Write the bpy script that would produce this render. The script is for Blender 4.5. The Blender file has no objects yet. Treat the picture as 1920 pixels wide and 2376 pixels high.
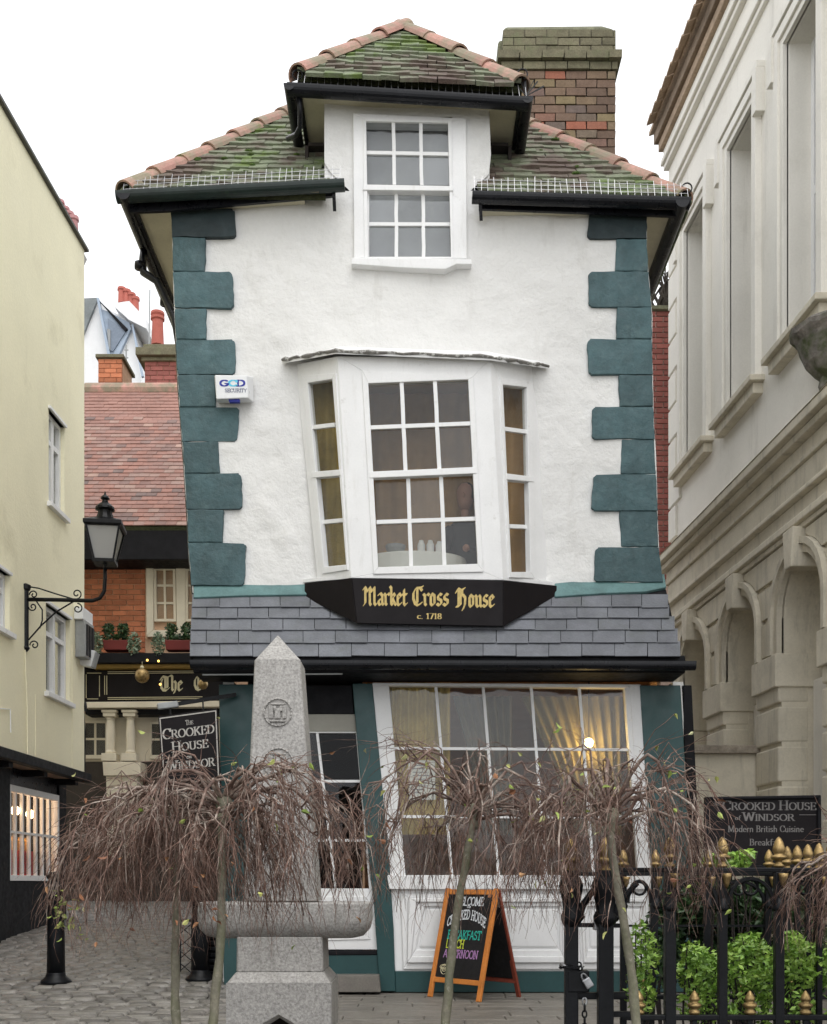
import bpy, bmesh, math, random
from mathutils import Vector, Matrix, noise
random.seed(11)
V = Vector
SC = bpy.context.scene
COL = SC.collection
# ------------------------------------------------------------------ camera
FPX, CX, HY, EYE = 2520.0, 960.0, 2050.0, 1.0      # focal length in photo pixels, horizon row, eye height
cam = bpy.data.cameras.new('camera')
cam.sensor_fit = 'HORIZONTAL'
cam.sensor_width = 36.0
cam.lens = 36.0 * FPX / 1920.0
cam.shift_y = (HY - 1188.0) / 1920.0               # level view camera with a risen lens: verticals stay vertical
cam.clip_end = 500
cam.clip_start = 0.1
camo = bpy.data.objects.new('camera', cam)
COL.objects.link(camo)
camo.location = (0, 0, EYE)
camo.rotation_euler = (math.radians(90), 0, 0)
SC.camera = camo
# ------------------------------------------------------------------ overcast daylight
w = bpy.data.worlds.new('World'); SC.world = w; w.use_nodes = True
nt = w.node_tree; nt.nodes.clear()
sky = nt.nodes.new('ShaderNodeTexSky'); sky.sky_type = 'NISHITA'; sky.sun_disc = False
sky.sun_elevation = math.radians(58); sky.sun_rotation = math.radians(158)
sky.dust_density = 4.0; sky.air_density = 1.0; sky.ozone_density = 1.0
hs = nt.nodes.new('ShaderNodeHueSaturation'); hs.inputs['Saturation'].default_value = 0.12
mx = nt.nodes.new('ShaderNodeMix'); mx.data_type = 'RGBA'; mx.inputs[0].default_value = 0.6
mx.inputs[7].default_value = (11.2, 11.4, 11.7, 1)      # the even cloud layer
bg = nt.nodes.new('ShaderNodeBackground'); bg.inputs[1].default_value = 0.13
ou = nt.nodes.new('ShaderNodeOutputWorld')
nt.links.new(sky.outputs[0], hs.inputs['Color']); nt.links.new(hs.outputs[0], mx.inputs[6])
nt.links.new(mx.outputs[2], bg.inputs[0]); nt.links.new(bg.outputs[0], ou.inputs[0])
sl = bpy.data.lights.new('sun', 'SUN'); sl.energy = 0.40; sl.angle = math.radians(40); sl.color = (1, 0.97, 0.93)
so = bpy.data.objects.new('sun', sl); COL.objects.link(so)
so.rotation_euler = (math.radians(32), 0, math.radians(22))
SC.view_settings.view_transform = 'Standard'; SC.view_settings.look = 'None'
SC.view_settings.exposure = 0.48; SC.view_settings.gamma = 1.0
SC.view_settings.use_curve_mapping = False

# ------------------------------------------------------------------ geometry helpers
def W(px, py, Y):
    return V(((px - CX) * Y / FPX, Y, EYE + (HY - py) * Y / FPX))
def PXM(Y): return Y / FPX
class Plane:
    def __init__(s, p, n):
        s.p = V(p); s.n = V(n).normalized()
        if s.n.y > 0: s.n = -s.n
    def at(s, px, py, off=0.0):
        d = V(((px - CX) / FPX, 1, (HY - py) / FPX)); o = V((0, 0, EYE))
        t = (s.p + s.n * off - o).dot(s.n) / d.dot(s.n)
        return o + d * t
def plane3(a, b, c): return Plane(a, (b - a).cross(c - a))
def lerp(a, b, t): return a + (b - a) * t
def interp(tab, y):
    if y <= tab[0][0]: return tab[0][1]
    for (a, b), (c, d) in zip(tab, tab[1:]):
        if y <= c: return b + (d - b) * (y - a) / (c - a)
    return tab[-1][1]
def qlerp(q, u, v):
    a = (lerp(q[0][0], q[1][0], u), lerp(q[0][1], q[1][1], u))
    b = (lerp(q[3][0], q[2][0], u), lerp(q[3][1], q[2][1], u))
    return (lerp(a[0], b[0], v), lerp(a[1], b[1], v))
def rnd(a, b): return random.uniform(a, b)

class MB:
    def __init__(s): s.v = []; s.f = []
    def add(s, vs, fs):
        b = len(s.v); s.v += [V(p) for p in vs]; s.f += [tuple(i + b for i in f) for f in fs]; return s
    def prism(s, fr, bk):
        n = len(fr)
        return s.add(list(fr) + list(bk), [tuple(range(n)), tuple(range(2 * n - 1, n - 1, -1))] +
                     [(i, n + i, n + (i + 1) % n, (i + 1) % n) for i in range(n)])
    def ext(s, pts, vec):
        vec = V(vec); return s.prism([V(p) for p in pts], [V(p) + vec for p in pts])
    def box(s, x0, x1, y0, y1, z0, z1):
        return s.prism([V((x0, y0, z0)), V((x1, y0, z0)), V((x1, y0, z1)), V((x0, y0, z1))],
                       [V((x0, y1, z0)), V((x1, y1, z0)), V((x1, y1, z1)), V((x0, y1, z1))])
    def obox(s, c, ux, uy, uz):
        c = V(c); ux = V(ux); uy = V(uy); uz = V(uz)
        return s.prism([c - ux - uy - uz, c + ux - uy - uz, c + ux - uy + uz, c - ux - uy + uz],
                       [c - ux + uy - uz, c + ux + uy - uz, c + ux + uy + uz, c - ux + uy + uz])
    def quad(s, a, b, c, d): return s.add([a, b, c, d], [(0, 1, 2, 3)])
    def px(s, pl, poly, f, b):
        fr = [pl.at(x, y, f) for x, y in poly]
        return s.prism(fr, [p - pl.n * (f - b) for p in fr])
    def bar(s, a, b, wd, th, up=(0, 0, 1)):
        a = V(a); b = V(b); d = (b - a).normalized(); u = V(up)
        sd = d.cross(u)
        if sd.length < 1e-4: sd = d.cross(V((0, 1, 0)))
        sd.normalize(); u2 = sd.cross(d).normalized()
        sd *= wd / 2; u2 *= th / 2
        return s.prism([a - sd - u2, a + sd - u2, a + sd + u2, a - sd + u2], [b - sd - u2, b + sd - u2, b + sd + u2, b - sd + u2])
    def tube(s, path, r, n=6, cap=True):
        path = [V(p) for p in path]; m = len(path)
        rs = r if isinstance(r, (list, tuple)) else [r] * m
        base = len(s.v); prev = None
        for i, p in enumerate(path):
            d = (path[min(i + 1, m - 1)] - path[max(i - 1, 0)])
            if d.length < 1e-9: d = V((0, 0, 1))
            d.normalize()
            a = (prev - d * prev.dot(d)) if prev is not None else V((0, 0, 1)).cross(d)
            if a.length < 1e-4: a = V((1, 0, 0)).cross(d)
            if a.length < 1e-4: a = V((0, 1, 0)).cross(d)
            a.normalize(); prev = a; b = d.cross(a)
            for k in range(n):
                t = 2 * math.pi * k / n
                s.v.append(p + a * (math.cos(t) * rs[i]) + b * (math.sin(t) * rs[i]))
        for i in range(m - 1):
            for k in range(n):
                k2 = (k + 1) % n
                s.f.append((base + i * n + k, base + i * n + k2, base + (i + 1) * n + k2, base + (i + 1) * n + k))
        if cap and n > 2:
            s.f.append(tuple(base + k for k in range(n - 1, -1, -1)))
            s.f.append(tuple(base + (m - 1) * n + k for k in range(n)))
        return s
    def lathe(s, prof, c, n=16, rot=0.0, sq=1.0):
        c = V(c); base = len(s.v); m = len(prof)
        for r, z in prof:
            for k in range(n):
                t = 2 * math.pi * k / n + rot
                s.v.append(c + V((r * math.cos(t), r * math.sin(t) * sq, z)))
        for i in range(m - 1):
            for k in range(n):
                k2 = (k + 1) % n
                s.f.append((base + i * n + k, base + i * n + k2, base + (i + 1) * n + k2, base + (i + 1) * n + k))
        s.f.append(tuple(base + k for k in range(n - 1, -1, -1)))
        s.f.append(tuple(base + (m - 1) * n + k for k in range(n)))
        return s
    def ball(s, c, r, n=12):
        pr = [(max(r * math.sin(math.pi * i / n), 1e-4), -r * math.cos(math.pi * i / n)) for i in range(n + 1)]
        return s.lathe(pr, c, n)

ORG = {}
def org(o): return ORG.get(o.name, V((0, 0, 0))) if o else V((0, 0, 0))
def meshdata(name, mb, mat, smooth=False, fix=True, origin=None):
    me = bpy.data.meshes.new(name)
    o = origin or V((0, 0, 0))
    me.from_pydata([tuple(p - o) for p in mb.v], [], mb.f)
    if fix:
        bm = bmesh.new(); bm.from_mesh(me); bmesh.ops.recalc_face_normals(bm, faces=bm.faces); bm.to_mesh(me); bm.free()
    if mat: me.materials.append(mat)
    if smooth:
        for p in me.polygons: p.use_smooth = True
    return me
def obj(name, mb, mat, parent=None, smooth=False, bevel=0, at=None, fix=True, seg=2):
    o0 = org(parent) if parent else (V(at) if at is not None else V((0, 0, 0)))
    me = meshdata(name, mb, mat, smooth, fix, o0)
    o = bpy.data.objects.new(name, me); COL.objects.link(o)
    if parent: o.parent = parent
    else: o.location = o0
    ORG[o.name] = o0
    if bevel:
        b = o.modifiers.new('bevel', 'BEVEL'); b.width = bevel; b.segments = seg; b.limit_method = 'ANGLE'; b.angle_limit = math.radians(35)
    return o
def piece(name, me, parent, M):
    o = bpy.data.objects.new(name, me); COL.objects.link(o); o.parent = parent
    o.matrix_local = Matrix.Translation(-org(parent)) @ M
    ORG[o.name] = org(parent)
    return o
def tag(o, label=None, cat=None, group=None, kind=None):
    if label: o['label'] = label
    if cat: o['category'] = cat
    if group: o['group'] = group
    if kind: o['kind'] = kind
    return o
def thing(name, loc, label, cat, group=None):
    o = bpy.data.objects.new(name, None); COL.objects.link(o); o.location = loc; o.empty_display_size = 0.1
    ORG[o.name] = V(loc)
    return tag(o, label, cat, group)
def mtx(c, ex, ey, ez):
    M = Matrix.Identity(4)
    for i, e in enumerate((ex, ey, ez)):
        for j in range(3): M[j][i] = e[j]
    for j in range(3): M[j][3] = c[j]
    return M
def copy_tree(o, loc, parent=None):
    c = o.copy(); COL.objects.link(c)
    if parent: c.parent = parent
    else: c.location = loc
    ORG[c.name] = V(loc)
    for ch in list(o.children): copy_tree(ch, loc, c)
    return c

# ------------------------------------------------------------------ materials
def mk(name, col, rough=0.7, var=0.12, vs=2.0, fine=0.06, fs=40.0, bump=0.0, bs=60.0, bd=0.01, rand=0.0, metal=0.0, spec=0.4,
       ramp=None, rampn=None, rs=1.5, dirt=None, dirt2=None, hue=0.0, coat=0.0, bump2=None, sub=None):
    m = bpy.data.materials.new(name); m.use_nodes = True
    t = m.node_tree; N = t.nodes; L = t.links; N.clear()
    out = N.new('ShaderNodeOutputMaterial'); p = N.new('ShaderNodeBsdfPrincipled'); L.new(p.outputs[0], out.inputs[0])
    geo = N.new('ShaderNodeNewGeometry'); oi = N.new('ShaderNodeObjectInfo')
    def nz(scale, detail=4, rough_=0.6, vec=None):
        n = N.new('ShaderNodeTexNoise'); n.inputs['Scale'].default_value = scale; n.inputs['Detail'].default_value = detail
        n.inputs['Roughness'].default_value = rough_
        L.new(vec if vec else geo.outputs['Position'], n.inputs['Vector']); return n.outputs[0]
    def mr(x, a, b, c, d):
        n = N.new('ShaderNodeMapRange'); L.new(x, n.inputs[0])
        for i, q in enumerate((a, b, c, d)): n.inputs[1 + i].default_value = q
        return n.outputs[0]
    def mul(a, b):
        n = N.new('ShaderNodeMath'); n.operation = 'MULTIPLY'; L.new(a, n.inputs[0]); L.new(b, n.inputs[1]); return n.outputs[0]
    def crmp(x, stops):
        r = N.new('ShaderNodeValToRGB'); L.new(x, r.inputs[0]); e = r.color_ramp.elements
        while len(e) < len(stops): e.new(0.5)
        for i, (q, c) in enumerate(stops): e[i].position = q; e[i].color = (*c, 1)
        return r.outputs[0]
    if ramp: c0 = crmp(oi.outputs['Random'], ramp)
    elif rampn:
        x = nz(rs, 5, 0.65)
        if rand:
            a = N.new('ShaderNodeMath'); a.operation = 'MULTIPLY_ADD'; L.new(oi.outputs['Random'], a.inputs[0]); a.inputs[1].default_value = rand
            b = N.new('ShaderNodeMath'); b.operation = 'SUBTRACT'; L.new(x, b.inputs[0]); b.inputs[1].default_value = rand / 2
            L.new(b.outputs[0], a.inputs[2]); x = a.outputs[0]
        c0 = crmp(x, rampn)
    else:
        c = N.new('ShaderNodeRGB'); c.outputs[0].default_value = (*col, 1); c0 = c.outputs[0]
    val = mul(mr(nz(vs), 0.3, 0.7, 1 - var, 1 + var), mr(nz(fs, 3), 0.3, 0.7, 1 - fine, 1 + fine))
    if rand and not rampn: val = mul(val, mr(oi.outputs['Random'], 0, 1, 1 - rand, 1 + rand))
    h = N.new('ShaderNodeHueSaturation'); L.new(c0, h.inputs['Color']); L.new(val, h.inputs['Value'])
    if hue:
        L.new(mr(nz(vs * 1.7), 0.3, 0.7, 0.5 - hue, 0.5 + hue), h.inputs['Hue'])
    c1 = h.outputs[0]
    for d in (dirt, dirt2):
        if d:
            dc, lo, hi, sc_, amt = d
            if isinstance(sc_, tuple):
                vm = N.new('ShaderNodeVectorMath'); vm.operation = 'MULTIPLY'; L.new(geo.outputs['Position'], vm.inputs[0]); vm.inputs[1].default_value = (1, 1, sc_[1])
                x = nz(sc_[0], 6, 0.7, vm.outputs[0])
            else: x = nz(sc_, 6, 0.7)
            f = mr(x, lo, hi, 0, amt)
            mm = N.new('ShaderNodeMix'); mm.data_type = 'RGBA'; L.new(f, mm.inputs[0]); L.new(c1, mm.inputs[6]); mm.inputs[7].default_value = (*dc, 1)
            c1 = mm.outputs[2]
    L.new(c1, p.inputs['Base Color'])
    p.inputs['Metallic'].default_value = metal
    p.inputs['Specular IOR Level'].default_value = spec
    L.new(mr(nz(vs * 3), 0.3, 0.7, max(rough - 0.1, 0.03), min(rough + 0.1, 1)), p.inputs['Roughness'])
    if coat: p.inputs['Coat Weight'].default_value = coat; p.inputs['Coat Roughness'].default_value = 0.15
    if bump:
        b = N.new('ShaderNodeBump'); b.inputs['Strength'].default_value = bump; b.inputs['Distance'].default_value = bd
        L.new(nz(bs, 5, 0.65), b.inputs['Height']); last = b
        if bump2:
            b2 = N.new('ShaderNodeBump'); b2.inputs['Strength'].default_value = bump2[0]; b2.inputs['Distance'].default_value = bump2[2]
            L.new(nz(bump2[1], 3, 0.5), b2.inputs['Height']); L.new(b.outputs[0], b2.inputs['Normal']); last = b2
        L.new(last.outputs[0], p.inputs['Normal'])
    return m
def glassmat(name, tint=(0.8, 0.82, 0.82), refl=0.10, haze=0.0):
    m = bpy.data.materials.new(name); m.use_nodes = True; t = m.node_tree; N = t.nodes; L = t.links; N.clear()
    out = N.new('ShaderNodeOutputMaterial'); a = N.new('ShaderNodeBsdfTransparent'); a.inputs[0].default_value = (*tint, 1)
    g = N.new('ShaderNodeBsdfGlossy'); g.inputs['Roughness'].default_value = 0.03; g.inputs[0].default_value = (0.97, 0.98, 1, 1)
    lw = N.new('ShaderNodeLayerWeight'); pw = N.new('ShaderNodeMath'); pw.operation = 'POWER'; pw.inputs[1].default_value = 5; L.new(lw.outputs['Facing'], pw.inputs[0])
    ad = N.new('ShaderNodeMath'); ad.operation = 'MULTIPLY_ADD'; ad.inputs[1].default_value = 0.6; oi = N.new('ShaderNodeObjectInfo'); rr = N.new('ShaderNodeMapRange'); rr.inputs[3].default_value = refl * .5; rr.inputs[4].default_value = refl * 1.8; L.new(oi.outputs['Random'], rr.inputs[0]); L.new(rr.outputs[0], ad.inputs[2]); L.new(pw.outputs[0], ad.inputs[0])
    mx_ = N.new('ShaderNodeMixShader'); L.new(ad.outputs[0], mx_.inputs[0]); L.new(a.outputs[0], mx_.inputs[1]); L.new(g.outputs[0], mx_.inputs[2])
    last = mx_
    if haze:  # grey diffuse share: painted reflection haze on panes, frosting on the lantern
        d = N.new('ShaderNodeBsdfDiffuse'); d.inputs[0].default_value = (0.5, 0.5, 0.5, 1)
        m2 = N.new('ShaderNodeMixShader'); m2.inputs[0].default_value = haze; L.new(mx_.outputs[0], m2.inputs[1]); L.new(d.outputs[0], m2.inputs[2]); last = m2
    geo = N.new('ShaderNodeNewGeometry'); nz = N.new('ShaderNodeTexNoise'); nz.inputs['Scale'].default_value = 2.5
    L.new(geo.outputs['Position'], nz.inputs['Vector'])
    b = N.new('ShaderNodeBump'); b.inputs['Strength'].default_value = 0.4; b.inputs['Distance'].default_value = 0.03
    L.new(nz.outputs[0], b.inputs['Height']); L.new(b.outputs[0], g.inputs['Normal'])
    L.new(last.outputs[0], out.inputs[0]); return m
def emitmat(name, col, s):
    m = bpy.data.materials.new(name); m.use_nodes = True; t = m.node_tree; t.nodes.clear()
    e = t.nodes.new('ShaderNodeEmission'); e.inputs[0].default_value = (*col, 1); e.inputs[1].default_value = s
    o = t.nodes.new('ShaderNodeOutputMaterial'); t.links.new(e.outputs[0], o.inputs[0]); return m

M = {}
M['plaster'] = mk('white_limewash', (0.735, 0.73, 0.715), 0.75, 0.04, 1.2, 0.02, 30, 0.5, 7, 0.04, dirt=((0.42, 0.40, 0.36), 0.56, 0.82, (4.5, .25), 0.4), dirt2=((.5, .48, .44), .58, .8, 2.3, .35), bump2=(0.25, 60, 0.004))
M['white'] = mk('white_gloss_paint', (0.80, 0.80, 0.80), 0.45, 0.04, 3, 0.02, 60, 0.15, 40, 0.004, dirt=((0.36, 0.34, 0.30), 0.62, 0.80, 9, 0.5), dirt2=((.5, .48, .44), .55, .8, (14, .2), .35))
M['teal'] = mk('teal_masonry_paint', (0.056, 0.106, 0.117), 0.62, 0.24, 3.5, 0.10, 25, 0.7, 9, 0.022, rand=0.15, bump2=(0.4, 60, 0.004), dirt=((0.12, 0.19, 0.195), 0.54, 0.78, 6, 0.6), dirt2=((.022, .045, .045), .56, .78, (7, .3), .6))
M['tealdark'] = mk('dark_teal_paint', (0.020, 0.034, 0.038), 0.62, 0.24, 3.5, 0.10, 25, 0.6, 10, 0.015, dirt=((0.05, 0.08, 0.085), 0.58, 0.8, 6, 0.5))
M['tealwood'] = mk('teal_gloss_paint', (0.022, 0.066, 0.068), 0.4, 0.12, 3, 0.05, 40, 0.15, 30, 0.004)
M['lead'] = mk('teal_painted_flashing', (0.105, 0.20, 0.20), 0.6, 0.18, 6, 0.08, 50, 0.3, 25, 0.01, dirt=((0.4, 0.42, 0.4), 0.64, 0.8, 14, 0.5))
M['black'] = mk('black_gloss_paint', (0.008, 0.0085, 0.011), 0.32, 0.3, 5, 0.1, 60, 0.2, 50, 0.004, spec=0.28)
M['iron'] = mk('black_painted_iron', (0.007, 0.0075, 0.009), 0.42, 0.3, 8, 0.15, 80, 0.3, 70, 0.003, spec=0.22)
M['blackwood'] = mk('black_stained_wood', (0.009, 0.009, 0.011), 0.6, 0.3, 5, 0.1, 60, 0.3, 50, 0.006, spec=0.15)
M['signblack'] = mk('sign_black', (0.010, 0.008, 0.009), 0.5, 0.2, 3, 0.1, 90, 0.1, 40, 0.002, spec=0.14)
M['greengutter'] = mk('green_black_gutter_paint', (0.013, 0.023, 0.020), 0.45, 0.3, 6, 0.1, 60, 0.3, 40, 0.004, dirt=((0.05, 0.09, 0.04), 0.58, 0.75, 5, 0.6))
M['gold'] = mk('gold_leaf', (0.36, 0.25, 0.11), 0.42, 0.2, 20, 0.15, 90, 0.4, 60, 0.003, metal=0.8, dirt=((0.05, 0.032, 0.018), 0.5, 0.72, 22, 0.8))
M['goldprint'] = mk('gold_lettering', (0.56, 0.42, 0.15), 0.5, 0.2, 30, 0.1, 120)
M['creamprint'] = mk('cream_lettering', (0.60, 0.55, 0.36), 0.55, 0.08, 30, 0.05, 120)
M['greyprint'] = mk('silver_lettering', (0.42, 0.40, 0.37), 0.55, 0.15, 30, 0.05, 120)
M['dimprint'] = mk('dull_lettering', (0.17, 0.16, 0.155), 0.6, 0.15, 30, 0.05, 120)
M['slate'] = mk('grey_slate', (0.138, 0.145, 0.163), 0.55, 0.18, 5, 0.10, 60, 0.35, 40, 0.008, rand=0.10, hue=0.01, dirt=((0.62, 0.62, 0.6), 0.745, 0.77, 16, 0.9), dirt2=((0.09, 0.10, 0.085), 0.52, 0.75, 4, 0.55))
MOSS = [(0.0, (0.06, 0.042, 0.036)), (0.30, (0.11, 0.076, 0.064)), (0.40, (0.14, 0.115, 0.09)), (0.46, (0.17, 0.18, 0.125)), (0.54, (0.19, 0.22, 0.14)), (0.61, (0.115, 0.165, 0.045)), (0.75, (0.18, 0.22, 0.055))]
M['rooftile'] = mk('mossy_clay_tile', (0.2, 0.15, 0.1), 0.85, 0.2, 8, 0.15, 60, 0.6, 45, 0.012, rand=0.10, rampn=MOSS, rs=1.15)
M['roofbase'] = mk('mossy_roof_bed', (0.045, 0.05, 0.022), 0.95, 0.3, 6, 0.2, 40, 0.8, 30, 0.03)
M['moss'] = mk('moss', (0.075, 0.12, 0.025), 0.95, 0.35, 12, 0.3, 80, 0.9, 60, 0.02, hue=0.03)
M['ridgetile'] = mk('clay_ridge_tile', (0.46, 0.25, 0.205), 0.8, 0.15, 6, 0.1, 60, 0.4, 50, 0.008, rand=0.2, dirt=((0.25, 0.23, 0.16), 0.40, 0.60, 3.5, 0.9), dirt2=((0.15, 0.18, 0.07), 0.56, 0.70, 6, 0.8))
M['mortar'] = mk('mossy_mortar', (0.17, 0.17, 0.11), 0.95, 0.3, 8, 0.2, 50, 0.6, 40, 0.01)
BR = [(0.0, (0.14, 0.095, 0.07)), (0.4, (0.19, 0.125, 0.09)), (0.62, (0.23, 0.18, 0.10)), (0.78, (0.16, 0.12, 0.105)), (0.92, (0.25, 0.125, 0.085)), (1.0, (0.40, 0.13, 0.08))]
M['chimbrick'] = mk('weathered_stock_brick', (0.2, 0.1, 0.07), 0.9, 0.15, 8, 0.15, 60, 0.5, 60, 0.008, ramp=BR)
M['chimtop'] = mk('lichened_brick', (0.17, 0.155, 0.10), 0.95, 0.2, 9, 0.2, 60, 0.6, 50, 0.01, rand=0.2, dirt=((0.17, 0.19, 0.10), 0.5, 0.7, 6, 0.6))
M['chimmortar'] = mk('old_mortar', (0.15, 0.13, 0.105), 0.95, 0.2, 10, 0.15, 60, 0.4, 50, 0.006)
M['redbrick'] = mk('red_brick', (0.46, 0.165, 0.082), 0.85, 0.12, 8, 0.1, 60, 0.4, 60, 0.006, rand=0.25)
M['darkredbrick'] = mk('dark_red_brick', (0.29, 0.10, 0.082), 0.85, 0.12, 8, 0.1, 60, 0.4, 60, 0.006, rand=0.2)
M['pinkmortar'] = mk('pink_mortar', (0.55, 0.42, 0.36), 0.95, 0.1, 8, 0.08, 60, 0.2, 60, 0.004)
M['orangemortar'] = mk('orange_mortar', (0.58, 0.38, 0.25), 0.95, 0.1, 8, 0.08, 60, 0.2, 60, 0.004)
M['pubtile'] = mk('red_plain_tile', (0.4, 0.18, 0.16), 0.7, 0.15, 3, 0.1, 60, 0.3, 50, 0.005,
                  ramp=[(0, (0.15, 0.11, 0.10)), (0.2, (0.25, 0.135, 0.11)), (0.5, (0.31, 0.155, 0.12)), (0.8, (0.27, 0.165, 0.14)), (1, (0.36, 0.235, 0.19))], dirt=((0.26, 0.19, 0.17), 0.52, 0.7, 1.6, 0.5))
M['yellow'] = mk('pale_yellow_render', (0.90, 0.845, 0.625), 0.85, 0.05, 0.7, 0.03, 40, 0.4, 22, 0.010, dirt=((0.50, 0.45, 0.30), 0.58, 0.82, (3.5, .12), 0.22), dirt2=((0.55, 0.50, 0.33), 0.56, 0.75, 0.9, 0.5))
M['stone'] = mk('painted_stucco', (0.83, 0.80, 0.73), 0.8, 0.06, 0.8, 0.03, 40, 0.2, 30, 0.005, dirt=((0.34, 0.32, 0.27), 0.56, 0.82, (5, .10), 0.5), dirt2=((0.55, .52, .45), .55, .8, 1.2, .4))
M['stonedk'] = mk('weathered_stucco', (0.68, 0.625, 0.505), 0.85, 0.1, 1.5, 0.05, 40, 0.3, 30, 0.006, rand=.06, dirt=((0.20, 0.185, 0.15), 0.54, 0.78, (6, .14), 0.6), dirt2=((0.36, 0.33, 0.26), 0.5, 0.75, 2.2, 0.5))
M['oldwood'] = mk('weathered_brown_wood', (0.40, 0.30, 0.215), 0.85, 0.2, 5, 0.15, 30, 0.4, 30, 0.008)
M['cream'] = mk('cream_paint', (0.74, 0.67, 0.53), 0.55, 0.06, 3, 0.03, 40, 0.1, 30, 0.003)
M['soffit'] = mk('cream_soffit', (0.56, 0.52, 0.40), 0.8, 0.1, 3, 0.04, 40, 0.2, 20, 0.004)
M['granite'] = mk('grey_granite', (0.365, 0.35, 0.33), 0.72, 0.10, 2.5, 0.34, 75, 0.6, 45, 0.008, dirt=((0.50, 0.48, 0.46), 0.56, 0.66, 60, 0.75), dirt2=((0.15, 0.14, 0.115), 0.50, 0.76, (5, .22), 0.6), bump2=(0.4, 130, 0.004))
M['cobble'] = mk('granite_sett', (0.195, 0.182, 0.165), 0.5, 0.12, 5, 0.15, 70, 0.4, 50, 0.006, rand=0.36, hue=0.02, spec=0.5)
M['paver'] = mk('paving_stone', (0.175, 0.160, 0.140), 0.55, 0.18, 4, 0.12, 60, 0.4, 40, 0.006, rand=0.12, hue=0.015)
M['ground'] = mk('dark_gritty_joint', (0.055, 0.052, 0.044), 0.9, 0.2, 3, 0.2, 60, 0.4, 50, 0.01)
M['joint'] = mk('sandy_joint', (0.12, 0.11, 0.095), 0.9, 0.2, 3, 0.2, 60, 0.4, 50, 0.006)
M['interior'] = mk('room_brown_reflection', (0.60, 0.385, 0.245), 0.9, 0.15, 1.5, 0.05, 30)  # lining kept bright brown to stand in for brick reflected in the bay glass
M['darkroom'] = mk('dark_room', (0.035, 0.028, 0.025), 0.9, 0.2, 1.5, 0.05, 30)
M['paleroom'] = mk('grey_net_curtain', (0.47, 0.475, 0.48), 0.9, 0.15, 2.5, 0.05, 30)
M['curtain'] = mk('mustard_curtain', (0.52, 0.40, 0.13), 0.8, 0.25, 3, 0.1, 60, 0.2, 40, 0.005)
M['baycurtain'] = mk('old_gold_curtain', (0.46, 0.345, 0.12), 0.8, 0.3, 3, 0.1, 60, 0.2, 40, 0.005)
M['drape'] = mk('ochre_drape', (0.24, 0.195, 0.09), 0.8, 0.25, 3, 0.1, 60, 0.2, 40, 0.005)
M['brownreflect'] = mk('brown_reflection_cloth', (.46, .29, .14), .9, .2, 3, .05, 40)  # brown cloth colour standing in for the street's reflection in the bay panes
M['net'] = mk('grey_sheer_drape', (0.14, 0.13, 0.10), 0.8, 0.25, 3, 0.1, 60)
M['glass'] = glassmat('window_glass', (0.90, 0.90, 0.88), 0.022, 0.03)
M['glasshi'] = glassmat('sky_reflecting_glass', (0.84, 0.85, 0.85), 0.045, 0.02)
M['doorglass'] = glassmat('dark_door_glass', (0.9, 0.9, 0.9), 0.014, 0.0)
M['lampglass'] = glassmat('frosted_lamp_glass', (0.85, 0.85, 0.82), 0.02, 0.7)
M['bark'] = mk('young_tree_bark', (0.19, 0.175, 0.13), 0.85, 0.25, 9, 0.2, 60, 0.5, 70, 0.004, dirt=((0.11, 0.13, 0.05), 0.48, 0.7, (9, .35), 0.7), dirt2=((.42, .40, .34), .60, .68, 30, .6))
M['twig'] = mk('purple_brown_twig', (0.15, 0.10, 0.095), 0.6, 0.45, 14, 0.3, 90, rampn=[(0.28, (0.040, 0.020, 0.016)), (0.44, (0.115, 0.058, 0.041)), (0.56, (0.18, 0.105, 0.078)), (0.69, (0.40, 0.32, 0.26))], rs=13, spec=0.5)
M['branch'] = mk('grey_brown_branch', (.2, .15, .14), .65, .3, 14, .3, 90, rampn=[(0.3, (0.055, 0.032, 0.026)), (0.48, (0.155, 0.095, 0.072)), (0.66, (0.42, 0.355, 0.30))], rs=9, spec=.5)
M['leaf'] = mk('yellow_green_leaf', (0.3, 0.36, 0.08), 0.5, 0.2, 20, 0.1, 90, ramp=[(0, (0.20, 0.28, 0.05)), (0.5, (0.33, 0.40, 0.10)), (0.8, (0.46, 0.46, 0.14)), (1, (0.50, 0.50, 0.28))])
M['deadleaf'] = mk('dry_brown_leaf', (0.30, 0.13, 0.06), 0.7, 0.3, 20, 0.2, 90, ramp=[(0, (0.16, 0.07, 0.045)), (0.6, (0.30, 0.13, 0.06)), (1, (0.46, 0.26, 0.13))])
M['hedge'] = mk('evergreen_leaf', (0.10, 0.22, 0.03), 0.35, 0.3, 9, 0.2, 60, rampn=[(0.25, (0.05, 0.11, 0.025)), (0.46, (0.19, 0.35, 0.05)), (0.62, (0.36, 0.53, 0.10)), (0.8, (0.46, 0.56, 0.16))], rs=12, spec=0.5)
M['darkhedge'] = mk('dark_evergreen_leaf', (0.025, 0.06, 0.02), 0.4, 0.3, 9, 0.2, 60, rampn=[(0.25, (0.012, 0.03, 0.012)), (0.5, (0.03, 0.07, 0.022)), (0.75, (0.07, 0.12, 0.04))], rs=9, spec=0.5)
M['variegated'] = mk('silver_ivy_leaf', (0.25, 0.3, 0.22), 0.6, 0.4, 12, 0.3, 60, rampn=[(0.3, (0.09, 0.15, 0.07)), (0.6, (0.26, 0.33, 0.24)), (0.8, (0.45, 0.5, 0.42))], rs=12)
M['orange'] = mk('orange_varnished_wood', (0.60, 0.21, 0.045), 0.45, 0.15, 6, 0.1, 50, 0.1, 40, 0.002)
M['redwood'] = mk('red_brown_wood', (0.22, 0.045, 0.025), 0.5, 0.15, 6, 0.1, 50)
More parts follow.
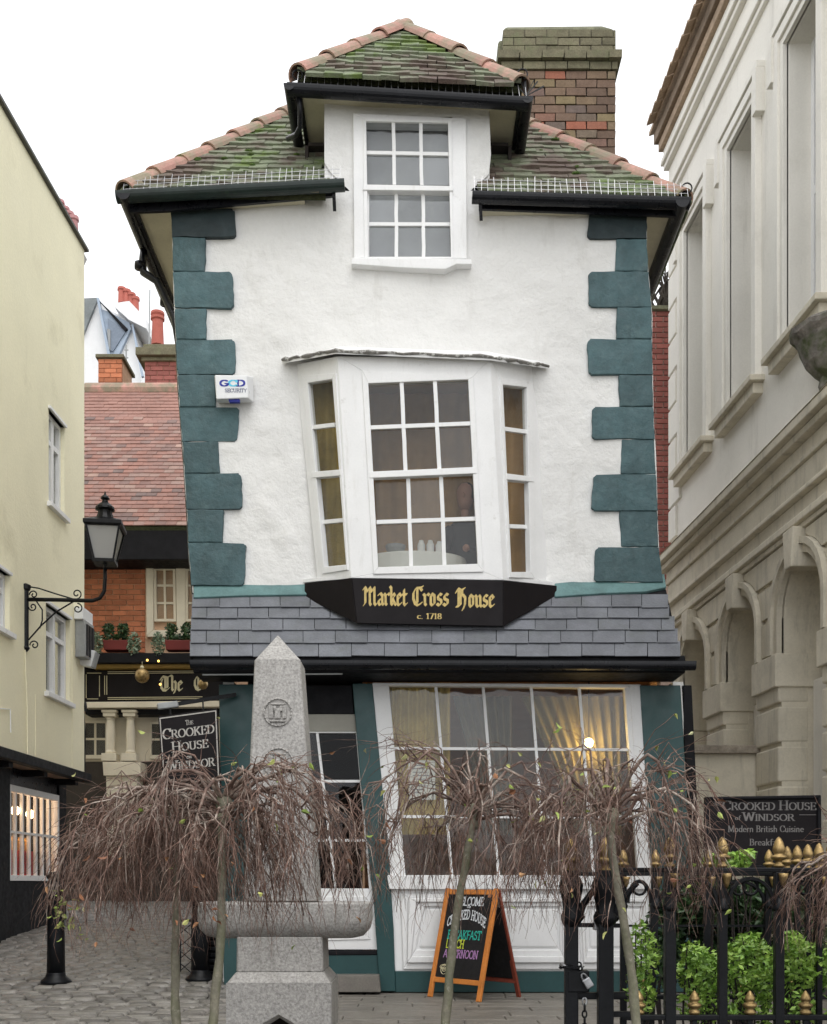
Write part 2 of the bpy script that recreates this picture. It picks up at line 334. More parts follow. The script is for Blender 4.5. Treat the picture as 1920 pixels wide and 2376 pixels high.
M['chalkboard'] = mk('chalkboard', (0.010, 0.009, 0.010), 0.7, 0.25, 6, 0.15, 50)
for nm, c in dict(chalkwhite=(0.7, 0.72, 0.75), chalkgreen=(0.03, 0.42, 0.33), chalkyellow=(0.55, 0.62, 0.06), chalkpink=(0.42, 0.22, 0.45), blueprint=(0.03, 0.04, 0.30), cyanprint=(0.14, 0.55, 0.75), greylogo=(0.13, 0.14, 0.22)).items():
    M[nm] = mk(nm, c, 0.7, 0.1, 30, 0.1, 120)
M['plastic'] = mk('white_plastic', (0.76, 0.77, 0.78), 0.35, 0.02, 3, 0.01, 40)
M['greyplastic'] = mk('grey_plastic', (0.30, 0.31, 0.31), 0.5, 0.1, 9, 0.05, 40)
M['steel'] = mk('galvanised_steel', (0.45, 0.45, 0.46), 0.35, 0.2, 20, 0.1, 60, metal=0.9)
M['redplanter'] = mk('dark_red_planter', (0.16, 0.022, 0.02), 0.55, 0.1, 4, 0.05, 40)
M['redpot'] = mk('red_clay_pot', (0.42, 0.12, 0.09), 0.8, 0.12, 4, 0.08, 40, rand=0.15)
M['paper'] = mk('white_paper', (0.75, 0.76, 0.74), 0.8, 0.03, 3, 0.02, 40)
M['zinc'] = mk('blue_grey_zinc', (0.36, 0.43, 0.52), 0.6, 0.12, 3, 0.05, 30)
M['bulb'] = emitmat('lit_bulb', (1.0, 0.72, 0.30), 14)
M['shopbulb'] = emitmat('lit_shop_bulb', (1.0, 0.70, 0.42), 8)
M['fairy'] = emitmat('fairy_light', (1.0, 0.55, 0.12), 3)
M['redgoods'] = mk('red_goods', (0.5, 0.04, 0.05), 0.6, 0.2, 9, 0.1, 40, rand=0.2)
M['amber'] = mk('amber_goods', (0.55, 0.30, 0.08), 0.6, 0.2, 9, 0.1, 40, rand=0.2)
M['shopwall'] = mk('warm_shop_wall', (0.62, 0.42, 0.30), 0.9, 0.1, 2, 0.05, 30)
M['skin'] = mk('skin', (0.42, 0.22, 0.16), 0.6, 0.05, 6, 0.02, 40)
# ------------------------------------------------------------------ lettering drawn with a pen nib
def hull(pts):
    pts = sorted(set((round(x, 6), round(y, 6)) for x, y in pts))
    def half(ps):
        h = []
        for p in ps:
            while len(h) > 1 and (h[-1][0] - h[-2][0]) * (p[1] - h[-2][1]) - (h[-1][1] - h[-2][1]) * (p[0] - h[-2][0]) <= 0: h.pop()
            h.append(p)
        return h
    a = half(pts); b = half(pts[::-1]); return a[:-1] + b[:-1]
def arc(cx, cy, rx, ry, a0, a1, n=9):
    return [(cx + rx * math.cos(math.radians(a0 + (a1 - a0) * i / n)), cy + ry * math.sin(math.radians(a0 + (a1 - a0) * i / n))) for i in range(n + 1)]
def nib(wd, th, ang):
    c, s = math.cos(math.radians(ang)), math.sin(math.radians(ang)); r = []
    for x, y in ((-wd, -th), (wd, -th), (wd, th), (-wd, th)): r.append(((x * c - y * s) / 2, (x * s + y * c) / 2))
    return r
NIB = dict(roman=nib(0.15, 0.05, 0), mono=[(0.075 * math.cos(k * math.pi / 3), 0.075 * math.sin(k * math.pi / 3)) for k in range(6)],
           bold=[(0.085 * x, 0.085 * y) for x, y in ((-1, -1), (1, -1), (1, 1), (-1, 1))], black=nib(0.17, 0.035, 42))
S = 0.10   # half serif
def ser(x, y): return [(x - S, y), (x + S, y)]
CAP = {
 'C': (0.72, [arc(0.40, 0.5, 0.34, 0.48, 40, 320, 14), [(0.66, 0.95), (0.66, 0.68)]]),
 'R': (0.72, [[(0.14, 0), (0.14, 1)], [(0.14, 0.98), (0.36, 0.98)] + arc(0.36, 0.75, 0.2, 0.23, 90, -90, 8) + [(0.14, 0.52)], [(0.36, 0.52), (0.66, 0.02)], ser(0.14, 0.02), ser(0.14, 0.98), [(0.58, 0.02), (0.74, 0.02)]]),
 'O': (0.82, [arc(0.41, 0.5, 0.34, 0.48, 0, 360, 18)]),
 'K': (0.76, [[(0.14, 0), (0.14, 1)], [(0.62, 0.98), (0.18, 0.46)], [(0.3, 0.58), (0.66, 0.02)], ser(0.14, 0.02), ser(0.14, 0.98), ser(0.62, 0.98), ser(0.66, 0.02)]),
 'E': (0.64, [[(0.14, 0), (0.14, 1)], [(0.06, 0.98), (0.56, 0.98), (0.57, 0.8)], [(0.14, 0.52), (0.44, 0.52)], [(0.44, 0.6), (0.44, 0.44)], [(0.06, 0.02), (0.58, 0.02), (0.59, 0.22)]]),
 'D': (0.80, [[(0.14, 0), (0.14, 1)], [(0.06, 0.98), (0.34, 0.98)] + arc(0.34, 0.5, 0.36, 0.48, 90, -90, 10) + [(0.06, 0.02)]]),
 'H': (0.82, [[(0.14, 0), (0.14, 1)], [(0.66, 0), (0.66, 1)], [(0.14, 0.52), (0.66, 0.52)], ser(0.14, 0.02), ser(0.14, 0.98), ser(0.66, 0.02), ser(0.66, 0.98)]),
 'U': (0.78, [[(0.14, 1), (0.14, 0.3)] + arc(0.38, 0.3, 0.24, 0.28, 180, 360, 8) + [(0.62, 1)], ser(0.14, 0.98), ser(0.62, 0.98)]),
 'S': (0.60, [arc(0.29, 0.74, 0.2, 0.23, 20, 270, 9)[:-1] + arc(0.29, 0.27, 0.22, 0.25, 90, -160, 9)]),
 'T': (0.66, [[(0.33, 0), (0.33, 1)], [(0.05, 0.8), (0.05, 0.98), (0.61, 0.98), (0.61, 0.8)], ser(0.33, 0.02)]),
 'W': (1.02, [[(0.08, 1), (0.28, 0.02), (0.5, 0.95), (0.72, 0.02), (0.92, 1)], ser(0.08, 0.98), ser(0.92, 0.98)]),
 'I': (0.30, [[(0.15, 0), (0.15, 1)], ser(0.15, 0.02), ser(0.15, 0.98)]),
 'N': (0.80, [[(0.13, 0), (0.13, 1), (0.66, 0.02), (0.66, 1)], ser(0.13, 0.02), ser(0.66, 0.98), [(0.03, 0.98), (0.13, 0.98)]]),
 'M': (0.96, [[(0.13, 0), (0.13, 1), (0.48, 0.1), (0.82, 1), (0.82, 0)], ser(0.13, 0.02), ser(0.82, 0.02)]),
 'B': (0.68, [[(0.14, 0), (0.14, 1)], [(0.06, 0.98), (0.34, 0.98)] + arc(0.34, 0.75, 0.18, 0.23, 90, -90, 8) + [(0.14, 0.52)], [(0.34, 0.52)] + arc(0.36, 0.27, 0.22, 0.25, 90, -90, 8) + [(0.06, 0.02)]]),
 'A': (0.74, [[(0.06, 0), (0.36, 1), (0.68, 0)], [(0.18, 0.36), (0.56, 0.36)]]),
 'L': (0.60, [[(0.14, 1), (0.14, 0.02), (0.56, 0.02)]]),
 'F': (0.60, [[(0.14, 0), (0.14, 0.98), (0.56, 0.98)], [(0.14, 0.52), (0.46, 0.52)]]),
 'G': (0.78, [arc(0.40, 0.5, 0.34, 0.48, 45, 350, 14) + [(0.5, 0.45)]]),
 'Y': (0.70, [[(0.06, 1), (0.35, 0.5), (0.64, 1)], [(0.35, 0.5), (0.35, 0)]]),
 'm': (0.92, [[(0.12, 0), (0.12, 0.6)], [(0.12, 0.5), (0.3, 0.62), (0.42, 0.5), (0.42, 0)], [(0.42, 0.5), (0.6, 0.62), (0.74, 0.5), (0.74, 0)]]),
 'o': (0.60, [arc(0.29, 0.31, 0.2, 0.29, 0, 360, 12)]), 'd': (0.62, [arc(0.29, 0.31, 0.2, 0.29, 0, 360, 12), [(0.5, 0), (0.5, 1)]]),
 'e': (0.56, [[(0.1, 0.33), (0.48, 0.33)] + arc(0.29, 0.31, 0.2, 0.29, 5, 315, 12)]), 'r': (0.44, [[(0.12, 0), (0.12, 0.6)], [(0.12, 0.44), (0.28, 0.6), (0.38, 0.56)]]),
 'n': (0.62, [[(0.12, 0), (0.12, 0.6)], [(0.12, 0.5), (0.3, 0.62), (0.46, 0.5), (0.46, 0)]]), 'i': (0.28, [[(0.13, 0), (0.13, 0.6)], [(0.13, 0.82), (0.13, 0.86)]]),
 't': (0.40, [[(0.16, 0.85), (0.16, 0.1), (0.26, 0.02), (0.34, 0.05)], [(0.02, 0.6), (0.32, 0.6)]]), 's': (0.46, [arc(0.21, 0.46, 0.13, 0.14, 20, 270, 7)[:-1] + arc(0.21, 0.17, 0.15, 0.15, 90, -160, 7)]),
 'h': (0.62, [[(0.12, 0), (0.12, 1)], [(0.12, 0.5), (0.3, 0.62), (0.46, 0.5), (0.46, 0)]]), 'u': (0.62, [[(0.12, 0.6), (0.12, 0.12), (0.28, 0.0), (0.46, 0.12)], [(0.46, 0.6), (0.46, 0)]]),
 'a': (0.56, [[(0.1, 0.55), (0.28, 0.62), (0.42, 0.5), (0.42, 0)], [(0.42, 0.35), (0.14, 0.28), (0.1, 0.1), (0.24, 0), (0.42, 0.12)]]), 'k': (0.58, [[(0.12, 0), (0.12, 1)], [(0.44, 0.6), (0.14, 0.28)], [(0.22, 0.36), (0.46, 0)]]),
 'f': (0.4, [[(0.16, 0), (0.16, 0.85), (0.3, 0.98), (0.38, 0.92)], [(0.02, 0.6), (0.32, 0.6)]]),
 '.': (0.24, [[(0.1, 0.02), (0.12, 0.05)]]), ' ': (0.36, []),
 '1': (0.42, [[(0.08, 0.82), (0.22, 0.98), (0.22, 0)], ser(0.22, 0.02)]), '7': (0.52, [[(0.06, 0.98), (0.46, 0.98), (0.2, 0)]]), '8': (0.56, [arc(0.27, 0.74, 0.17, 0.23, 0, 360, 10), arc(0.27, 0.26, 0.2, 0.25, 0, 360, 10)]),
 'c': (0.5, [arc(0.28, 0.31, 0.2, 0.29, 45, 315, 10)]),
}
BLK = {
 'M': (0.98, [[(0.0, 0.82), (0.08, 0.93), (0.12, 0.86), (0.12, 0.10), (0.02, 0.0)], [(0.12, 0.90), (0.27, 0.70), (0.42, 0.93)], [(0.42, 0.90), (0.42, 0.10), (0.50, 0.0)], [(0.42, 0.90), (0.57, 0.70), (0.70, 0.93)], [(0.73, 0.90), (0.73, 0.10), (0.82, 0.0), (0.90, 0.09)]]),
 'C': (0.74, [[(0.62, 0.78), (0.50, 0.92), (0.24, 0.90), (0.08, 0.66), (0.07, 0.36), (0.18, 0.10), (0.36, 0.01), (0.60, 0.14)], [(0.32, 0.84), (0.32, 0.14)], [(0.50, 0.92), (0.66, 0.98)]]),
 'H': (0.80, [[(0.0, 0.74), (0.12, 0.94), (0.30, 0.86), (0.54, 0.96)], [(0.16, 0.90), (0.16, 0.12), (0.02, 0.02), (0.2, 0.04)], [(0.28, 0.84), (0.28, 0.1)], [(0.28, 0.50), (0.44, 0.62), (0.58, 0.48), (0.56, 0.12), (0.42, -0.16)], [(0.38, 0.88), (0.38, 0.60)]]),
 'T': (0.80, [[(0.02, 0.70), (0.16, 0.92), (0.52, 0.84), (0.70, 0.96)], [(0.36, 0.86), (0.36, 0.14)], [(0.16, 0.74), (0.06, 0.50), (0.08, 0.20), (0.24, 0.02), (0.46, 0.02), (0.62, 0.16)], [(0.52, 0.8), (0.52, 0.2)]]),
 'a': (0.44, [[(0.02, 0.54), (0.16, 0.62), (0.28, 0.50), (0.28, 0.10), (0.36, 0.02)], [(0.28, 0.34), (0.04, 0.26), (0.04, 0.10), (0.12, 0.01), (0.28, 0.10)]]),
 'r': (0.38, [[(-0.03, 0.60), (0.06, 0.52), (0.06, 0.10), (0.14, 0.02)], [(0.08, 0.48), (0.24, 0.62), (0.33, 0.54)]]),
 'k': (0.44, [[(-0.02, 0.98), (0.06, 0.90), (0.06, 0.10), (0.14, 0.02)], [(0.08, 0.42), (0.22, 0.62), (0.32, 0.50), (0.12, 0.34)], [(0.14, 0.36), (0.28, 0.12), (0.38, 0.02)]]),
 'e': (0.40, [[(0.05, 0.54), (0.05, 0.10), (0.14, 0.01), (0.30, 0.12)], [(0.05, 0.54), (0.17, 0.62), (0.29, 0.48), (0.08, 0.32)]]),
 't': (0.34, [[(0.08, 0.82), (0.08, 0.10), (0.16, 0.01), (0.27, 0.10)], [(-0.04, 0.58), (0.26, 0.58)]]),
 'o': (0.44, [[(0.14, 0.62), (0.05, 0.52), (0.05, 0.10), (0.14, 0.01)], [(0.10, 0.62), (0.28, 0.52), (0.28, 0.10), (0.14, 0.01)]]),
 's': (0.40, [[(0.29, 0.56), (0.16, 0.62), (0.06, 0.50), (0.08, 0.36), (0.27, 0.28), (0.27, 0.10), (0.14, 0.02), (0.0, 0.10)]]),
 'u': (0.46, [[(-0.02, 0.60), (0.06, 0.52), (0.06, 0.10), (0.14, 0.01), (0.28, 0.10)], [(0.22, 0.60), (0.30, 0.52), (0.30, 0.10), (0.38, 0.02)]]),
 'h': (0.46, [[(-0.02, 0.98), (0.06, 0.90), (0.06, 0.10), (0.12, 0.02)], [(0.08, 0.50), (0.22, 0.62), (0.31, 0.50), (0.30, 0.10), (0.20, -0.14)]]),
 ' ': (0.34, []),
}
def write(mb, text, o, ux, uz, n, size, font=CAP, pen='roman', width=None, small=1.0, xs=1.0, curve=None, center=False):
    """text on a plane: o = start of the baseline, ux/uz = unit directions, n = towards the reader"""
    adv = []; x = 0.0
    for i, ch in enumerate(text):
        sc = small if (small != 1.0 and i > 0 and text[i - 1] != ' ') else 1.0
        adv.append((x, sc)); x += font[ch][0] * sc
    k = size * xs
    if width: k = width / x
    off = -x * k / 2 if center else 0.0
    q = 0
    for ch, (x0, sc) in zip(text, adv):
        for st in font[ch][1]:
            for a, b in zip(st, st[1:]):
                pts = [(x + dx, y + dy) for x, y in (a, b) for dx, dy in NIB[pen]]
                h = hull(pts)
                if len(h) < 3: continue
                q += 1; out = []
                for X, Z in h:
                    X = (x0 + X * sc) * k + off; Z = Z * sc * size
                    if curve: Z += curve(X)
                    out.append(o + ux * X + uz * Z + n * (0.0015 + 0.00004 * (q % 40)))
                mb.add(out, [tuple(range(len(out)))])
    return mb
# ------------------------------------------------------------------ ground
def gz(Y, X=-3.0):
    f = min(1.0, max(0.0, (-X - 0.9) / 1.0)); f = f * f * (3 - 2 * f)
    return 0.0 if Y < 9.0 else min(0.08 * (Y - 9.0), 0.80) * f
g = MB(); ys = [-12, 4, 9.0] + [9.0 + i for i in range(1, 12)] + [24, 60, 200]; xs_ = [-150, -40, -10, -4, -2.5, -1.9, -1.7, -1.5, -1.3, -1.1, -.9, -.5, 4, 40, 150]
for a, b in zip(ys, ys[1:]):
    for c, d in zip(xs_, xs_[1:]): g.quad(V((c, a, gz(a, c) - .03)), V((d, a, gz(a, d) - .03)), V((d, b, gz(b, d) - .03)), V((c, b, gz(b, c) - .03)))
ground = tag(obj('ground', g, M['ground'], fix=False), kind='structure')
# ------------------------------------------------------------------ reusable joinery on a plane
def ring(mb, pl, o, i, f, b):
    for k in range(4):
        j = (k + 1) % 4; mb.px(pl, [o[k], o[j], i[j], i[k]], f, b)
def sash(par, pl, q, us, vs, bw, off, bmat, gmat, gname='pane', th=.035, tilt=.0015, wob=0.0):
    """glazing bars along the lines us / vs of the pixel quad q, a pane in every cell"""
    if isinstance(us, int): us = [i / us for i in range(us + 1)]
    if isinstance(vs, int): vs = [i / vs for i in range(vs + 1)]
    wq = math.hypot(q[1][0] - q[0][0], q[1][1] - q[0][1]); hq = math.hypot(q[3][0] - q[0][0], q[3][1] - q[0][1])
    du, dv = bw / wq / 2, bw / hq / 2
    for u in us[1:-1]:
        m = MB(); n = 6
        L = [qlerp(q, u - du, k / n) for k in range(n + 1)]; R = [qlerp(q, u + du, k / n) for k in range(n + 1)]
        if wob:
            for k in range(n + 1):
                s = rnd(-wob, wob); L[k] = (L[k][0] + s, L[k][1]); R[k] = (R[k][0] + s, R[k][1])
        for k in range(n): m.px(pl, [L[k], R[k], R[k + 1], L[k + 1]], off, off - th)
        obj('glazing_bar', m, bmat, par, fix=True)
    for v in vs[1:-1]:
        m = MB(); m.px(pl, [qlerp(q, 0, v - dv), qlerp(q, 1, v - dv), qlerp(q, 1, v + dv), qlerp(q, 0, v + dv)], off - .003, off - th + .002)
        obj('glazing_bar', m, bmat, par)
    for u0, u1 in zip(us, us[1:]):
        for v0, v1 in zip(vs, vs[1:]):
            poly = [qlerp(q, u0, v0), qlerp(q, u1, v0), qlerp(q, u1, v1), qlerp(q, u0, v1)]
            t = [rnd(-tilt, tilt) for _ in range(4)]
            o0 = off - th * .6
            fr = [pl.at(x, y, o0 + e) for (x, y), e in zip(poly, (t[0] + t[1], t[0] - t[1], -t[0] - t[1], -t[0] + t[1]))]
            m = MB(); m.prism(fr, [p - pl.n * .004 for p in fr]); obj(gname, m, gmat, par)
def halfpipe(mb, a, b, r, n=10, flat=.25):
    a = V(a); b = V(b); d = (b - a).normalized(); s = V((0, 0, 1)).cross(d).normalized(); u = d.cross(s)
    if u.z < 0: u = -u
    prof = [(math.cos(math.pi + math.pi * k / n) * r, math.sin(math.pi + math.pi * k / n) * r) for k in range(n + 1)]
    prof = [(-r, r * flat)] + prof + [(r, r * flat)]
    return mb.prism([a + s * x + u * z for x, z in prof], [b + s * x + u * z for x, z in prof])

# ================================================================== THE CROOKED HOUSE
house = thing('crooked_house', (0, 10, 0), 'leaning white three storey house with teal quoins and mossy tiled roofs', 'house')
FP = Plane((0, 10, 0), (0, -1, 0))
LT = [(442, 394), (476, 396), (551, 400), (654, 402), (761, 407), (869, 412), (904, 414), (994, 421), (1111, 429), (1197, 434.6), (1284, 438), (1375, 447)]
RT = [(442, 1502), (499, 1502), (587, 1502), (669, 1509), (735, 1515), (809, 1514), (901, 1516), (993, 1518), (1040, 1521), (1132, 1525), (1224, 1527), (1316, 1532), (1375, 1545)]
def dent(p):
    q = V((p.x * 1.1, 3.1, p.z * 1.1))
    return .022 * noise.noise(q) + .011 * noise.noise(q * 2.7) + .0045 * noise.noise(q * 7.3) + .012 * max(0, noise.noise(q * 3.1 + V((9, 0, 4))) - .22) * 2 - .004 * max(0, .05 - abs(noise.noise(q * 2.9 + V((3, 5, 1))))) / .05 * max(0, noise.noise(q * 1.3 + V((7, 1, 2))))* 2
def facade_grid(mb, rows, cols, skip):
    """rows: y breaks; cols: functions x(y); skip: set of (row, col)"""
    for r, (y0, y1) in enumerate(zip(rows, rows[1:])):
        ny = max(2, int((y1 - y0) / 5))
        for c, (f0, f1) in enumerate(zip(cols, cols[1:])):
            if (r, c) in skip: continue
            nx = max(3, int((f1((y0 + y1) / 2) - f0((y0 + y1) / 2)) / 5))
            base = len(mb.v)
            for j in range(ny + 1):
                y = lerp(y0, y1, j / ny)
                for i in range(nx + 1):
                    p = FP.at(lerp(f0(y), f1(y), i / nx), y)
                    p.y -= dent(p); mb.v.append(p)
            for j in range(ny):
                for i in range(nx):
                    a = base + j * (nx + 1) + i; mb.f.append((a, a + nx + 1, a + nx + 2, a + 1))
mb = MB()
tb = lambda t: (lambda y: interp(t, y))
facade_grid(mb, [442, 600, 850, 1345, 1378], [tb(LT), tb([(442, 845), (600, 850), (850, 712), (1345, 750)]), tb([(442, 1050), (600, 1052), (850, 1222), (1345, 1265)]), tb(RT)], {(0, 1), (2, 1)})
facade_grid(mb, [222, 272, 442], [tb([(222, 753), (376, 753), (396, 765), (442, 812)]), lambda y: 845, lambda y: 1050, tb([(222, 1133), (357, 1140), (404, 1135), (442, 1092)])], {(1, 1)})
wall = obj('wall', mb, M['plaster'], house, smooth=True, fix=False)
mb = MB()
for T, sx in ((LT, 1), (RT, -1)):
    P = [FP.at(x, y) for y, x in T]
    for a, b in zip(P, P[1:]):
        q = [V(a), V(b), V((b.x, 15.6, b.z)), V((a.x, 15.6, a.z))]
        mb.prism(q, [p + V((.12 * sx, 0, 0)) for p in q])
mb.box(-2.15, 2.2, 15.5, 15.6, 2, 7.2)
mb.box(-1.75, -1.65, 9.97, 15.6, 0, 2.85); mb.box(2.38, 2.48, 9.97, 15.6, 0, 2.85); mb.box(-1.7, 2.4, 15.5, 15.6, 0, 2.85)
obj('side_wall', mb, M['plaster'], house)
# quoins, each a painted block of its own
def quoin(poly, f=.032, mat_=None):
    c = (sum(p[0] for p in poly) / len(poly), sum(p[1] for p in poly) / len(poly))
    m = MB(); n = 5; pts = []
    for a, b in zip(poly, poly[1:] + poly[:1]):
        for k in range(n):
            t = k / n; pts.append((lerp(a[0], b[0], t) + rnd(-1.1, 1.1), lerp(a[1], b[1], t) + rnd(-1.1, 1.1)))
    ff = f + rnd(-.008, .008)
    fr = [FP.at(x, y, ff) for x, y in pts]; cen = FP.at(c[0], c[1], ff + rnd(.004, .014))
    k = len(fr); bk = [V((p.x, 10.03, p.z)) for p in fr]
    m.add(fr + bk + [cen], [(i, (i + 1) % k, 2 * k) for i in range(k)] + [(i, k + i, k + (i + 1) % k, (i + 1) % k) for i in range(k)])
    obj('quoin', m, mat_ or M['teal'], wall, smooth=False, bevel=.010)
QL = [(484, 549, 546), (549, 630, 476), (630, 714, 541), (714, 787, 478), (787, 868, 546), (868, 943, 500), (943, 1024, 553), (1024, 1098, 508), (1098, 1181, 561), (1181, 1259, 517), (1259, 1358, 569)]
QR = [(486, 553, 1366), (553, 629, 1430), (629, 712, 1367), (712, 786, 1432), (786, 869, 1366), (869, 943, 1438), (943, 1018, 1375), (1018, 1100, 1442), (1100, 1184, 1376), (1184, 1269, 1440), (1269, 1350, 1381)]
for i, (a, b, x) in enumerate(QL):
    r = 7 if i % 2 == 0 else 0; e = rnd(-3, 3)
    p = [(interp(LT, a), a + .5), (x + e - r, a + .5 + e * .4), (x + e, a + r), (x - e, b - r), (x - e - r, b - .5), (interp(LT, b), b - .5)]
    if not r: p = [p[0], p[1], p[4], p[5]]
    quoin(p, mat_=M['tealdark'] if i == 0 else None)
for i, (a, b, x) in enumerate(QR):
    r = 7 if i % 2 == 0 else 0; e = rnd(-3, 3)
    p = [(x + e + r, a + .5 + e * .4), (interp(RT, a), a + .5), (interp(RT, b), b - .5), (x - e + r, b - .5), (x - e, b - r), (x + e, a + r)]
    if not r: p = [p[0], p[1], p[2], p[3]]
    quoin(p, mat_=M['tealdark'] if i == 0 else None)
# ------------------------------------------------------------------ roofs
Y0 = 9.86
EL, ER = W(285, 443, Y0), W(1594, 460, Y0); KR = 1.2
tA = (ER.x - EL.x) / (0.95 + 1.016)
AP = V((EL.x + .95 * tA, Y0 + tA, (EL.z + ER.z) / 2 + KR * tA))
mb = MB()
dn = V((0, .02, -.05))
def rp(x, t):
    u = (x - EL.x) / (ER.x - EL.x); return V((x, Y0 + t, lerp(EL.z, ER.z, u) + KR * t))
TT = 1.62; hl = rp(EL.x + .95 * TT, TT); hr = rp(ER.x - 1.016 * TT, TT)
mb.ext([rp(EL.x, 0), rp(-.80, 0), rp(-.80, TT), hl], dn); mb.ext([rp(ER.x, 0), rp(.67, 0), rp(.67, TT), hr], dn); mb.ext([hl, hr, AP], dn)
mb.ext([EL, AP, AP + V((0, 3.2, 0)), EL + V((0, 6, 0))], dn); mb.ext([ER, AP, AP + V((0, 3.2, 0)), ER + V((0, 6, 0))], dn)
roof = obj('roof', mb, M['roofbase'], house)
def tilemesh(w_, h_, t_):
    ms = []
    for k in range(4):
        m = MB(); j = lambda a: rnd(-a, a)
        a = [V((-w_ / 2 + j(.004), j(.008), 0)), V((w_ / 2 + j(.004), j(.008), 0)), V((w_ / 2, h_, 0)), V((-w_ / 2, h_, 0))]
        b = [p + V((0, 0, t_ * rnd(.8, 1.25))) for p in a]
        mid = [(b[0] + b[1]) / 2 + V((0, 0, .004))]
        m.prism(a, b); ms.append(meshdata('tile', m, M['rooftile']))
    return ms
TM = tilemesh(.167, .20, .030)
def lay_tiles(parent, O, ex, es, lo, hi, ok, gauge=.134, wd=.17, tm=TM, vmax=3, name='tile', v0=0):
    n = ex.cross(es).normalized()
    if n.z < 0: n = -n
    ex2 = es.cross(n).normalized()
    j = 0; cnt = 0
    while j * gauge < vmax:
        v = j * gauge + v0; u = -8 * wd + (wd / 2 if j % 2 else 0)
        while u < 8:
            p = O + ex * u + es * v
            if lo(v) < u < hi(v) and ok(p):
                c = p + n * (.028 + rnd(-.003, .004)) + ex * rnd(-.004, .004)
                e2 = (es - n * (.115 + rnd(-.03, .04))).normalized(); x2 = (ex2 + n * rnd(-.035, .035)).normalized(); n2 = x2.cross(e2)
                piece(name, random.choice(tm), parent, mtx(c, x2, e2, n2)); cnt += 1
            u += wd
        j += 1
    return cnt
ex = (ER - EL).normalized(); es = V((0, 1, KR)).normalized(); cs = es.y
wid = (ER - EL).length
nt_ = lay_tiles(roof, EL, ex, es, lambda v: .95 * v * cs + .07, lambda v: wid - 1.016 * v * cs - .07,
                lambda p: ((p.x < -.80) or (p.x > .66)) and p.y < Y0 + 1.62, v0=-.06)
# the tiles of the side slopes, seen only edge-on from below: one joined part
mb = MB()
for sx, E in ((-1, EL), (1, ER)):
    up = V((-sx * .95, 0, KR)).normalized(); nn = V((sx * KR, 0, .95)).normalized()
    for r in range(16):
        for k in range(34):
            if r > 1 and k < r * .7: continue
            c = E + V((0, .08 + k * .17 + (r % 2) * .085, 0)) + up * (r * .122 - .05) + nn * (.02 + rnd(-.004, .006))
            e2 = (up - nn * .08).normalized()
            mb.obox(c + e2 * .09, V((0, .08, rnd(-.004, .004))), e2 * .095, nn * .008)
tag(obj('side_tiles', mb, M['rooftile'], roof), kind='stuff')
def ridgemesh(L, r0, r1):
    m = MB(); n = 9; T = .018
    for (ra, z) in ((r0, 0), (r1, L)):
        for k in range(n + 1):
            t = math.pi * k / n; m.v.append(V((ra * math.cos(t), z, ra * math.sin(t) * .85)))
        for k in range(n + 1):
            t = math.pi * k / n; m.v.append(V(((ra - T) * math.cos(t), z, (ra - T) * math.sin(t) * .85)))
    q = n + 1
    for k in range(n):
        m.f += [(k, k + 1, 2 * q + k + 1, 2 * q + k), (q + k, 3 * q + k, 3 * q + k + 1, q + k + 1), (k, q + k, q + k + 1, k + 1), (2 * q + k, 2 * q + k + 1, 3 * q + k + 1, 3 * q + k)]
    m.f += [(0, 2 * q, 3 * q, q), (n, q + n, 3 * q + n, 2 * q + n)]
    return meshdata('ridge_tile', m, M['ridgetile'], smooth=False)
RM = [ridgemesh(.43, .122, .104), ridgemesh(.43, .118, .100), ridgemesh(.42, .126, .108)]
def ridge(parent, a, b, n, lift=.0):
    d = (b - a); L = d.length / n; d.normalize()
    x = d.cross(V((0, 0, 1))).normalized(); z = x.cross(d)
    for k in range(n):
        c = a + d * (L * k) + z * (lift + rnd(-.004, .004)); s = L / .38
        tl = (d + z * (-.02 + rnd(-.012, .012)) + x * rnd(-.015, .015)).normalized(); zz = x.cross(tl).normalized()
        piece('ridge_tile', random.choice(RM), parent, mtx(c, x, tl * s, zz))
    return d, x, z
HL = EL + V((.95, 1, KR)) * 1.56; HR = ER + V((-1.016, 1, KR)) * 1.46
ridge(roof, EL + V((.02, .0, -.02)), HL, 7, -.005); ridge(roof, ER + V((-.02, 0, -.02)), HR, 6, -.005)
def mossline(parent, a, b, side, n=70, r=.035, off=.1):
    m = MB(); d = (b - a)
    for k in range(n):
        t = rnd(0, 1); c = a + d * t + side * (off + rnd(-.03, .05)) + V((0, 0, rnd(-.01, .02)))
        rr = r * rnd(.4, 1.2)
        m.lathe([(rr * .9, -.01), (rr, rr * .2), (rr * .6, rr * .55), (.002, rr * .7)], c, 6, rnd(0, 3))
    return tag(obj('moss', m, M['moss'], parent, smooth=True), kind='stuff')
mossline(roof, EL, HL, V((1, -.15, -.1)).normalized(), 120, .03, .11); mossline(roof, ER, HR, V((-1, -.15, -.1)).normalized(), 110, .034, .11)
m = MB()
for k in range(26):
    s = random.choice((0, 1)); v = rnd(.02, 1.6); u = (.95 * v * cs + rnd(.1, 1.0)) if s else (wid - 1.016 * v * cs - rnd(.1, 1.1))
    p = EL + ex * u + es * v
    if -.9 < p.x < .75: continue
    p = p + V((0, -.6, .5)).normalized() * .045; r = rnd(.02, .05)
    m.lathe([(r * .9, -.02), (r, -.004), (r * .5, .006), (.002, .009)], p, 6, rnd(0, 3))
tag(obj('moss', m, M['moss'], roof, smooth=True), kind='stuff')
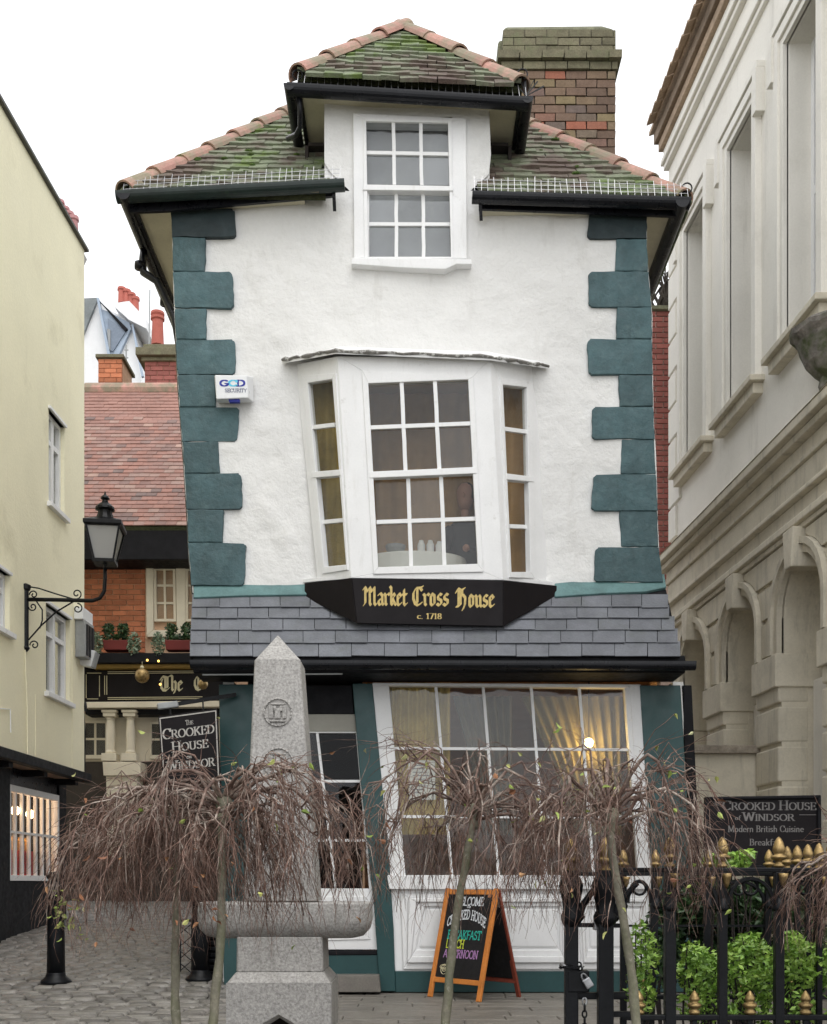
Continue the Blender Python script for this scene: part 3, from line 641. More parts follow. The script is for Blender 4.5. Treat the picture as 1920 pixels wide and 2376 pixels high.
# dormer roof
D0, D1 = W(690, 172, Y0), W(1212, 200, Y0); DA = W(937, 75, Y0 + 1.02)
kd = (DA.z - (D0.z + D1.z) / 2) / 1.02
mb = MB(); mb.ext([D0, D1, DA], dn); mb.ext([D0, DA, DA + V((0, 1.4, 0)), D0 + V((0, 1.6, 0))], dn); mb.ext([D1, DA, DA + V((0, 1.4, 0)), D1 + V((0, 1.6, 0))], dn)
droof = obj('dormer_roof', mb, M['roofbase'], house)
ex2 = (D1 - D0).normalized(); es2 = V((0, 1, kd)).normalized(); c2 = es2.y; wd2 = (D1 - D0).length; aw = (DA - D0).dot(ex2)
lay_tiles(droof, D0, ex2, es2, lambda v: aw / 1.02 * max(v, 0) * c2 + .06, lambda v: wd2 - (wd2 - aw) / 1.02 * max(v, 0) * c2 - .06, lambda p: True, vmax=1.76, v0=-.155)
ridge(droof, D0 + V((.01, 0, -.02)), DA + V((0, -.02, .01)), 4, 0); ridge(droof, D1 + V((-.01, 0, -.02)), DA + V((0, -.02, .01)), 4, 0)
ridge(droof, DA + V((0, .02, .01)), DA + V((0, 1.4, .01)), 4, 0)
mossline(droof, D0, DA, V((1, -.2, -.15)).normalized(), 70, .032, .1); mossline(droof, D1, DA, V((-1, -.2, -.15)).normalized(), 80, .034, .1)
# dormer cheeks and soffits
mb = MB(); xl, xr = FP.at(753, 300).x, FP.at(1137, 300).x
mb.box(xl, xl + .1, 10.02, 11.4, 7.3, 8.3); obj('dormer_wall', mb, M['plaster'], house); mb = MB(); mb.box(xr - .1, xr, 10.02, 11.4, 7.3, 8.2)
obj('dormer_wall', mb, M['plaster'], house)
zs0 = W(700, 238, 10).z; zs1 = W(1180, 260, 10).z
mb = MB(); mb.ext([V((D0.x + .04, 9.9, zs0)), V((D1.x - .04, 9.9, zs1)), V((D1.x - .04, 11.3, zs1)), V((D0.x + .04, 11.3, zs0))], (0, 0, .02))
obj('soffit', mb, M['soffit'], house)
zf0 = W(390, 490, 9.97).z; zf1 = W(1500, 499, 9.97).z
mb = MB()
mb.ext([V((EL.x + .05, 9.9, zf0)), V((-1.0, 9.9, lerp(zf0, W(774, 455, 9.9).z, .9))), V((-1.0, 10.02, lerp(zf0, W(774, 455, 9.9).z, .9))), V((-1.9, 10.05, zf0 + .02)), V((-1.9, 15.5, zf0 + .02)), V((EL.x + .05, 15.5, zf0))], (0, 0, .02))
mb.ext([V((ER.x - .05, 9.9, zf1)), V((.62, 9.9, W(1110, 485, 9.9).z)), V((.62, 10.02, W(1110, 485, 9.9).z)), V((1.95, 10.05, zf1 + .02)), V((1.95, 15.5, zf1 + .02)), V((ER.x - .05, 15.5, zf1))], (0, 0, .02))
obj('soffit', mb, M['soffit'], house)
# gutters and fascias
def gutter(mb, a, b, r): halfpipe(mb, a, b, r)
mb = MB(); gutter(mb, W(271, 455, 9.80), W(800, 427, 9.80), .062); gl = obj('gutter', mb, M['greengutter'], house)
mb = MB(); gutter(mb, W(1096, 455, 9.80), W(1601, 470, 9.80), .062); obj('gutter', mb, M['black'], house)
mb = MB(); gutter(mb, W(668, 205, 9.80), W(1227, 239, 9.80), .062); obj('gutter', mb, M['black'], house)
mb = MB(); gutter(mb, V((-2.605, 9.74, 7.20)), V((-2.65, 15.4, 7.2)), .062); obj('gutter', mb, M['black'], house)
mb = MB(); gutter(mb, V((2.415, 9.74, 7.13)), V((2.46, 15.4, 7.1)), .062); obj('gutter', mb, M['black'], house)
for X_, y_ in ((D0.x - .06, 206), (D1.x + .04, 236)):
    mb = MB(); gutter(mb, V((X_, 9.74, W(690, y_, 9.8).z)), V((X_, 10.7, W(690, y_, 9.8).z)), .05); obj('gutter', mb, M['black'], house)
P88 = Plane((0, 9.88, 0), (0, -1, 0))
for q_ in ([(300, 466), (776, 440), (774, 454), (386, 489), (300, 492)], [(1112, 466), (1590, 478), (1580, 502), (1490, 498), (1112, 484)], [(690, 210), (1205, 240), (1190, 251), (700, 220)]):
    mb = MB(); mb.px(P88, q_, 0, -.03); obj('fascia', mb, M['black'], house)
for X, z, yb_ in ((EL.x + .10, zf0, 15.5), (ER.x - .10, zf1, 15.5), (D0.x + .02, zs0, 11), (D1.x - .02, zs1, 11)):
    mb = MB(); mb.box(X - .015, X + .015, 9.915, yb_, z - .03, z + .2); obj('fascia', mb, M['black'], house)
for (x, y, d) in ((775, 448, 40), (1115, 472, 38)): mb = MB(); mb.bar(W(x, y, 9.82), W(x + 2, y + d, 9.95), .03, .03, (1, 0, 0)); obj('gutter_bracket', mb, M['black'], house)
mb = MB()
mb.tube([V((-2.62, 10.55, 7.16)), V((-2.62, 10.5, 7.03)), V((-2.60, 10.45, 6.88)), V((-2.46, 10.42, 6.78)), V((-2.40, 10.42, 6.66))] + [W(interp(LT, y) + (7 if y > 790 else 0), y, 10.25) for y in (740, 800, 900, 1000, 1100, 1200, 1300, 1378)], .037, 8)
for z in (6.95, 6.6): mb.lathe([(.048, -.03), (.05, 0), (.048, .03)], V((-2.64 if z > 6.8 else -2.395, 10.46, z)), 8)
obj('downpipe', mb, M['black'], house, smooth=True)
mb = MB()
mb.tube([W(694, 222, 9.84), W(697, 255, 9.88), W(697, 295, 9.95), W(688, 312, 10.05), W(668, 322, 10.2)], .024, 8)
obj('downpipe', mb, M['black'], house, smooth=True)
# wire bird guards along the eaves
def guard(a, b, h, rows):
    m = MB(); L = (b - a).length; n = int(L / .06)
    for k in range(n + 1):
        p = a + (b - a) * (k / n); q = p + V((rnd(-.01, .01), .06, h * rnd(.9, 1.15)))
        m.bar(p, q, .0038, .0038, (0, 1, 0))
    for r in range(rows):
        z = h * (r + 1) / (rows + .5)
        m.bar(a + V((0, .06 * (r + 1) / (rows + .5), z)), b + V((0, .06 * (r + 1) / (rows + .5), z)), .003, .003)
    return tag(obj('bird_guard', m, M['steel'], house), kind='stuff')
guard(W(285, 448, 9.76), W(788, 420, 9.76), .165, 3); guard(W(1102, 444, 9.76), W(1598, 458, 9.76), .165, 3); guard(W(690, 194, 9.76), W(1222, 224, 9.76), .145, 0)
mb = MB()
for (x, y, s) in ((682, 165, -1), (1222, 163, 1), (1604, 428, 1)):
    c = W(x, y, 9.82); mb.tube([c + V((s * (.01 + .045 * math.cos(t) - .045), 0, .045 * math.sin(t) - .03)) for t in [i * .5 for i in range(-3, 10)]], .007, 5)
for k in range(16):
    a = rnd(-.9, .9); c = W(1222, 222, 9.82); mb.bar(c, c + V((.16 * math.sin(a) + .04, .02, .16 * math.cos(a))), .006, .006, (0, 1, 0))
obj('hip_iron', mb, M['iron'], house)
# chimney
def brickwork(par, name, x0, x1, y0, z0, z1, ch, bl, mat, meshes=None, jit=.006, depth=.06, gap=.012, offs=None):
    r = 0; z = z0
    me = []
    for k in range(3):
        m = MB(); j = lambda: rnd(-.006, .006)
        m.prism([V((0 + j(), 0, 0 + j())), V((1 + j() * 4, 0, 0 + j())), V((1 + j() * 4, 0, 1)), V((0 + j(), 0, 1))], [V((0, 1, 0)), V((1, 1, 0)), V((1, 1, 1)), V((0, 1, 1))]); me.append(meshdata(name, m, mat))
    while z < z1 - ch * .4:
        x = x0 - (bl * .5 if r % 2 else 0)
        while x < x1 - .02:
            L = bl if (r % 2 or True) else bl
            a, b = max(x, x0), min(x + L, x1)
            if b - a > .03:
                piece(name, random.choice(me), par, mtx(V((a + gap / 2, y0 + rnd(-jit, jit), z + gap / 2)), V((b - a - gap, 0, 0)), V((0, depth, 0)), V((0, 0, ch - gap))))
            x += L
        z += ch; r += 1
YC = 12.3; pc = YC / FPX
X0, X1 = (1168 - CX) * pc, (1429 - CX) * pc
zt = lambda y: EYE + (HY - y) * pc
mb = MB(); mb.box(X0 + .012, X1 - .012, YC + .012, YC + .75, 6.0, zt(168)); mb.box(X0 + .005, X1 + .0, YC - .01, YC + .76, zt(130), zt(72))
chim = obj('chimney', mb, M['chimmortar'], house)
brickwork(chim, 'brick', X0, X1, YC - .03, zt(168) - 11 * .0955, zt(168) - .002, .0955, .235, M['chimbrick'])
mb = MB()
brickwork(chim, 'brick', X0 - .07, X1 + .06, YC - .10, zt(149), zt(128), .0985, .25, M['chimtop'], depth=.5)
brickwork(chim, 'brick', X0 - .03, X1 + .02, YC - .055, zt(168), zt(149), .093, .25, M['chimtop'], depth=.4)
brickwork(chim, 'brick', X0 - .01, X1 + .0, YC - .03, zt(128), zt(72), .091, .25, M['chimtop'], depth=.4)
mb = MB()
mb.box(X0 - .07, X0 + .1, YC - .05, YC + .8, zt(149), zt(128)); mb.box(X1 - .1, X1 + .06, YC + .2, YC + .8, zt(149), zt(128)); mb.box(X0 - .05, X0 + .05, YC + .1, YC + .8, zt(128), zt(75))
mb.prism([V((X0 - .01, YC - .03, zt(72))), V((X1, YC - .03, zt(72))), V((X1 - .14, YC + .05, zt(50))), V((X0 + .03, YC + .05, zt(53)))], [V((X0 - .01, YC + .78, zt(72))), V((X1, YC + .78, zt(72))), V((X1 - .14, YC + .6, zt(50))), V((X0 + .03, YC + .6, zt(53)))])
obj('flaunching', mb, M['mortar'], chim, bevel=.03)
# the side of the stack that shows above the hip
# ------------------------------------------------------------------ top sash window
mb = MB(); OU, IN = [(820, 262), (1082, 274), (1084, 600), (822, 600)], [(849, 279), (1043, 283), (1050, 596), (852, 596)]
ring(mb, FP, OU, IN, .035, -.09)
win = obj('window', mb, M['white'], house, bevel=.004)
ring_m = MB(); ring(ring_m, FP, [(842, 272), (1049, 277), (1052, 600), (846, 600)], [(850, 280), (1040, 284), (1047, 595), (855, 595)], .046, .02); obj('frame', ring_m, M['white'], win, bevel=.003)
m = MB(); m.px(FP, [(843, 427), (1052, 431), (1052, 442), (843, 440)], .055, -.03); obj('meeting_rail', m, M['white'], win, bevel=.004)
sash(win, FP, [(850, 279), (1040, 284), (1042, 429), (853, 427)], 3, 2, 8, .03, M['white'], M['glasshi'], wob=.6)
sash(win, FP, [(857, 443), (1045, 444), (1047, 595), (857, 595)], 3, 2, 8, .0, M['white'], M['glasshi'], wob=.6)
for q_ in ([(845, 442), (857, 442), (857, 595), (845, 595)], [(1045, 442), (1053, 442), (1053, 595), (1047, 595)]): m = MB(); m.px(FP, q_, .012, -.05); obj('stile', m, M['white'], win)
m = MB(); m.px(FP, [(816, 597), (1094, 601), (1095, 613), (1060, 612), (1034, 624), (940, 621), (816, 612)], .085, -.05); obj('sill', m, M['white'], win, bevel=.006)
mb = MB(); mb.px(Plane((0, 10.14, 0), (0, -1, 0)), [(830, 260), (1065, 260), (1068, 610), (835, 610)], 0, -.03); obj('net_curtain', mb, M['paleroom'], house)
# ------------------------------------------------------------------ oriel bay
YB = 9.65
PF = Plane((0, YB, 0), (0, -1, 0)); PL = plane3(W(690, 850, 10.0), W(784, 832, YB), W(815, 1340, YB)); PR = plane3(W(1238, 856, 10.0), W(1138, 838, YB), W(1168, 1345, YB))
mb = MB()
oF, iF = [(784, 826), (1138, 832), (1168, 1346), (815, 1341)], [(841, 860), (1098, 874), (1121, 1326), (868, 1331)]
oL, iL = [(686, 846), (784, 826), (815, 1341), (738, 1354)], [(702, 873), (777, 866), (811, 1322), (734, 1330)]
iL = [(702, 874), (778, 866), (806, 1321), (748, 1331)]
oR, iR = [(1138, 832), (1240, 852), (1280, 1358), (1168, 1346)], [(1161, 876), (1237, 886), (1240, 1341), (1184, 1339)]
ring(mb, PF, oF, iF, 0, -.06); ring(mb, PL, oL, iL, 0, -.05); ring(mb, PR, oR, iR, 0, -.05)
bay = obj('bay_window', mb, M['white'], house, bevel=.004)
def bay_sash(pl, fo, up, lo, nx, railq, deep=.03):
    m = MB(); ring(m, pl, fo, up[:2] + lo[2:], .014, -.05); obj('frame', m, M['white'], bay, bevel=.004)
    sash(bay, pl, up, nx, 2, 9, .004, M['white'], M['glass'], wob=.5); sash(bay, pl, lo, nx, 2, 9, -.022, M['white'], M['glass'], wob=.5)
    m = MB(); m.px(pl, railq, .02, -.045); obj('meeting_rail', m, M['white'], bay, bevel=.004)
bay_sash(PF, [(840, 859), (1099, 873), (1122, 1327), (867, 1332)], [(855, 889), (1087, 880), (1098, 1084), (863, 1094)], [(870, 1106), (1101, 1098), (1109, 1308), (878, 1316)], 3, [(858, 1094), (1105, 1083), (1107, 1098), (858, 1109)])
bay_sash(PL, [(700, 872), (779, 865), (807, 1322), (746, 1332)], [(714, 888), (771, 879), (782, 1091), (727, 1095)], [(738, 1108), (789, 1103), (803, 1310), (752, 1315)], 1, [(722, 1095), (790, 1089), (791, 1103), (722, 1109)])
bay_sash(PR, [(1160, 875), (1238, 885), (1241, 1342), (1183, 1340)], [(1168, 892), (1223, 898), (1231, 1106), (1177, 1097)], [(1179, 1114), (1224, 1118), (1232, 1327), (1188, 1327)], 1, [(1176, 1098), (1240, 1106), (1240, 1118), (1176, 1112)])
m = MB()
A = [W(655, 838, 9.96), W(779, 815, 9.58), W(1140, 830, 9.58), W(1274, 850, 9.96)]; B = [W(668, 826, 10.02), W(790, 803, 10.02), W(1135, 815, 10.02), W(1258, 838, 10.02)]
for i in range(3): m.ext([A[i], A[i + 1], B[i + 1], B[i]], (0, 0, -.022))
obj('hood', m, M['white'], bay)
m = MB(); pth = []; rr = []
for i in range(3):
    for k in range(14):
        t = k / 14; pth.append(A[i].lerp(A[i + 1], t) + V((0, -.006, .004 + rnd(-.006, .008)))); rr.append(rnd(.006, .022))
pth.append(A[3]); rr.append(.012)
m.tube(pth, rr, 6); obj('lead_edge', m, mk('grey_lead', (0.20, 0.19, 0.175), .8, .3, 9, .2, 60, .5, 40, .01, dirt=((.7, .7, .68), .52, .6, 14, .9)), bay)
m = MB(); m.ext([W(700, 1352, 10), W(815, 1341, YB + .03), W(1168, 1346, YB + .03), W(1285, 1358, 10)], (0, 0, .03)); m.ext([W(690, 852, 10), W(784, 836, YB + .03), W(1138, 842, YB + .03), W(1238, 858, 10)], (0, 0, .02)); obj('bay_floor', m, M['white'], bay)
# rooms behind the glass
def room(x0, x1, y0, y1, z0, z1, mat, name='room_lining'):
    m = MB(); t = .03
    m.box(x0, x1, y1, y1 + t, z0, z1); m.box(x0 - t, x0, y0, y1, z0, z1); m.box(x1, x1 + t, y0, y1, z0, z1); m.box(x0, x1, y0, y1, z0 - t, z0); m.box(x0, x1, y0, y1, z1, z1 + t)
    return obj(name, m, mat, house)
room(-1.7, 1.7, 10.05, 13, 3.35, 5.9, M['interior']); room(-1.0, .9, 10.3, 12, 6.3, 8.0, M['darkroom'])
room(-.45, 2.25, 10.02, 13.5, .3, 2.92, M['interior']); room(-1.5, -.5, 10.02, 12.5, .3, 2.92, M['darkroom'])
def drape(name, pts, mat, z0, z1, amp=.03, waves=9, par=house, taper=None):
    """hanging cloth along a plan polyline pts, from z1 down to z0"""
    m = MB(); n = waves * 6; k = 6; a, b = V((*pts[0], 0)), V((*pts[1], 0)); d = (b - a); nrm = V((-d.y, d.x, 0)).normalized()
    for j in range(k + 1):
        v = j / k
        for i in range(n + 1):
            u = i / n; uu = u if not taper else lerp(u, taper, v * .75 * (1 - .3 * v))
            p = a + d * uu + nrm * amp * math.sin(u * waves * 6.283 + .6 * math.sin(7 * u)); m.v.append(V((p.x, p.y, lerp(z1, z0, v))))
    for j in range(k):
        for i in range(n):
            q = j * (n + 1) + i; m.f.append((q, q + 1, q + n + 2, q + n + 1))
    return obj(name, m, mat, par, smooth=True, fix=False)
drape('curtain', ((-1.2, 10.09), (-.58, 10.09)), M['baycurtain'], 3.6, 5.85, .02, 6); drape('curtain', ((.72, 10.12), (1.3, 10.09)), M['brownreflect'], 3.6, 5.85, .012, 5)
drape('curtain', ((-.62, 10.75), (.62, 10.75)), M['brownreflect'], 3.4, 5.85, .02, 7)  # added sheet that gives the middle bay panes their brown reflected tone
drape('drape', ((-.24, 10.0), (.34, 10.03)), M['curtain'], 1.45, 2.85, .03, 8, taper=0.0); drape('drape', ((.36, 10.12), (.92, 10.16)), M['net'], 1.45, 2.75, .03, 7, taper=1.0)
drape('drape', ((1.0, 10.16), (1.95, 10.16)), M['drape'], 1.45, 2.75, .03, 9, taper=1.0); drape('drape', ((1.35, 10.2), (2.0, 10.22)), M['net'], 1.45, 2.75, .03, 5)
# ------------------------------------------------------------------ slate skirt roof
SP = plane3(W(448, 1380, 9.96), W(1545, 1372, 9.96), W(1000, 1522, 9.48))
mb = MB(); mb.px(SP, [(447, 1376), (1546, 1368), (1580, 1520), (441, 1522)], .0, -.05)
skirt = obj('slate_roof', mb, M['blackwood'], house)
ROWS = [(1366, 1383), (1381, 1408), (1406, 1434), (1432, 1461), (1460, 1491), (1490, 1522)]
RX = [(1366, 1542), (1408, 1552), (1434, 1560), (1461, 1567), (1491, 1574), (1522, 1580)]; LX = [(1381, 447), (1522, 440)]
for r, (ya, yb) in enumerate(ROWS[1:]):
    wpx = 70 + r * 1.6; x = interp(LX, yb) - (wpx * .5 if r % 2 else .08 * wpx); xr_ = interp(RX, yb)
    while x < xr_:
        a, b = max(x, interp(LX, yb)), min(x + wpx, xr_)
        if b - a > 8:
            s = lambda yy: -4 * (yy - 1450) / 1000 * (a - 1000) / 500 - (a - 1000) * .004
            e = rnd(-1, 1); lo_ = .022 + rnd(-.004, .004)
            fr = [SP.at(a + .8, ya - 2, .004), SP.at(b - .8, ya - 2, .004), SP.at(b - .8 + rnd(-.5, .5), yb + e, lo_ + rnd(-.004, .004)), SP.at(a + .8 + rnd(-.5, .5), yb + e + rnd(-.8, .8), lo_)]
            m = MB(); m.prism(fr, [p - SP.n * .009 for p in fr]); obj('slate', m, M['slate'], skirt)
        x += wpx
for q_ in ([(449, 1358), (560, 1353), (692, 1344), (712, 1353), (712, 1379), (570, 1381), (449, 1386)], [(1288, 1353), (1400, 1342), (1543, 1331), (1547, 1362), (1500, 1372), (1400, 1376), (1288, 1384)]):
    m = MB(); m.px(SP, q_, .028, -.02); obj('flashing', m, M['lead'], skirt, bevel=.008)
# the gutter, fascia and shopfront below
mb = MB(); a, b = W(443, 1540, 9.40), W(1614, 1543, 9.40); halfpipe(mb, a, b, .048, flat=.5)
obj('gutter', mb, M['black'], house, smooth=False)
mb = MB(); z1 = W(0, 1524, 9.47).z; z0 = W(0, 1583, 9.94).z
mb.box(-1.93, 2.38, 9.50, 9.94, z0, W(0, 1521, 9.50).z); obj('fascia', mb, M['blackwood'], house, bevel=.01)
GP = Plane((0, 9.92, 0), (0, -1, 0))
def slab(name, poly, f, b, mat, par=house, bevel=.006, pl=GP):
    m = MB(); m.px(pl, poly, f, b); return obj(name, m, mat, par, bevel=bevel)
slab('pilaster', [(508, 1588), (594, 1588), (604, 2303), (520, 2303)], .06, -.05, M['tealwood'])
slab('pilaster', [(818, 1586), (864, 1586), (900, 1950), (914, 2156), (918, 2301), (882, 2301), (868, 2100), (836, 1803)], .05, -.05, M['tealwood'])
slab('pilaster', [(1486, 1590), (1580, 1590), (1622, 2303), (1530, 2303)], .05, -.05, M['tealwood'])
slab('pilaster', [(1581, 1590), (1606, 1590), (1640, 2303), (1623, 2303)], -.05, -.3, M['blackwood'])
slab('lintel', [(594, 1590), (817, 1590), (822, 1657), (596, 1657)], .01, -.05, M['blackwood'])
slab('transom', [(596, 1657), (824, 1657), (828, 1698), (600, 1698)], .0, -.05, mk('grey_cream_paint', (.30, .29, .25), .6, .08, 4, .03, 40))
m = MB(); ring(m, GP, [(600, 1698), (834, 1698), (878, 2204), (660, 2204)], [(622, 1701), (826, 1701), (857, 2062), (680, 2062)], .0, -.05)
door = obj('door', m, M['white'], house, bevel=.004)
sash(door, GP, [(622, 1701), (826, 1701), (857, 2062), (680, 2062)], [0, .56, 1], [0, .31, .69, 1], 6, -.005, M['white'], M['doorglass'])
slab('panel', [(682, 2066), (858, 2064), (868, 2196), (700, 2200)], -.008, -.04, M['white'], door)
m = MB(); ring(m, GP, [(700, 2082), (852, 2080), (860, 2180), (712, 2184)], [(716, 2096), (840, 2094), (846, 2166), (728, 2170)], .012, -.03); obj('moulding', m, M['white'], door, bevel=.004)
slab('threshold', [(596, 2208), (880, 2206), (880, 2216), (596, 2218)], .03, -.05, M['blackwood'])
slab('plinth', [(598, 2218), (881, 2216), (882, 2264), (598, 2264)], .02, -.1, M['tealwood'])
slab('doorstep', [(560, 2264), (880, 2264), (884, 2303), (560, 2303)], .20, -.1, M['paver'])
mb = MB(); OW, IW = [(864, 1584), (1488, 1588), (1519, 2042), (906, 2042)], [(903, 1591), (1450, 1596), (1482, 2036), (942, 2036)]
ring(mb, GP, OW, IW, .035, -.06); shop = obj('shop_window', mb, M['white'], house, bevel=.006)
m = MB(); m.px(GP, [(1462, 1590), (1467, 1590), (1497, 2040), (1492, 2040)], .045, .03); obj('moulding', m, M['white'], shop)
sash(shop, GP, IW, [0, .199, .40, .604, .808, 1], [0, .327, .683, 1], 6.5, .0, M['white'], M['glass'])
slab('sill', [(898, 2031), (1524, 2031), (1526, 2064), (903, 2064)], .09, -.05, M['white'])
slab('panel', [(907, 2064), (1521, 2064), (1532, 2254), (917, 2254)], .02, -.05, M['white'])
def moulded(o, i):
    m = MB()
    for k, (t, h) in enumerate(((0, .045), (.33, .075), (.66, .05))):
        A_ = [(lerp(p[0], q[0], t), lerp(p[1], q[1], t)) for p, q in zip(o, i)]; t2 = t + .33
        B_ = [(lerp(p[0], q[0], t2), lerp(p[1], q[1], t2)) for p, q in zip(o, i)]
        ring(m, GP, A_, B_, h, .0)
    obj('moulding', m, M['white'], house, bevel=.008)
moulded([(930, 2074), (1314, 2074), (1322, 2250), (936, 2250)], [(985, 2104), (1300, 2104), (1300, 2204), (965, 2204)])
moulded([(1342, 2074), (1508, 2074), (1520, 2250), (1350, 2250)], [(1362, 2104), (1494, 2104), (1500, 2204), (1366, 2204)])
slab('panel', [(990, 2108), (1296, 2108), (1296, 2200), (972, 2200)], .04, 0, M['white'], bevel=.02); slab('panel', [(1366, 2108), (1490, 2108), (1496, 2200), (1370, 2200)], .04, 0, M['white'], bevel=.02)
slab('plinth', [(917, 2254), (1534, 2254), (1536, 2303), (918, 2303)], .03, -.1, M['tealwood'])
for x in (712, 655): pass
m = MB(); m.bar(W(470, 1566, 9.48), W(795, 1564, 9.48), .012, .012); obj('cable', m, M['greyplastic'], house)
# ================================================================== YELLOW BUILDING ON THE LEFT
yel = thing('yellow_building', (-4.6, 13, gz(13)), 'pale yellow rendered building with a jettied upper floor over a black shopfront', 'building')
yx = lambda Y: -4.55 + .028 * (Y - 15)
PYW = Plane((-4.55, 15, 0), (1, -.028, 0))
def yb(mb, s0, s1, z0, z1, f, b):   # box on the yellow wall, f / b = proud / behind distance
    return mb.prism([V((yx(s0) + f, s0, z0)), V((yx(s1) + f, s1, z0)), V((yx(s1) + f, s1, z1)), V((yx(s0) + f, s0, z1))],
                    [V((yx(s0) + b, s0, z0)), V((yx(s1) + b, s1, z0)), V((yx(s1) + b, s1, z1)), V((yx(s0) + b, s0, z1))])
HOL = [(13.65, 14.22, 5.79, 6.97), (13.56, 14.42, 3.39, 4.50), (11.72, 12.42, 3.86, 4.52), (11.1, 11.7, 5.79, 6.97)]
mb = MB(); sy = sorted({3.0, 15.0} | {h[0] for h in HOL} | {h[1] for h in HOL}); zy = sorted({2.5, 9.6} | {h[2] for h in HOL} | {h[3] for h in HOL})
for a, b in zip(sy, sy[1:]):
    for c, d in zip(zy, zy[1:]):
        m_, n_ = (a + b) / 2, (c + d) / 2
        if any(h[0] < m_ < h[1] and h[2] < n_ < h[3] for h in HOL): continue
        mb.quad(V((yx(a), a, c)), V((yx(b), b, c)), V((yx(b), b, d)), V((yx(a), a, d)))
for h in HOL:
    P = [V((yx(h[0]), h[0], h[2])), V((yx(h[1]), h[1], h[2])), V((yx(h[1]), h[1], h[3])), V((yx(h[0]), h[0], h[3]))]
    for k in range(4): mb.quad(P[k], P[(k + 1) % 4], P[(k + 1) % 4] - V((.16, 0, 0)), P[k] - V((.16, 0, 0)))
P = [V((yx(3), 3, 9.53)), V((yx(15), 15, 9.6))]
mb.quad(V((yx(3), 3, 9.6)), V((yx(15), 15, 9.6)), V((yx(15), 15, 9.75)), V((yx(3), 3, 9.66)))
mb.quad(V((yx(15), 15, 2.5)), V((-12, 15, 2.5)), V((-12, 15, 9.75)), V((yx(15), 15, 9.75)))
mb.quad(V((yx(3), 3, 9.6)), V((yx(15), 15, 9.7)), V((-12, 15, 9.7)), V((-12, 3, 9.6)))
obj('wall', mb, M['yellow'], yel, fix=False)
mb = MB(); mb.prism([V((yx(3) + .05, 3, 9.65)), V((yx(15.05) + .05, 15.05, 9.75)), V((yx(15.05) + .05, 15.05, 9.785)), V((yx(3) + .05, 3, 9.69))], [V((yx(3) - .25, 3, 9.64)), V((yx(15.05) - .25, 15.05, 9.73)), V((yx(15.05) - .25, 15.05, 9.79)), V((yx(3) - .25, 3, 9.70))])
obj('coping', mb, mk('dark_lead_edge', (.10, .10, .09), .7, .2, 5, .1, 40), yel)
for h, nx_, nz_ in zip(HOL, (2, 2, 1, 2), (2, 2, 2, 2)):
    m = MB(); w_ = .06
    yb(m, h[0], h[0] + w_, h[2], h[3], -.05, -.14); yb(m, h[1] - w_, h[1], h[2], h[3], -.05, -.14); yb(m, h[0] + w_, h[1] - w_, h[2], h[2] + w_, -.05, -.14); yb(m, h[0] + w_, h[1] - w_, h[3] - w_, h[3], -.05, -.14)
    wn = obj('window', m, M['white'], yel, bevel=.005)
    for k in range(1, nx_):
        s = lerp(h[0], h[1], k / nx_); m = MB(); yb(m, s - .04, s + .04, h[2] + w_, h[3] - w_, -.055, -.13); obj('mullion', m, M['white'], wn)
    zt_ = lerp(h[2], h[3], .70)
    for k in range(nx_):
        a, b = lerp(h[0] + w_, h[1] - w_, k / nx_) + (.03 if k else 0), lerp(h[0] + w_, h[1] - w_, (k + 1) / nx_) - (.03 if k < nx_ - 1 else 0)
        m = MB(); yb(m, a, b, zt_ - .03, zt_ + .03, -.06, -.12); obj('glazing_bar', m, M['white'], wn)
        m = MB(); yb(m, a, b, h[2] + w_, zt_ - .03, -.10, -.11); obj('pane', m, M['glass'], wn)
        m = MB(); yb(m, a, b, zt_ + .03, h[3] - w_, -.10, -.11); obj('pane', m, M['glass'], wn)
    m = MB(); yb(m, h[0] - .06, h[1] + .06, h[2] - .06, h[2], .06, -.1); obj('sill', m, M['white'], wn, bevel=.005)
    m = MB(); yb(m, h[0] - .02, h[1] + .02, h[3], h[3] + .035, .03, -.1); obj('head', m, M['white'], wn)
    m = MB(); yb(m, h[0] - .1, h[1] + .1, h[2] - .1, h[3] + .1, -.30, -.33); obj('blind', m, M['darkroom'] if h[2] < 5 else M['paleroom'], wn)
m = MB(); m.tube([PYW.at(58, 1508, .02), PYW.at(60, 1560, .02), PYW.at(63, 1640, .02), PYW.at(64, 1752, .02)], .008, 5); obj('cable', m, M['yellow'], yel)
m = MB(); m.tube([PYW.at(0, 1644, .015), PYW.at(24, 1646, .015), PYW.at(25, 1700, .015)], .007, 5); obj('cable', m, M['plastic'], yel)
m = MB(); yb(m, 14.50, 14.512, 2.55, 4.2, .006, -.01); obj('render_joint', m, M['yellow'], yel); m = MB(); yb(m, 13.2, 13.212, 2.55, 3.3, .006, -.01); obj('render_joint', m, M['yellow'], yel)
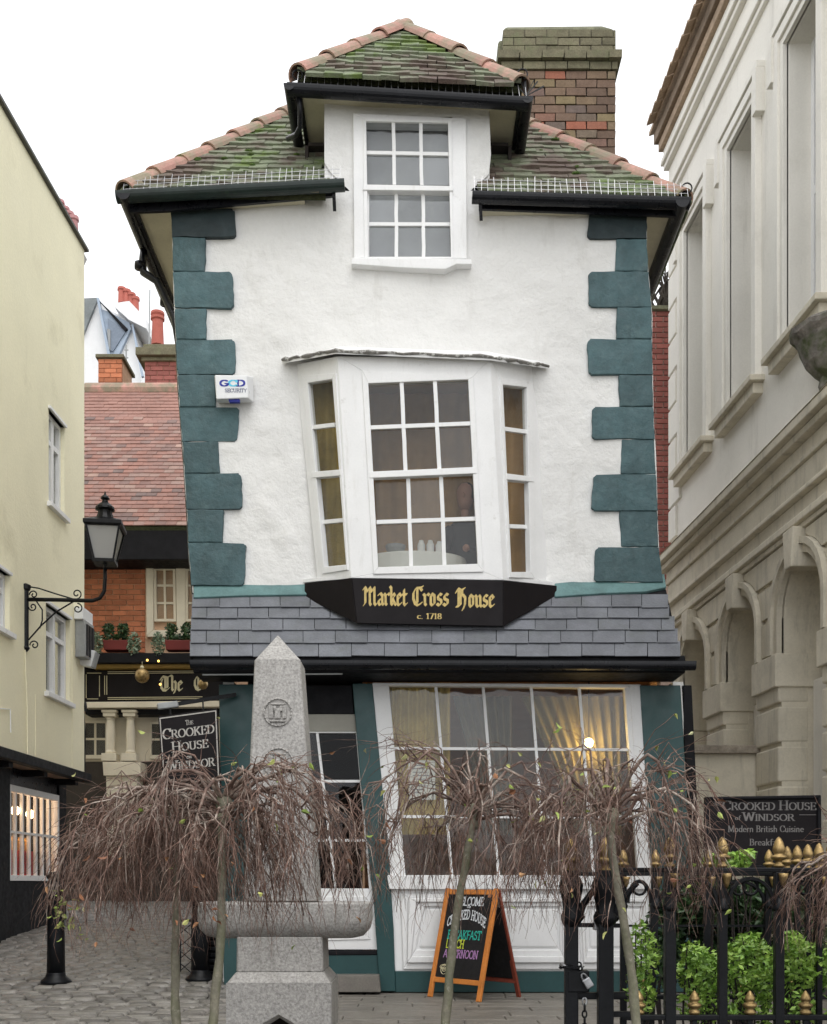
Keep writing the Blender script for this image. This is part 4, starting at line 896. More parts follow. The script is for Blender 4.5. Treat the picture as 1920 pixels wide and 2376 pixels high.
# jetty and black shopfront under it
mb = MB(); yb(mb, 3, 15.1, 2.40, 2.52, .07, -.05); obj('jetty_beam', mb, M['blackwood'], yel, bevel=.01)
mb = MB(); yb(mb, 3, 15.0, 2.42, 2.46, -.05, -1.0); obj('soffit', mb, mk('brown_plaster', (.30, .20, .14), .8, .35, 2.5, .1, 40), yel)
for s in (14.75, 13.6, 12.5, 11.4): 
    m = MB(); yb(m, s, s + .12, 2.34, 2.42, -.04, -.33); obj('jetty_joist', m, M['blackwood'], yel)
R_ = -.31
def ys_(name, s0, s1, z0, z1, f, b, mat, par=yel, bevel=.008):
    m = MB(); yb(m, s0, s1, z0, z1, R_ + f, R_ + b); return obj(name, m, mat, par, bevel=bevel)
ys_('post', 14.82, 15.10, .30, 2.42, .03, -.2, M['blackwood']); ys_('post', 12.8, 13.12, .2, 2.42, .04, -.2, M['blackwood']); ys_('post', 10.9, 11.2, .1, 2.42, .04, -.2, M['blackwood'])
ys_('stall_riser', 13.12, 14.82, .25, 1.03, .0, -.2, M['blackwood']); ys_('stall_riser', 11.2, 12.8, .1, 1.03, .0, -.2, M['blackwood'])
ys_('wall', 3.0, 10.9, .0, 2.42, .0, -.2, M['blackwood']); ys_('lintel', 11.2, 14.82, 2.2, 2.42, .0, -.2, M['black']); ys_('end_wall', 14.9, 15.1, .3, 2.42, .0, -1.5, M['blackwood'])
for (a, b) in ((13.12, 14.82), (11.2, 12.8)):  # the two shop windows
    m = MB()
    for q in ((a, a + .06, 1.03, 2.2), (b - .06, b, 1.03, 2.2), (a + .06, b - .06, 1.03, 1.10), (a + .06, b - .06, 2.12, 2.2)): yb(m, *q, R_ + .03, R_ - .06)
    sw = obj('shop_window', m, M['white'], yel, bevel=.005)
    n = 7; zz = [1.10, 1.63, 2.12]
    for k in range(1, n):
        s = lerp(a + .06, b - .06, k / n); m = MB(); yb(m, s - .02, s + .02, 1.10, 2.12, R_ + .0, R_ - .04); obj('glazing_bar', m, M['white'], sw)
    m = MB(); yb(m, a + .06, b - .06, 1.615, 1.645, R_ - .004, R_ - .036); obj('glazing_bar', m, M['white'], sw)
    for k in range(n):
        for r in range(2):
            m = MB(); yb(m, lerp(a + .06, b - .06, k / n) + .02, lerp(a + .06, b - .06, (k + 1) / n) - .02, zz[r] + .015, zz[r + 1] - .015, R_ - .02, R_ - .025); obj('pane', m, M['glass'], sw)
m = MB(); yb(m, 11.2, 14.85, .9, 1.0, R_ - .05, -2.2); yb(m, 11.2, 14.85, 2.38, 2.42, R_ - .05, -2.2); yb(m, 11.0, 14.9, 1.0, 2.4, -2.2, -2.25); obj('shop_interior', m, M['shopwall'], yel)
for i, s in enumerate((13.25, 13.42, 13.62, 13.84, 14.05, 14.26)):
    t = obj('wrapped_parcel', MB().prism([V((yx(s) + R_ - .14, s, 1.0)), V((yx(s) + R_ - .14, s + .13, 1.0)), V((yx(s) + R_ - .14, s + .13, 1.42)), V((yx(s) + R_ - .14, s, 1.42))], [V((yx(s) + R_ - .3, s, 1.0)), V((yx(s) + R_ - .3, s + .13, 1.0)), V((yx(s) + R_ - .3, s + .13, 1.42)), V((yx(s) + R_ - .3, s, 1.42))]), M['redgoods'], bevel=.01)
    tag(t, ('first', 'second', 'third', 'fourth', 'fifth', 'last')[i] + ' red parcel from the left post in the lit shop window', 'parcel', 'red parcels in the shop window')
    t = obj('amber_jar', MB().lathe([(.05, 0), (.055, .02), (.055, .12), (.035, .15), (.035, .17)], V((yx(s) + R_ - .22, s + .06, 1.425)), 10), M['amber'])
    tag(t, 'amber jar on the ' + ('first', 'second', 'third', 'fourth', 'fifth', 'last')[i] + ' red parcel from the left post', 'jar', 'amber jars in the shop window')
for i, (s, dx) in enumerate(((13.45, -.5), (14.0, -.62))):
    s, X_ = ((13.6, -4.99), (14.3, -5.05))[i]; dx = X_ - yx(s) - R_
    t = thing('pendant_lamp', V((yx(s) + R_ + dx, s, 2.37)), ('lit pendant lamp nearest the black post in the left shop window', 'lit pendant lamp in the middle of the left shop window')[i], 'lamp', 'lamps in the left shop window')
    c = V((yx(s) + R_ + dx, s, 1.91)); obj('bulb', MB().ball(c, .06, 10), M['shopbulb'], t, smooth=True); obj('cord', MB().bar(c + V((0, 0, .05)), V((c.x, c.y, 2.38)), .01, .01, (1, 0, 0)), M['black'], t)
# boxes on the corner of the yellow wall
t = thing('junction_box', V((yx(14.6), 14.6, 4.3)), 'grey junction box fixed high at the corner of the yellow building', 'electrical box')
m = MB(); yb(m, 14.62, 14.98, 4.05, 4.55, .14, 0); obj('housing', m, M['greyplastic'], t, bevel=.01)
m = MB(); yb(m, 14.58, 15.0, 4.55, 4.72, .12, 0); obj('cover', m, M['plastic'], t, bevel=.01)
for k in range(3):
    m = MB(); yb(m, 14.66 + k * .11, 14.74 + k * .11, 4.08, 4.5, .155, .14); obj('louvre', m, M['iron'], t)
t = thing('floodlight', V((yx(14.9), 14.9, 3.9)), 'white floodlight angled down from the corner of the yellow building', 'floodlight')
c = W(203, 1528, 14.9); m = MB(); m.obox(c, V((.10, 0, -.02)), V((0, .08, 0)), V((.03, 0, .11))); obj('housing', m, M['plastic'], t, bevel=.01)
m = MB(); m.obox(c + V((.11, 0, -.03)), V((.012, 0, 0)), V((0, .07, 0)), V((.03, 0, .10))); obj('lens', m, M['greyplastic'], t)
m = MB(); m.bar(W(184, 1500, 14.95), c, .03, .03, (1, 0, 0)); obj('arm', m, M['iron'], t)
m = MB()
m.tube([W(192, 1560, 15.03), W(191, 1620, 15.03), W(197, 1700, 15.03), W(196, 1790, 15.03)], .015, 6); m.lathe([(.04, -.06), (.05, 0), (.04, .06)], W(194, 1640, 15.03), 8)
tag(obj('cable_conduit', m, M['iron'], at=W(196, 1700, 15.03)), 'thin black cable conduit running down the corner of the yellow building', 'conduit')
# ------------------------------------------------------------------ bracket lantern
LY = 12.9
lamp = thing('wall_lantern', V((yx(LY), LY, 3.8)), 'black Victorian lantern on a scrolled iron bracket fixed to the yellow wall', 'street lamp')
m = MB(); m.tube([W(58, 1505, LY), W(58, 1362, LY)], .045, 8); m.lathe([(.03, -.06), (.06, -.02), (.03, .02)], W(58, 1500, LY), 8); m.lathe([(.03, -.03), (.065, .0), (.07, .05), (.03, .07)], W(58, 1368, LY), 8); obj('wall_post', m, M['iron'], lamp)
m = MB(); m.tube([W(60, 1391, LY), W(140, 1392, LY), W(215, 1394, LY), W(232, 1388, LY), W(242, 1372, LY), W(244, 1340, LY), W(244, 1318, LY)], .024, 8); obj('arm', m, M['iron'], lamp, smooth=True)
def scroll(mb, cx_, cy_, r, a0, turns, s=1, n=18):
    mb.tube([W(cx_ + s * r * (1 - .75 * i / n) * math.cos(a0 + turns * 6.283 * i / n), cy_ + r * (1 - .75 * i / n) * math.sin(a0 + turns * 6.283 * i / n), LY) for i in range(n + 1)], .008, 4)
for (a, b, c_, d, e) in ((78, 1380, 10, 3.1, 1.2), (178, 1378, 12, 1.57, -1.2), (76, 1408, 10, 3.1, -1.2), (180, 1412, 12, 4.7, 1.2), (80, 1497, 11, 3.1, 1.2)):
    m = MB(); scroll(m, a, b, c_, d, e); obj('scroll', m, M['iron'], lamp)
m = MB(); m.tube([W(64, 1372, LY), W(72, 1362, LY), (W(90, 1365, LY)), W(130, 1378, LY), W(170, 1390, LY)], .009, 5); m.tube([W(66, 1485, LY), W(95, 1452, LY), W(130, 1420, LY), W(170, 1396, LY)], .010, 5); m.tube([W(85, 1396, LY), W(98, 1415, LY), W(98, 1440, LY), W(92, 1458, LY)], .009, 5); obj('brace', m, M['iron'], lamp)
lc = W(244, 1305, LY); pl_ = LY / FPX
zl = lambda y: EYE + (HY - y) * pl_ - lc.z
h4 = math.pi / 4 + .12
m = MB(); m.lathe([(.012, zl(1318)), (.045, zl(1300)), (.07, zl(1280)), (.05, zl(1262)), (.15, zl(1252)), (.15, zl(1249)), (.02, zl(1306) + .3)][:5], lc, 6); obj('collar', m, M['iron'], lamp)
rt, rb = .27, .155
m = MB(); m.lathe([(rb + .025, zl(1309)), (rb + .03, zl(1302)), (rb, zl(1302))], lc, 4, h4); obj('base_ring', m, M['iron'], lamp)
for k in range(4):
    a = h4 + k * math.pi / 2; m = MB(); m.bar(lc + V((rb * math.cos(a), rb * math.sin(a), zl(1304))), lc + V((rt * math.cos(a), rt * math.sin(a), zl(1228))), .022, .022, (1, .3, 0)); obj('frame_bar', m, M['iron'], lamp)
    a2 = a + math.pi / 2; q = .94
    fr = [lc + V((q * rb * math.cos(a), q * rb * math.sin(a), zl(1303))), lc + V((q * rb * math.cos(a2), q * rb * math.sin(a2), zl(1303))), lc + V((q * rt * math.cos(a2), q * rt * math.sin(a2), zl(1228))), lc + V((q * rt * math.cos(a), q * rt * math.sin(a), zl(1228)))]
    m = MB(); m.prism(fr, [p + (lc + V((0, 0, .2)) - p).normalized() * .006 for p in fr]); obj('pane', m, M['lampglass'], lamp)
m = MB(); m.lathe([(rt + .01, zl(1230)), (rt + .04, zl(1226)), (rt + .04, zl(1218)), (.14, zl(1206)), (.10, zl(1204))], lc, 4, h4); obj('lid', m, M['iron'], lamp)
m = MB(); m.lathe([(.11, zl(1206)), (.085, zl(1192)), (.08, zl(1186)), (.115, zl(1183)), (.11, zl(1178)), (.07, zl(1170)), (.04, zl(1166)), (.03, zl(1160)), (.055, zl(1157)), (.04, zl(1152)), (.015, zl(1148)), (.004, zl(1140))], lc, 12); obj('finial', m, M['iron'], lamp, smooth=False)

# ================================================================== THE PUB AT THE BACK
PY = 18.0; pp = PY / FPX; px_ = lambda x, Y=PY: (x - CX) * Y / FPX; pz_ = lambda y, Y=PY: EYE + (HY - y) * Y / FPX
pub = thing('pub_building', (px_(320), PY, .72), 'red brick pub with red tiled roof and black sign band behind the crooked house', 'pub')
xl_, xr2 = px_(90), px_(640)
mb = MB(); mb.box(xl_, xr2, PY, PY + .3, pz_(1640), pz_(1290)); mb.box(xl_, xr2, PY, PY + 6, .5, pz_(1640)); mb.box(xl_, xl_ + .3, PY, PY + 6, .7, 6.7); mb.box(xr2 - .3, xr2, PY, PY + 6, .7, 6.7)
pw = obj('wall', mb, M['orangemortar'], pub)
brickwork(pw, 'brick', px_(180), px_(338), PY - .02, pz_(1540), pz_(1296), .0875, .235, M['redbrick'], jit=.003, depth=.05, gap=.014)
e0, e1 = V((xl_, 17.4, pz_(1222, 17.4))), V((xr2, 17.4, pz_(1222, 17.4))); r0 = V((xl_, 20.6, pz_(905, 20.6))); r1 = V((xr2, 20.6, pz_(905, 20.6)))
mb = MB(); mb.ext([e0, e1, r1, r0], (0, .03, -.08)); mb.ext([r0, r1, r1 + V((0, 3.2, -3.4)), r0 + V((0, 3.2, -3.4))], (0, 0, -.08)); proof = obj('roof', mb, M['roofbase'], pub)
mes = []
for k in range(3):
    m = MB(); a = [V((-.085, rnd(-.003, .003), 0)), V((.085, rnd(-.003, .003), 0)), V((.085, .15, 0)), V((-.085, .15, 0))]; m.prism(a, [p + V((0, 0, .016)) for p in a]); mes.append(meshdata('roof_tile', m, M['pubtile']))
es_ = (r0 - e0); Lr = es_.length; es_.normalize(); exu = V((1, 0, 0)); nn = exu.cross(es_).normalized()
G = .128; rows = int(Lr / G); cnt = 0; rest = MB(); bx0 = px_(185, 17.6); 
for j in range(rows):
    v = j * G; Yj = 17.4 + es_.y * v
    u = px_(120, Yj) - xl_ + (.087 if j % 2 else 0)
    while u < px_(634, Yj) - xl_:
        p = e0 + exu * u + es_ * v; sx = CX + p.x * FPX / p.y
        e2 = (es_ - nn * .09).normalized(); n2 = exu.cross(e2); c = p + nn * (.018 + rnd(-.002, .003))
        if 190 < sx < 438 and cnt < 300:
            piece('roof_tile', random.choice(mes), proof, mtx(c, exu, e2, n2)); cnt += 1
        else: rest.obox(c + e2 * .075, exu * .085, e2 * .075, n2 * .008)
        u += .174
tag(obj('roof_tiling', rest, M['pubtile'], proof), kind='stuff')
m = MB(); m.tube([r0 + V((0, 0, .0)), r1 + V((0, 0, .0))], .13, 10); obj('ridge', m, M['ridgetile'], pub)
mb = MB(); mb.box(xl_, xr2, 17.42, 17.5, pz_(1300, 17.46), pz_(1226, 17.46)); mb.box(xl_, xr2, 17.5, 18, pz_(1300, 17.46), pz_(1300, 17.46) + .04); obj('fascia', mb, M['blackwood'], pub, bevel=.01)
PP = Plane((0, PY - .03, 0), (0, -1, 0))
m = MB(); ring(m, PP, [(338, 1296), (520, 1296), (520, 1478), (340, 1478)], [(356, 1316), (500, 1316), (500, 1462), (356, 1462)], .06, -.1); pwin = obj('window', m, M['cream'], pub, bevel=.01)
m = MB(); m.px(PP, [(408, 1316), (430, 1316), (430, 1462), (410, 1462)], .05, -.06); obj('mullion', m, M['cream'], pwin, bevel=.008)
for q in ([(358, 1318), (405, 1318), (407, 1440), (360, 1440)], [(432, 1318), (480, 1318), (480, 1440), (432, 1440)]):
    m = MB(); ring(m, PP, [(q[0][0] - 2, q[0][1] - 2), (q[1][0] + 2, q[1][1] - 2), (q[2][0] + 2, q[2][1] + 2), (q[3][0] - 2, q[3][1] + 2)], [(q[0][0] + 4, q[0][1] + 4), (q[1][0] - 4, q[1][1] + 4), (q[2][0] - 4, q[2][1] - 4), (q[3][0] + 4, q[3][1] - 4)], .03, -.05); obj('frame', m, M['cream'], pwin)
    sash(pwin, PP, q, 2, 3, 5, .0, M['cream'], M['glass'])
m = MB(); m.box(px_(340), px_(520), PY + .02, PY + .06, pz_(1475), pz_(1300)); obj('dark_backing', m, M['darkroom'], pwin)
# pub front: sign band, cornices, columns
YF = 17.45; PFp = Plane((0, YF, 0), (0, -1, 0))
def pslab(name, poly, f, b, mat, bevel=.008, par=pub):
    m = MB(); m.px(PFp, poly, f, b); return obj(name, m, mat, par, bevel=bevel)
pslab('ledge', [(130, 1515), (520, 1515), (520, 1538), (130, 1538)], .25, -.6, M['blackwood']); pslab('cornice', [(215, 1537), (520, 1535), (520, 1549), (215, 1551)], .12, -.4, mk('ochre_gilded_cornice', (.33, .21, .05), .5, .15, 6, .05, 40)); pslab('backboard', [(130, 1538), (520, 1538), (520, 1640), (130, 1640)], -.05, -.5, M['blackwood'])
sb = pslab('sign_band', [(198, 1556), (520, 1553), (520, 1634), (198, 1636)], .0, -.06, M['signblack'])
m = MB()
for (x0, y0, x1, y1) in ((250, 1559, 470, 1557), (250, 1563, 470, 1561), (250, 1619, 470, 1617), (250, 1623, 470, 1621), (243, 1568, 243, 1612), (248, 1568, 248, 1612), (202, 1562, 235, 1562), (202, 1622, 228, 1622), (231, 1568, 231, 1616), (200, 1565, 200, 1620)):
    m.bar(PFp.at(x0, y0, .004), PFp.at(x1, y1, .004), .010, .006, (0, 1, 0))
obj('gilt_line', m, M['creamprint'], sb)
m = MB(); write(m, 'The', PFp.at(372, 1603), V((1, 0, 0)), V((0, 0, 1)), V((0, -1, 0)), .25, BLK, 'black', xs=.9); write(m, 'C', PFp.at(450, 1602), V((1, 0, 0)), V((0, 0, 1)), V((0, -1, 0)), .25, BLK, 'black', xs=.9); obj('lettering', m, M['creamprint'], sb)
pslab('cornice', [(198, 1629), (520, 1626), (520, 1640), (198, 1643)], .18, -.4, M['cream']); pslab('shadow_band', [(198, 1643), (520, 1640), (520, 1656), (198, 1658)], .02, -.4, M['blackwood'])
pslab('front_wall', [(150, 1656), (520, 1656), (520, 1768), (150, 1768)], -.32, -.5, M['cream']); pslab('stall_board', [(150, 1768), (520, 1768), (520, 2125), (150, 2125)], -.3, -.5, mk('dark_brown_door', (.045, .035, .028), .6, .2, 3, .1, 40))
for x in (258, 304):
    c = V((px_(x, YF), YF - .02, 0)); z = lambda y: pz_(y, YF)
    m = MB(); m.lathe([(.075, z(1750)), (.085, z(1746)), (.07, z(1742)), (.075, z(1700)), (.062, z(1672)), (.075, z(1669)), (.075, z(1667)), (.062, z(1665))], c, 14); col_ = obj('column', m, M['cream'], pub, smooth=False)
    m = MB(); m.box(c.x - .10, c.x + .10, c.y - .10, c.y + .1, z(1665), z(1655)); m.box(c.x - .12, c.x + .12, c.y - .12, c.y + .1, z(1656), z(1650)); obj('capital', m, M['cream'], col_, bevel=.006); m = MB(); m.box(c.x - .12, c.x + .12, c.y - .12, c.y + .1, z(1768), z(1750)); obj('base', m, M['cream'], col_, bevel=.006)
pslab('pedestal', [(238, 1768), (326, 1768), (326, 1800), (240, 1800)], .14, -.3, M['cream']); pslab('pedestal', [(246, 1800), (318, 1800), (316, 1990), (250, 1990)], .08, -.3, M['cream'])
PW2 = Plane((0, YF + .28, 0), (0, -1, 0))
for q in ([(198, 1678), (244, 1678), (244, 1752), (198, 1752)], [(352, 1680), (400, 1680), (400, 1752), (352, 1752)]):
    m = MB(); ring(m, PW2, [(q[0][0] - 5, q[0][1] - 6), (q[1][0] + 5, q[1][1] - 6), (q[2][0] + 5, q[2][1] + 9), (q[3][0] - 5, q[3][1] + 9)], q, .03, -.05); w2 = obj('window', m, M['cream'], pub, bevel=.006)
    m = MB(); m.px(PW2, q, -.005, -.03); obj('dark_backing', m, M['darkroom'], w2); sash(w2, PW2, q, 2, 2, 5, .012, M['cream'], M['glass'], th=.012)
# window boxes with plants
def leafball(mb, c, r, n, s, flat=1.0):
    for _ in range(n):
        d = V((rnd(-1, 1), rnd(-1, 1), rnd(-1, 1)))
        if d.length > 1 or d.length < .05: continue
        p = V(c) + V((d.x * r[0], d.y * r[1], d.z * r[2])); a = V((rnd(-1, 1), rnd(-1, 1), rnd(-.4, 1))).normalized(); b = a.cross(V((rnd(-1, 1), rnd(-1, 1), rnd(-1, 1)))).normalized(); k = s * rnd(.6, 1.3); n_ = a.cross(b)
        mb.add([p - a * k, p + b * k * .5 + n_ * k * .15, p + a * k, p - b * k * .5 + n_ * k * .15], [(0, 1, 2), (0, 2, 3)])
for i, (x0, x1) in enumerate(((238, 298), (382, 450))):
    t = thing('window_box', V((px_((x0 + x1) / 2, 17.3), 17.25, pz_(1515, 17.3))), ('dark red window box with evergreens under the brick wall of the pub', 'dark red window box with evergreens under the cream pub window')[i], 'window box', 'window boxes on the pub')
    m = MB(); m.prism([W(x0, 1485, 17.2), W(x1, 1485, 17.2), W(x1 - 3, 1508, 17.22), W(x0 + 3, 1508, 17.22)], [W(x0, 1485, 17.2) + V((0, .22, 0)), W(x1, 1485, 17.2) + V((0, .22, 0)), W(x1 - 3, 1508, 17.22) + V((0, .2, 0)), W(x0 + 3, 1508, 17.22) + V((0, .2, 0))]); obj('trough', m, M['redplanter'], t, bevel=.01)
    m = MB()
    for q in (.15, .7): leafball(m, W(lerp(x0, x1, q) + 6, 1462, 17.3), (.10, .09, .12), 420, .03)
    leafball(m, W((x0 + x1) / 2, 1480, 17.28), (.26, .1, .06), 500, .03); tag(obj('evergreen', m, M['darkhedge'], t, fix=False), kind='stuff')
    m = MB()
    for q in (-.22, 1.22): leafball(m, W(lerp(x0, x1, q), 1495, 17.22), (.11, .09, .2), 620, .028)
    tag(obj('ivy', m, M['variegated'], t, fix=False), kind='stuff')
for i, (x, y, r, Y, lb) in enumerate(((330, 1568, 17, 17.0, 'larger gold bauble hanging before the black pub sign'), (471, 1588, 12, 16.0, 'smaller gold bauble hanging near the end of the pub sign'))):
    t = thing('bauble', W(x, y + r, Y), lb, 'bauble', 'gold baubles on the pub'); c = W(x, y, Y); obj('ball', MB().ball(c, r * Y / FPX, 14), M['gold'], t, smooth=True); obj('cap', MB().lathe([(.02, 0), (.035, .02), (.02, .05)], c + V((0, 0, r * Y / FPX - .01)), 8), M['creamprint'], t); obj('string', MB().bar(c + V((0, 0, r * Y / FPX)), W(x, 1535 if i == 0 else 1560, Y), .006, .006, (1, 0, 0)), M['creamprint'], t)
for (x, y, l_) in ((342, 1532, 'tiny amber light above the larger gold bauble on the pub'), (368, 1534, 'tiny amber light right of the bauble string on the pub cornice'), (372, 1588, 'tiny amber light just left of the blackletter on the pub sign')):
    tag(obj('fairy_light', MB().ball(W(x, y, 17.1), .018, 8), M['fairy'], at=W(x, y, 17.1)), l_, 'fairy light', 'amber fairy lights on the pub')
# chimneys and roofs far behind
def stack(name, x0, x1, y0, y1, Y, label, mat, cap, pots, rows=True):
    s = Y / FPX; t = thing(name, W((x0 + x1) / 2, y1, Y), label, 'chimney'); a, b = W(x0, y1, Y), W(x1, y0, Y)
    m = MB(); m.box(a.x + .01, b.x - .01, Y + .01, Y + .75, a.z - 1.5, b.z); body = obj('stack', m, M['orangemortar'], t)
    if rows: brickwork(body, 'brick', a.x, b.x, Y - .015, a.z - .3, b.z - .0, .0895, .24, mat, jit=.003, depth=.05)
    for (ya, yb, ov) in cap:
        m = MB(); m.box(a.x - ov, b.x + ov, Y - ov - .02, Y + .78 + ov, W(0, yb, Y).z, W(0, ya, Y).z); obj('course', m, M['chimtop'], t, bevel=.01)
    for (x, ya, yb, r) in pots:
        m = MB(); h = (yb - ya) * s; m.lathe([(r, 0), (r * .85, h * .75), (r * 1.1, h * .78), (r * 1.1, h * .85), (r * .9, h * .87), (r * 1.1, h * .93), (r * 1.05, h)], W(x, yb, Y + .3), 12); obj('pot', m, M['redpot'], t, smooth=False)
    return t
stack('brick_chimney', 228, 284, 832, 905, 21.0, 'small square orange brick chimney without a pot above the pub roof', M['redbrick'], [(824, 832, .04)], [])
stack('brick_chimney', 336, 420, 838, 900, 20.9, 'wide stepped brick chimney with a tall red pot beside the teal quoins', M['darkredbrick'], [(800, 814, .02), (814, 832, .14), (832, 840, .05)], [(366, 724, 802, .125)])
wb = thing('white_building', W(265, 900, 30), 'white rendered building with a grey dormer and red pots far behind the pub', 'building')
PB = Plane((0, 30, 0), (0, -1, 0))
def wslab(name, poly, f, b, mat, par=wb):
    m = MB(); m.px(PB, poly, f, b); return obj(name, m, mat, par)
wslab('wall', [(150, 1100), (150, 770), (193, 770), (226, 700), (300, 745), (312, 760), (330, 900), (330, 1100)], 0, -6, M['white']); wslab('roof', [(150, 692), (192, 692), (228, 690), (193, 775), (150, 790)], .1, -.4, mk('grey_roof', (.22, .24, .24), .7, .25, 2, .1, 20)); wslab('dormer', [(232, 716), (250, 722), (300, 748), (304, 762), (270, 835), (252, 822)], .12, -.6, M['zinc'])
wslab('dormer_side', [(250, 738), (292, 768), (262, 815), (254, 812)], .16, .1, mk('dark_zinc', (.20, .24, .30), .6, .1, 2, .1, 20)); wslab('vent', [(248, 762), (256, 764), (256, 812), (252, 808)], .2, .16, M['greyplastic']); wslab('bargeboard', [(224, 690), (229, 690), (256, 825), (250, 825)], .25, .1, M['zinc']); wslab('bargeboard', [(226, 692), (230, 696), (296, 762), (290, 768)], .2, .1, M['blackwood']); wslab('gutter_pipe', [(305, 752), (309, 752), (333, 872), (328, 874)], .2, .1, M['zinc'])
wslab('chimney', [(266, 703), (300, 698), (340, 740), (340, 762), (300, 742), (266, 712)], .3, -1.5, M['white'])
for (x, ya, yb_) in ((283, 668, 703), (294, 673, 712), (305, 681, 720), (314, 690, 730)):
    m = MB(); h = (yb_ - ya) * 30 / FPX; m.lathe([(.11, 0), (.10, h * .8), (.13, h * .84), (.12, h)], W(x, yb_, 30.2), 10); obj('pot', m, M['redpot'], wb)
t = thing('roof_aerial', W(345, 800, 26), 'thin grey aerial pole rising behind the pub chimneys', 'aerial'); obj('pole', MB().bar(W(346, 800, 26), W(348, 672, 26), .025, .025, (1, 0, 0)), M['greyplastic'], t); m = MB(); m.bar(W(293, 900, 26), W(293, 800, 26), .03, .03, (1, 0, 0)); [m.bar(W(289, y, 26), W(298, y, 26), .02, .02) for y in (812, 830, 848, 866)]; obj('aerial', m, M['greyplastic'], t)
pc_ = thing('pot_chimney', W(160, 620, 22), 'row of dull red chimney pots just above the yellow parapet', 'chimney')
m = MB(); m.prism([W(120, 470, 22), W(176, 548, 22), W(192, 582, 22), W(120, 640, 22)], [W(120, 470, 22) + V((0, 1, 0)), W(176, 548, 22) + V((0, .3, 0)), W(192, 582, 22) + V((0, .3, 0)), W(120, 640, 22) + V((0, 1, 0))]); obj('stack', m, M['white'], pc_)
for (x, ya, yb_) in ((138, 466, 500), (150, 482, 515), (160, 493, 530), (171, 503, 545)):
    m = MB(); h = (yb_ - ya) * 22 / FPX; m.lathe([(.10, 0), (.085, h * .75), (.11, h * .8), (.10, h)], W(x, yb_, 21.9), 10); obj('pot', m, mk('faded_red_pot', (.40, .20, .20), .8, .1, 3, .05, 20), pc_)
# brick wall and shrub in the gap on the right
bw = thing('brick_wall', W(1535, 1300, 17), 'tall red brick wall in the gap right of the teal quoins', 'wall')
a, b = W(1490, 1440, 17), W(1600, 722, 17); m = MB(); m.box(a.x, b.x, 17.01, 17.4, .0, b.z); body = obj('wall', m, M['pinkmortar'], bw); brickwork(body, 'brick', W(1505, 0, 17).x, W(1562, 0, 17).x, 16.985, W(0, 1345, 17).z, b.z, .084, .235, M['darkredbrick'], jit=.003, depth=.05, gap=.018)
m = MB(); m.box(a.x, b.x, 16.93, 17.45, b.z, b.z + .06); obj('coping', m, M['mortar'], bw, bevel=.008)
sh = thing('bare_shrub', W(1545, 720, 17.2), 'tangle of dark bare stems on top of the narrow brick wall', 'shrub'); m = MB()
for k in range(26):
    p = W(rnd(1522, 1562), 722, 17.2); pts = [p]
    for i in range(6): p = p + V((rnd(-.08, .08), rnd(-.06, .06), rnd(.03, .16))); pts.append(p)
    m.tube(pts, [rnd(.02, .035) * (1 - i * .1) for i in range(7)], 5)
obj('stem', m, mk('dark_stem', (.07, .06, .05), .9, .3, 6, .2, 50), sh)

# ================================================================== STUCCO HALL ON THE RIGHT
gx = lambda s, o=0: 5.0 - .0675 * s - o
hall = thing('stucco_hall', (4.2, 11, 0), 'cream stucco hall with tall upper windows over an arcade of round arches', 'building')
def gb(mb, s0, s1, z0, z1, f, b):
    return mb.prism([V((gx(s0, f), s0, z0)), V((gx(s1, f), s1, z0)), V((gx(s1, f), s1, z1)), V((gx(s0, f), s0, z1))], [V((gx(s0, b), s0, z0)), V((gx(s1, b), s1, z0)), V((gx(s1, b), s1, z1)), V((gx(s0, b), s0, z1))])
SE = 16.4; GC = [15.25, 13.5, 11.73, 9.95, 8.2, 6.45]; RI, RX_, ZC, ZI = .56, .72, 4.0, 3.6
# upper wall
mb = MB(); ss = sorted({4.5, SE} | {c - .42 for c in GC} | {c + .42 for c in GC})
for a, b in zip(ss, ss[1:]):
    hole = any(abs((a + b) / 2 - c) < .3 for c in GC)
    for (z0, z1) in ((5.7, 7.0), (7.0, 10.4), (10.4, 12.15)):
        if hole and z0 == 7.0: continue
        mb.quad(V((gx(a), a, z0)), V((gx(b), b, z0)), V((gx(b), b, z1)), V((gx(a), a, z1)))
for c in GC:
    P = [V((gx(c - .42), c - .42, 7.0)), V((gx(c + .42), c + .42, 7.0)), V((gx(c + .42), c + .42, 10.4)), V((gx(c - .42), c - .42, 10.4))]
    for k in range(4): mb.quad(P[k], P[(k + 1) % 4], P[(k + 1) % 4] + V((.36, 0, 0)), P[k] + V((.36, 0, 0)))
mb.quad(V((gx(SE), SE, 0)), V((9, SE, 0)), V((9, SE, 12.15)), V((gx(SE), SE, 12.15)))
mb.quad(V((gx(4.5), 4.5, 5.7)), V((9, 4.5, 5.7)), V((9, 4.5, 12.15)), V((gx(4.5), 4.5, 12.15)))
obj('wall', mb, M['stone'], hall, fix=False)
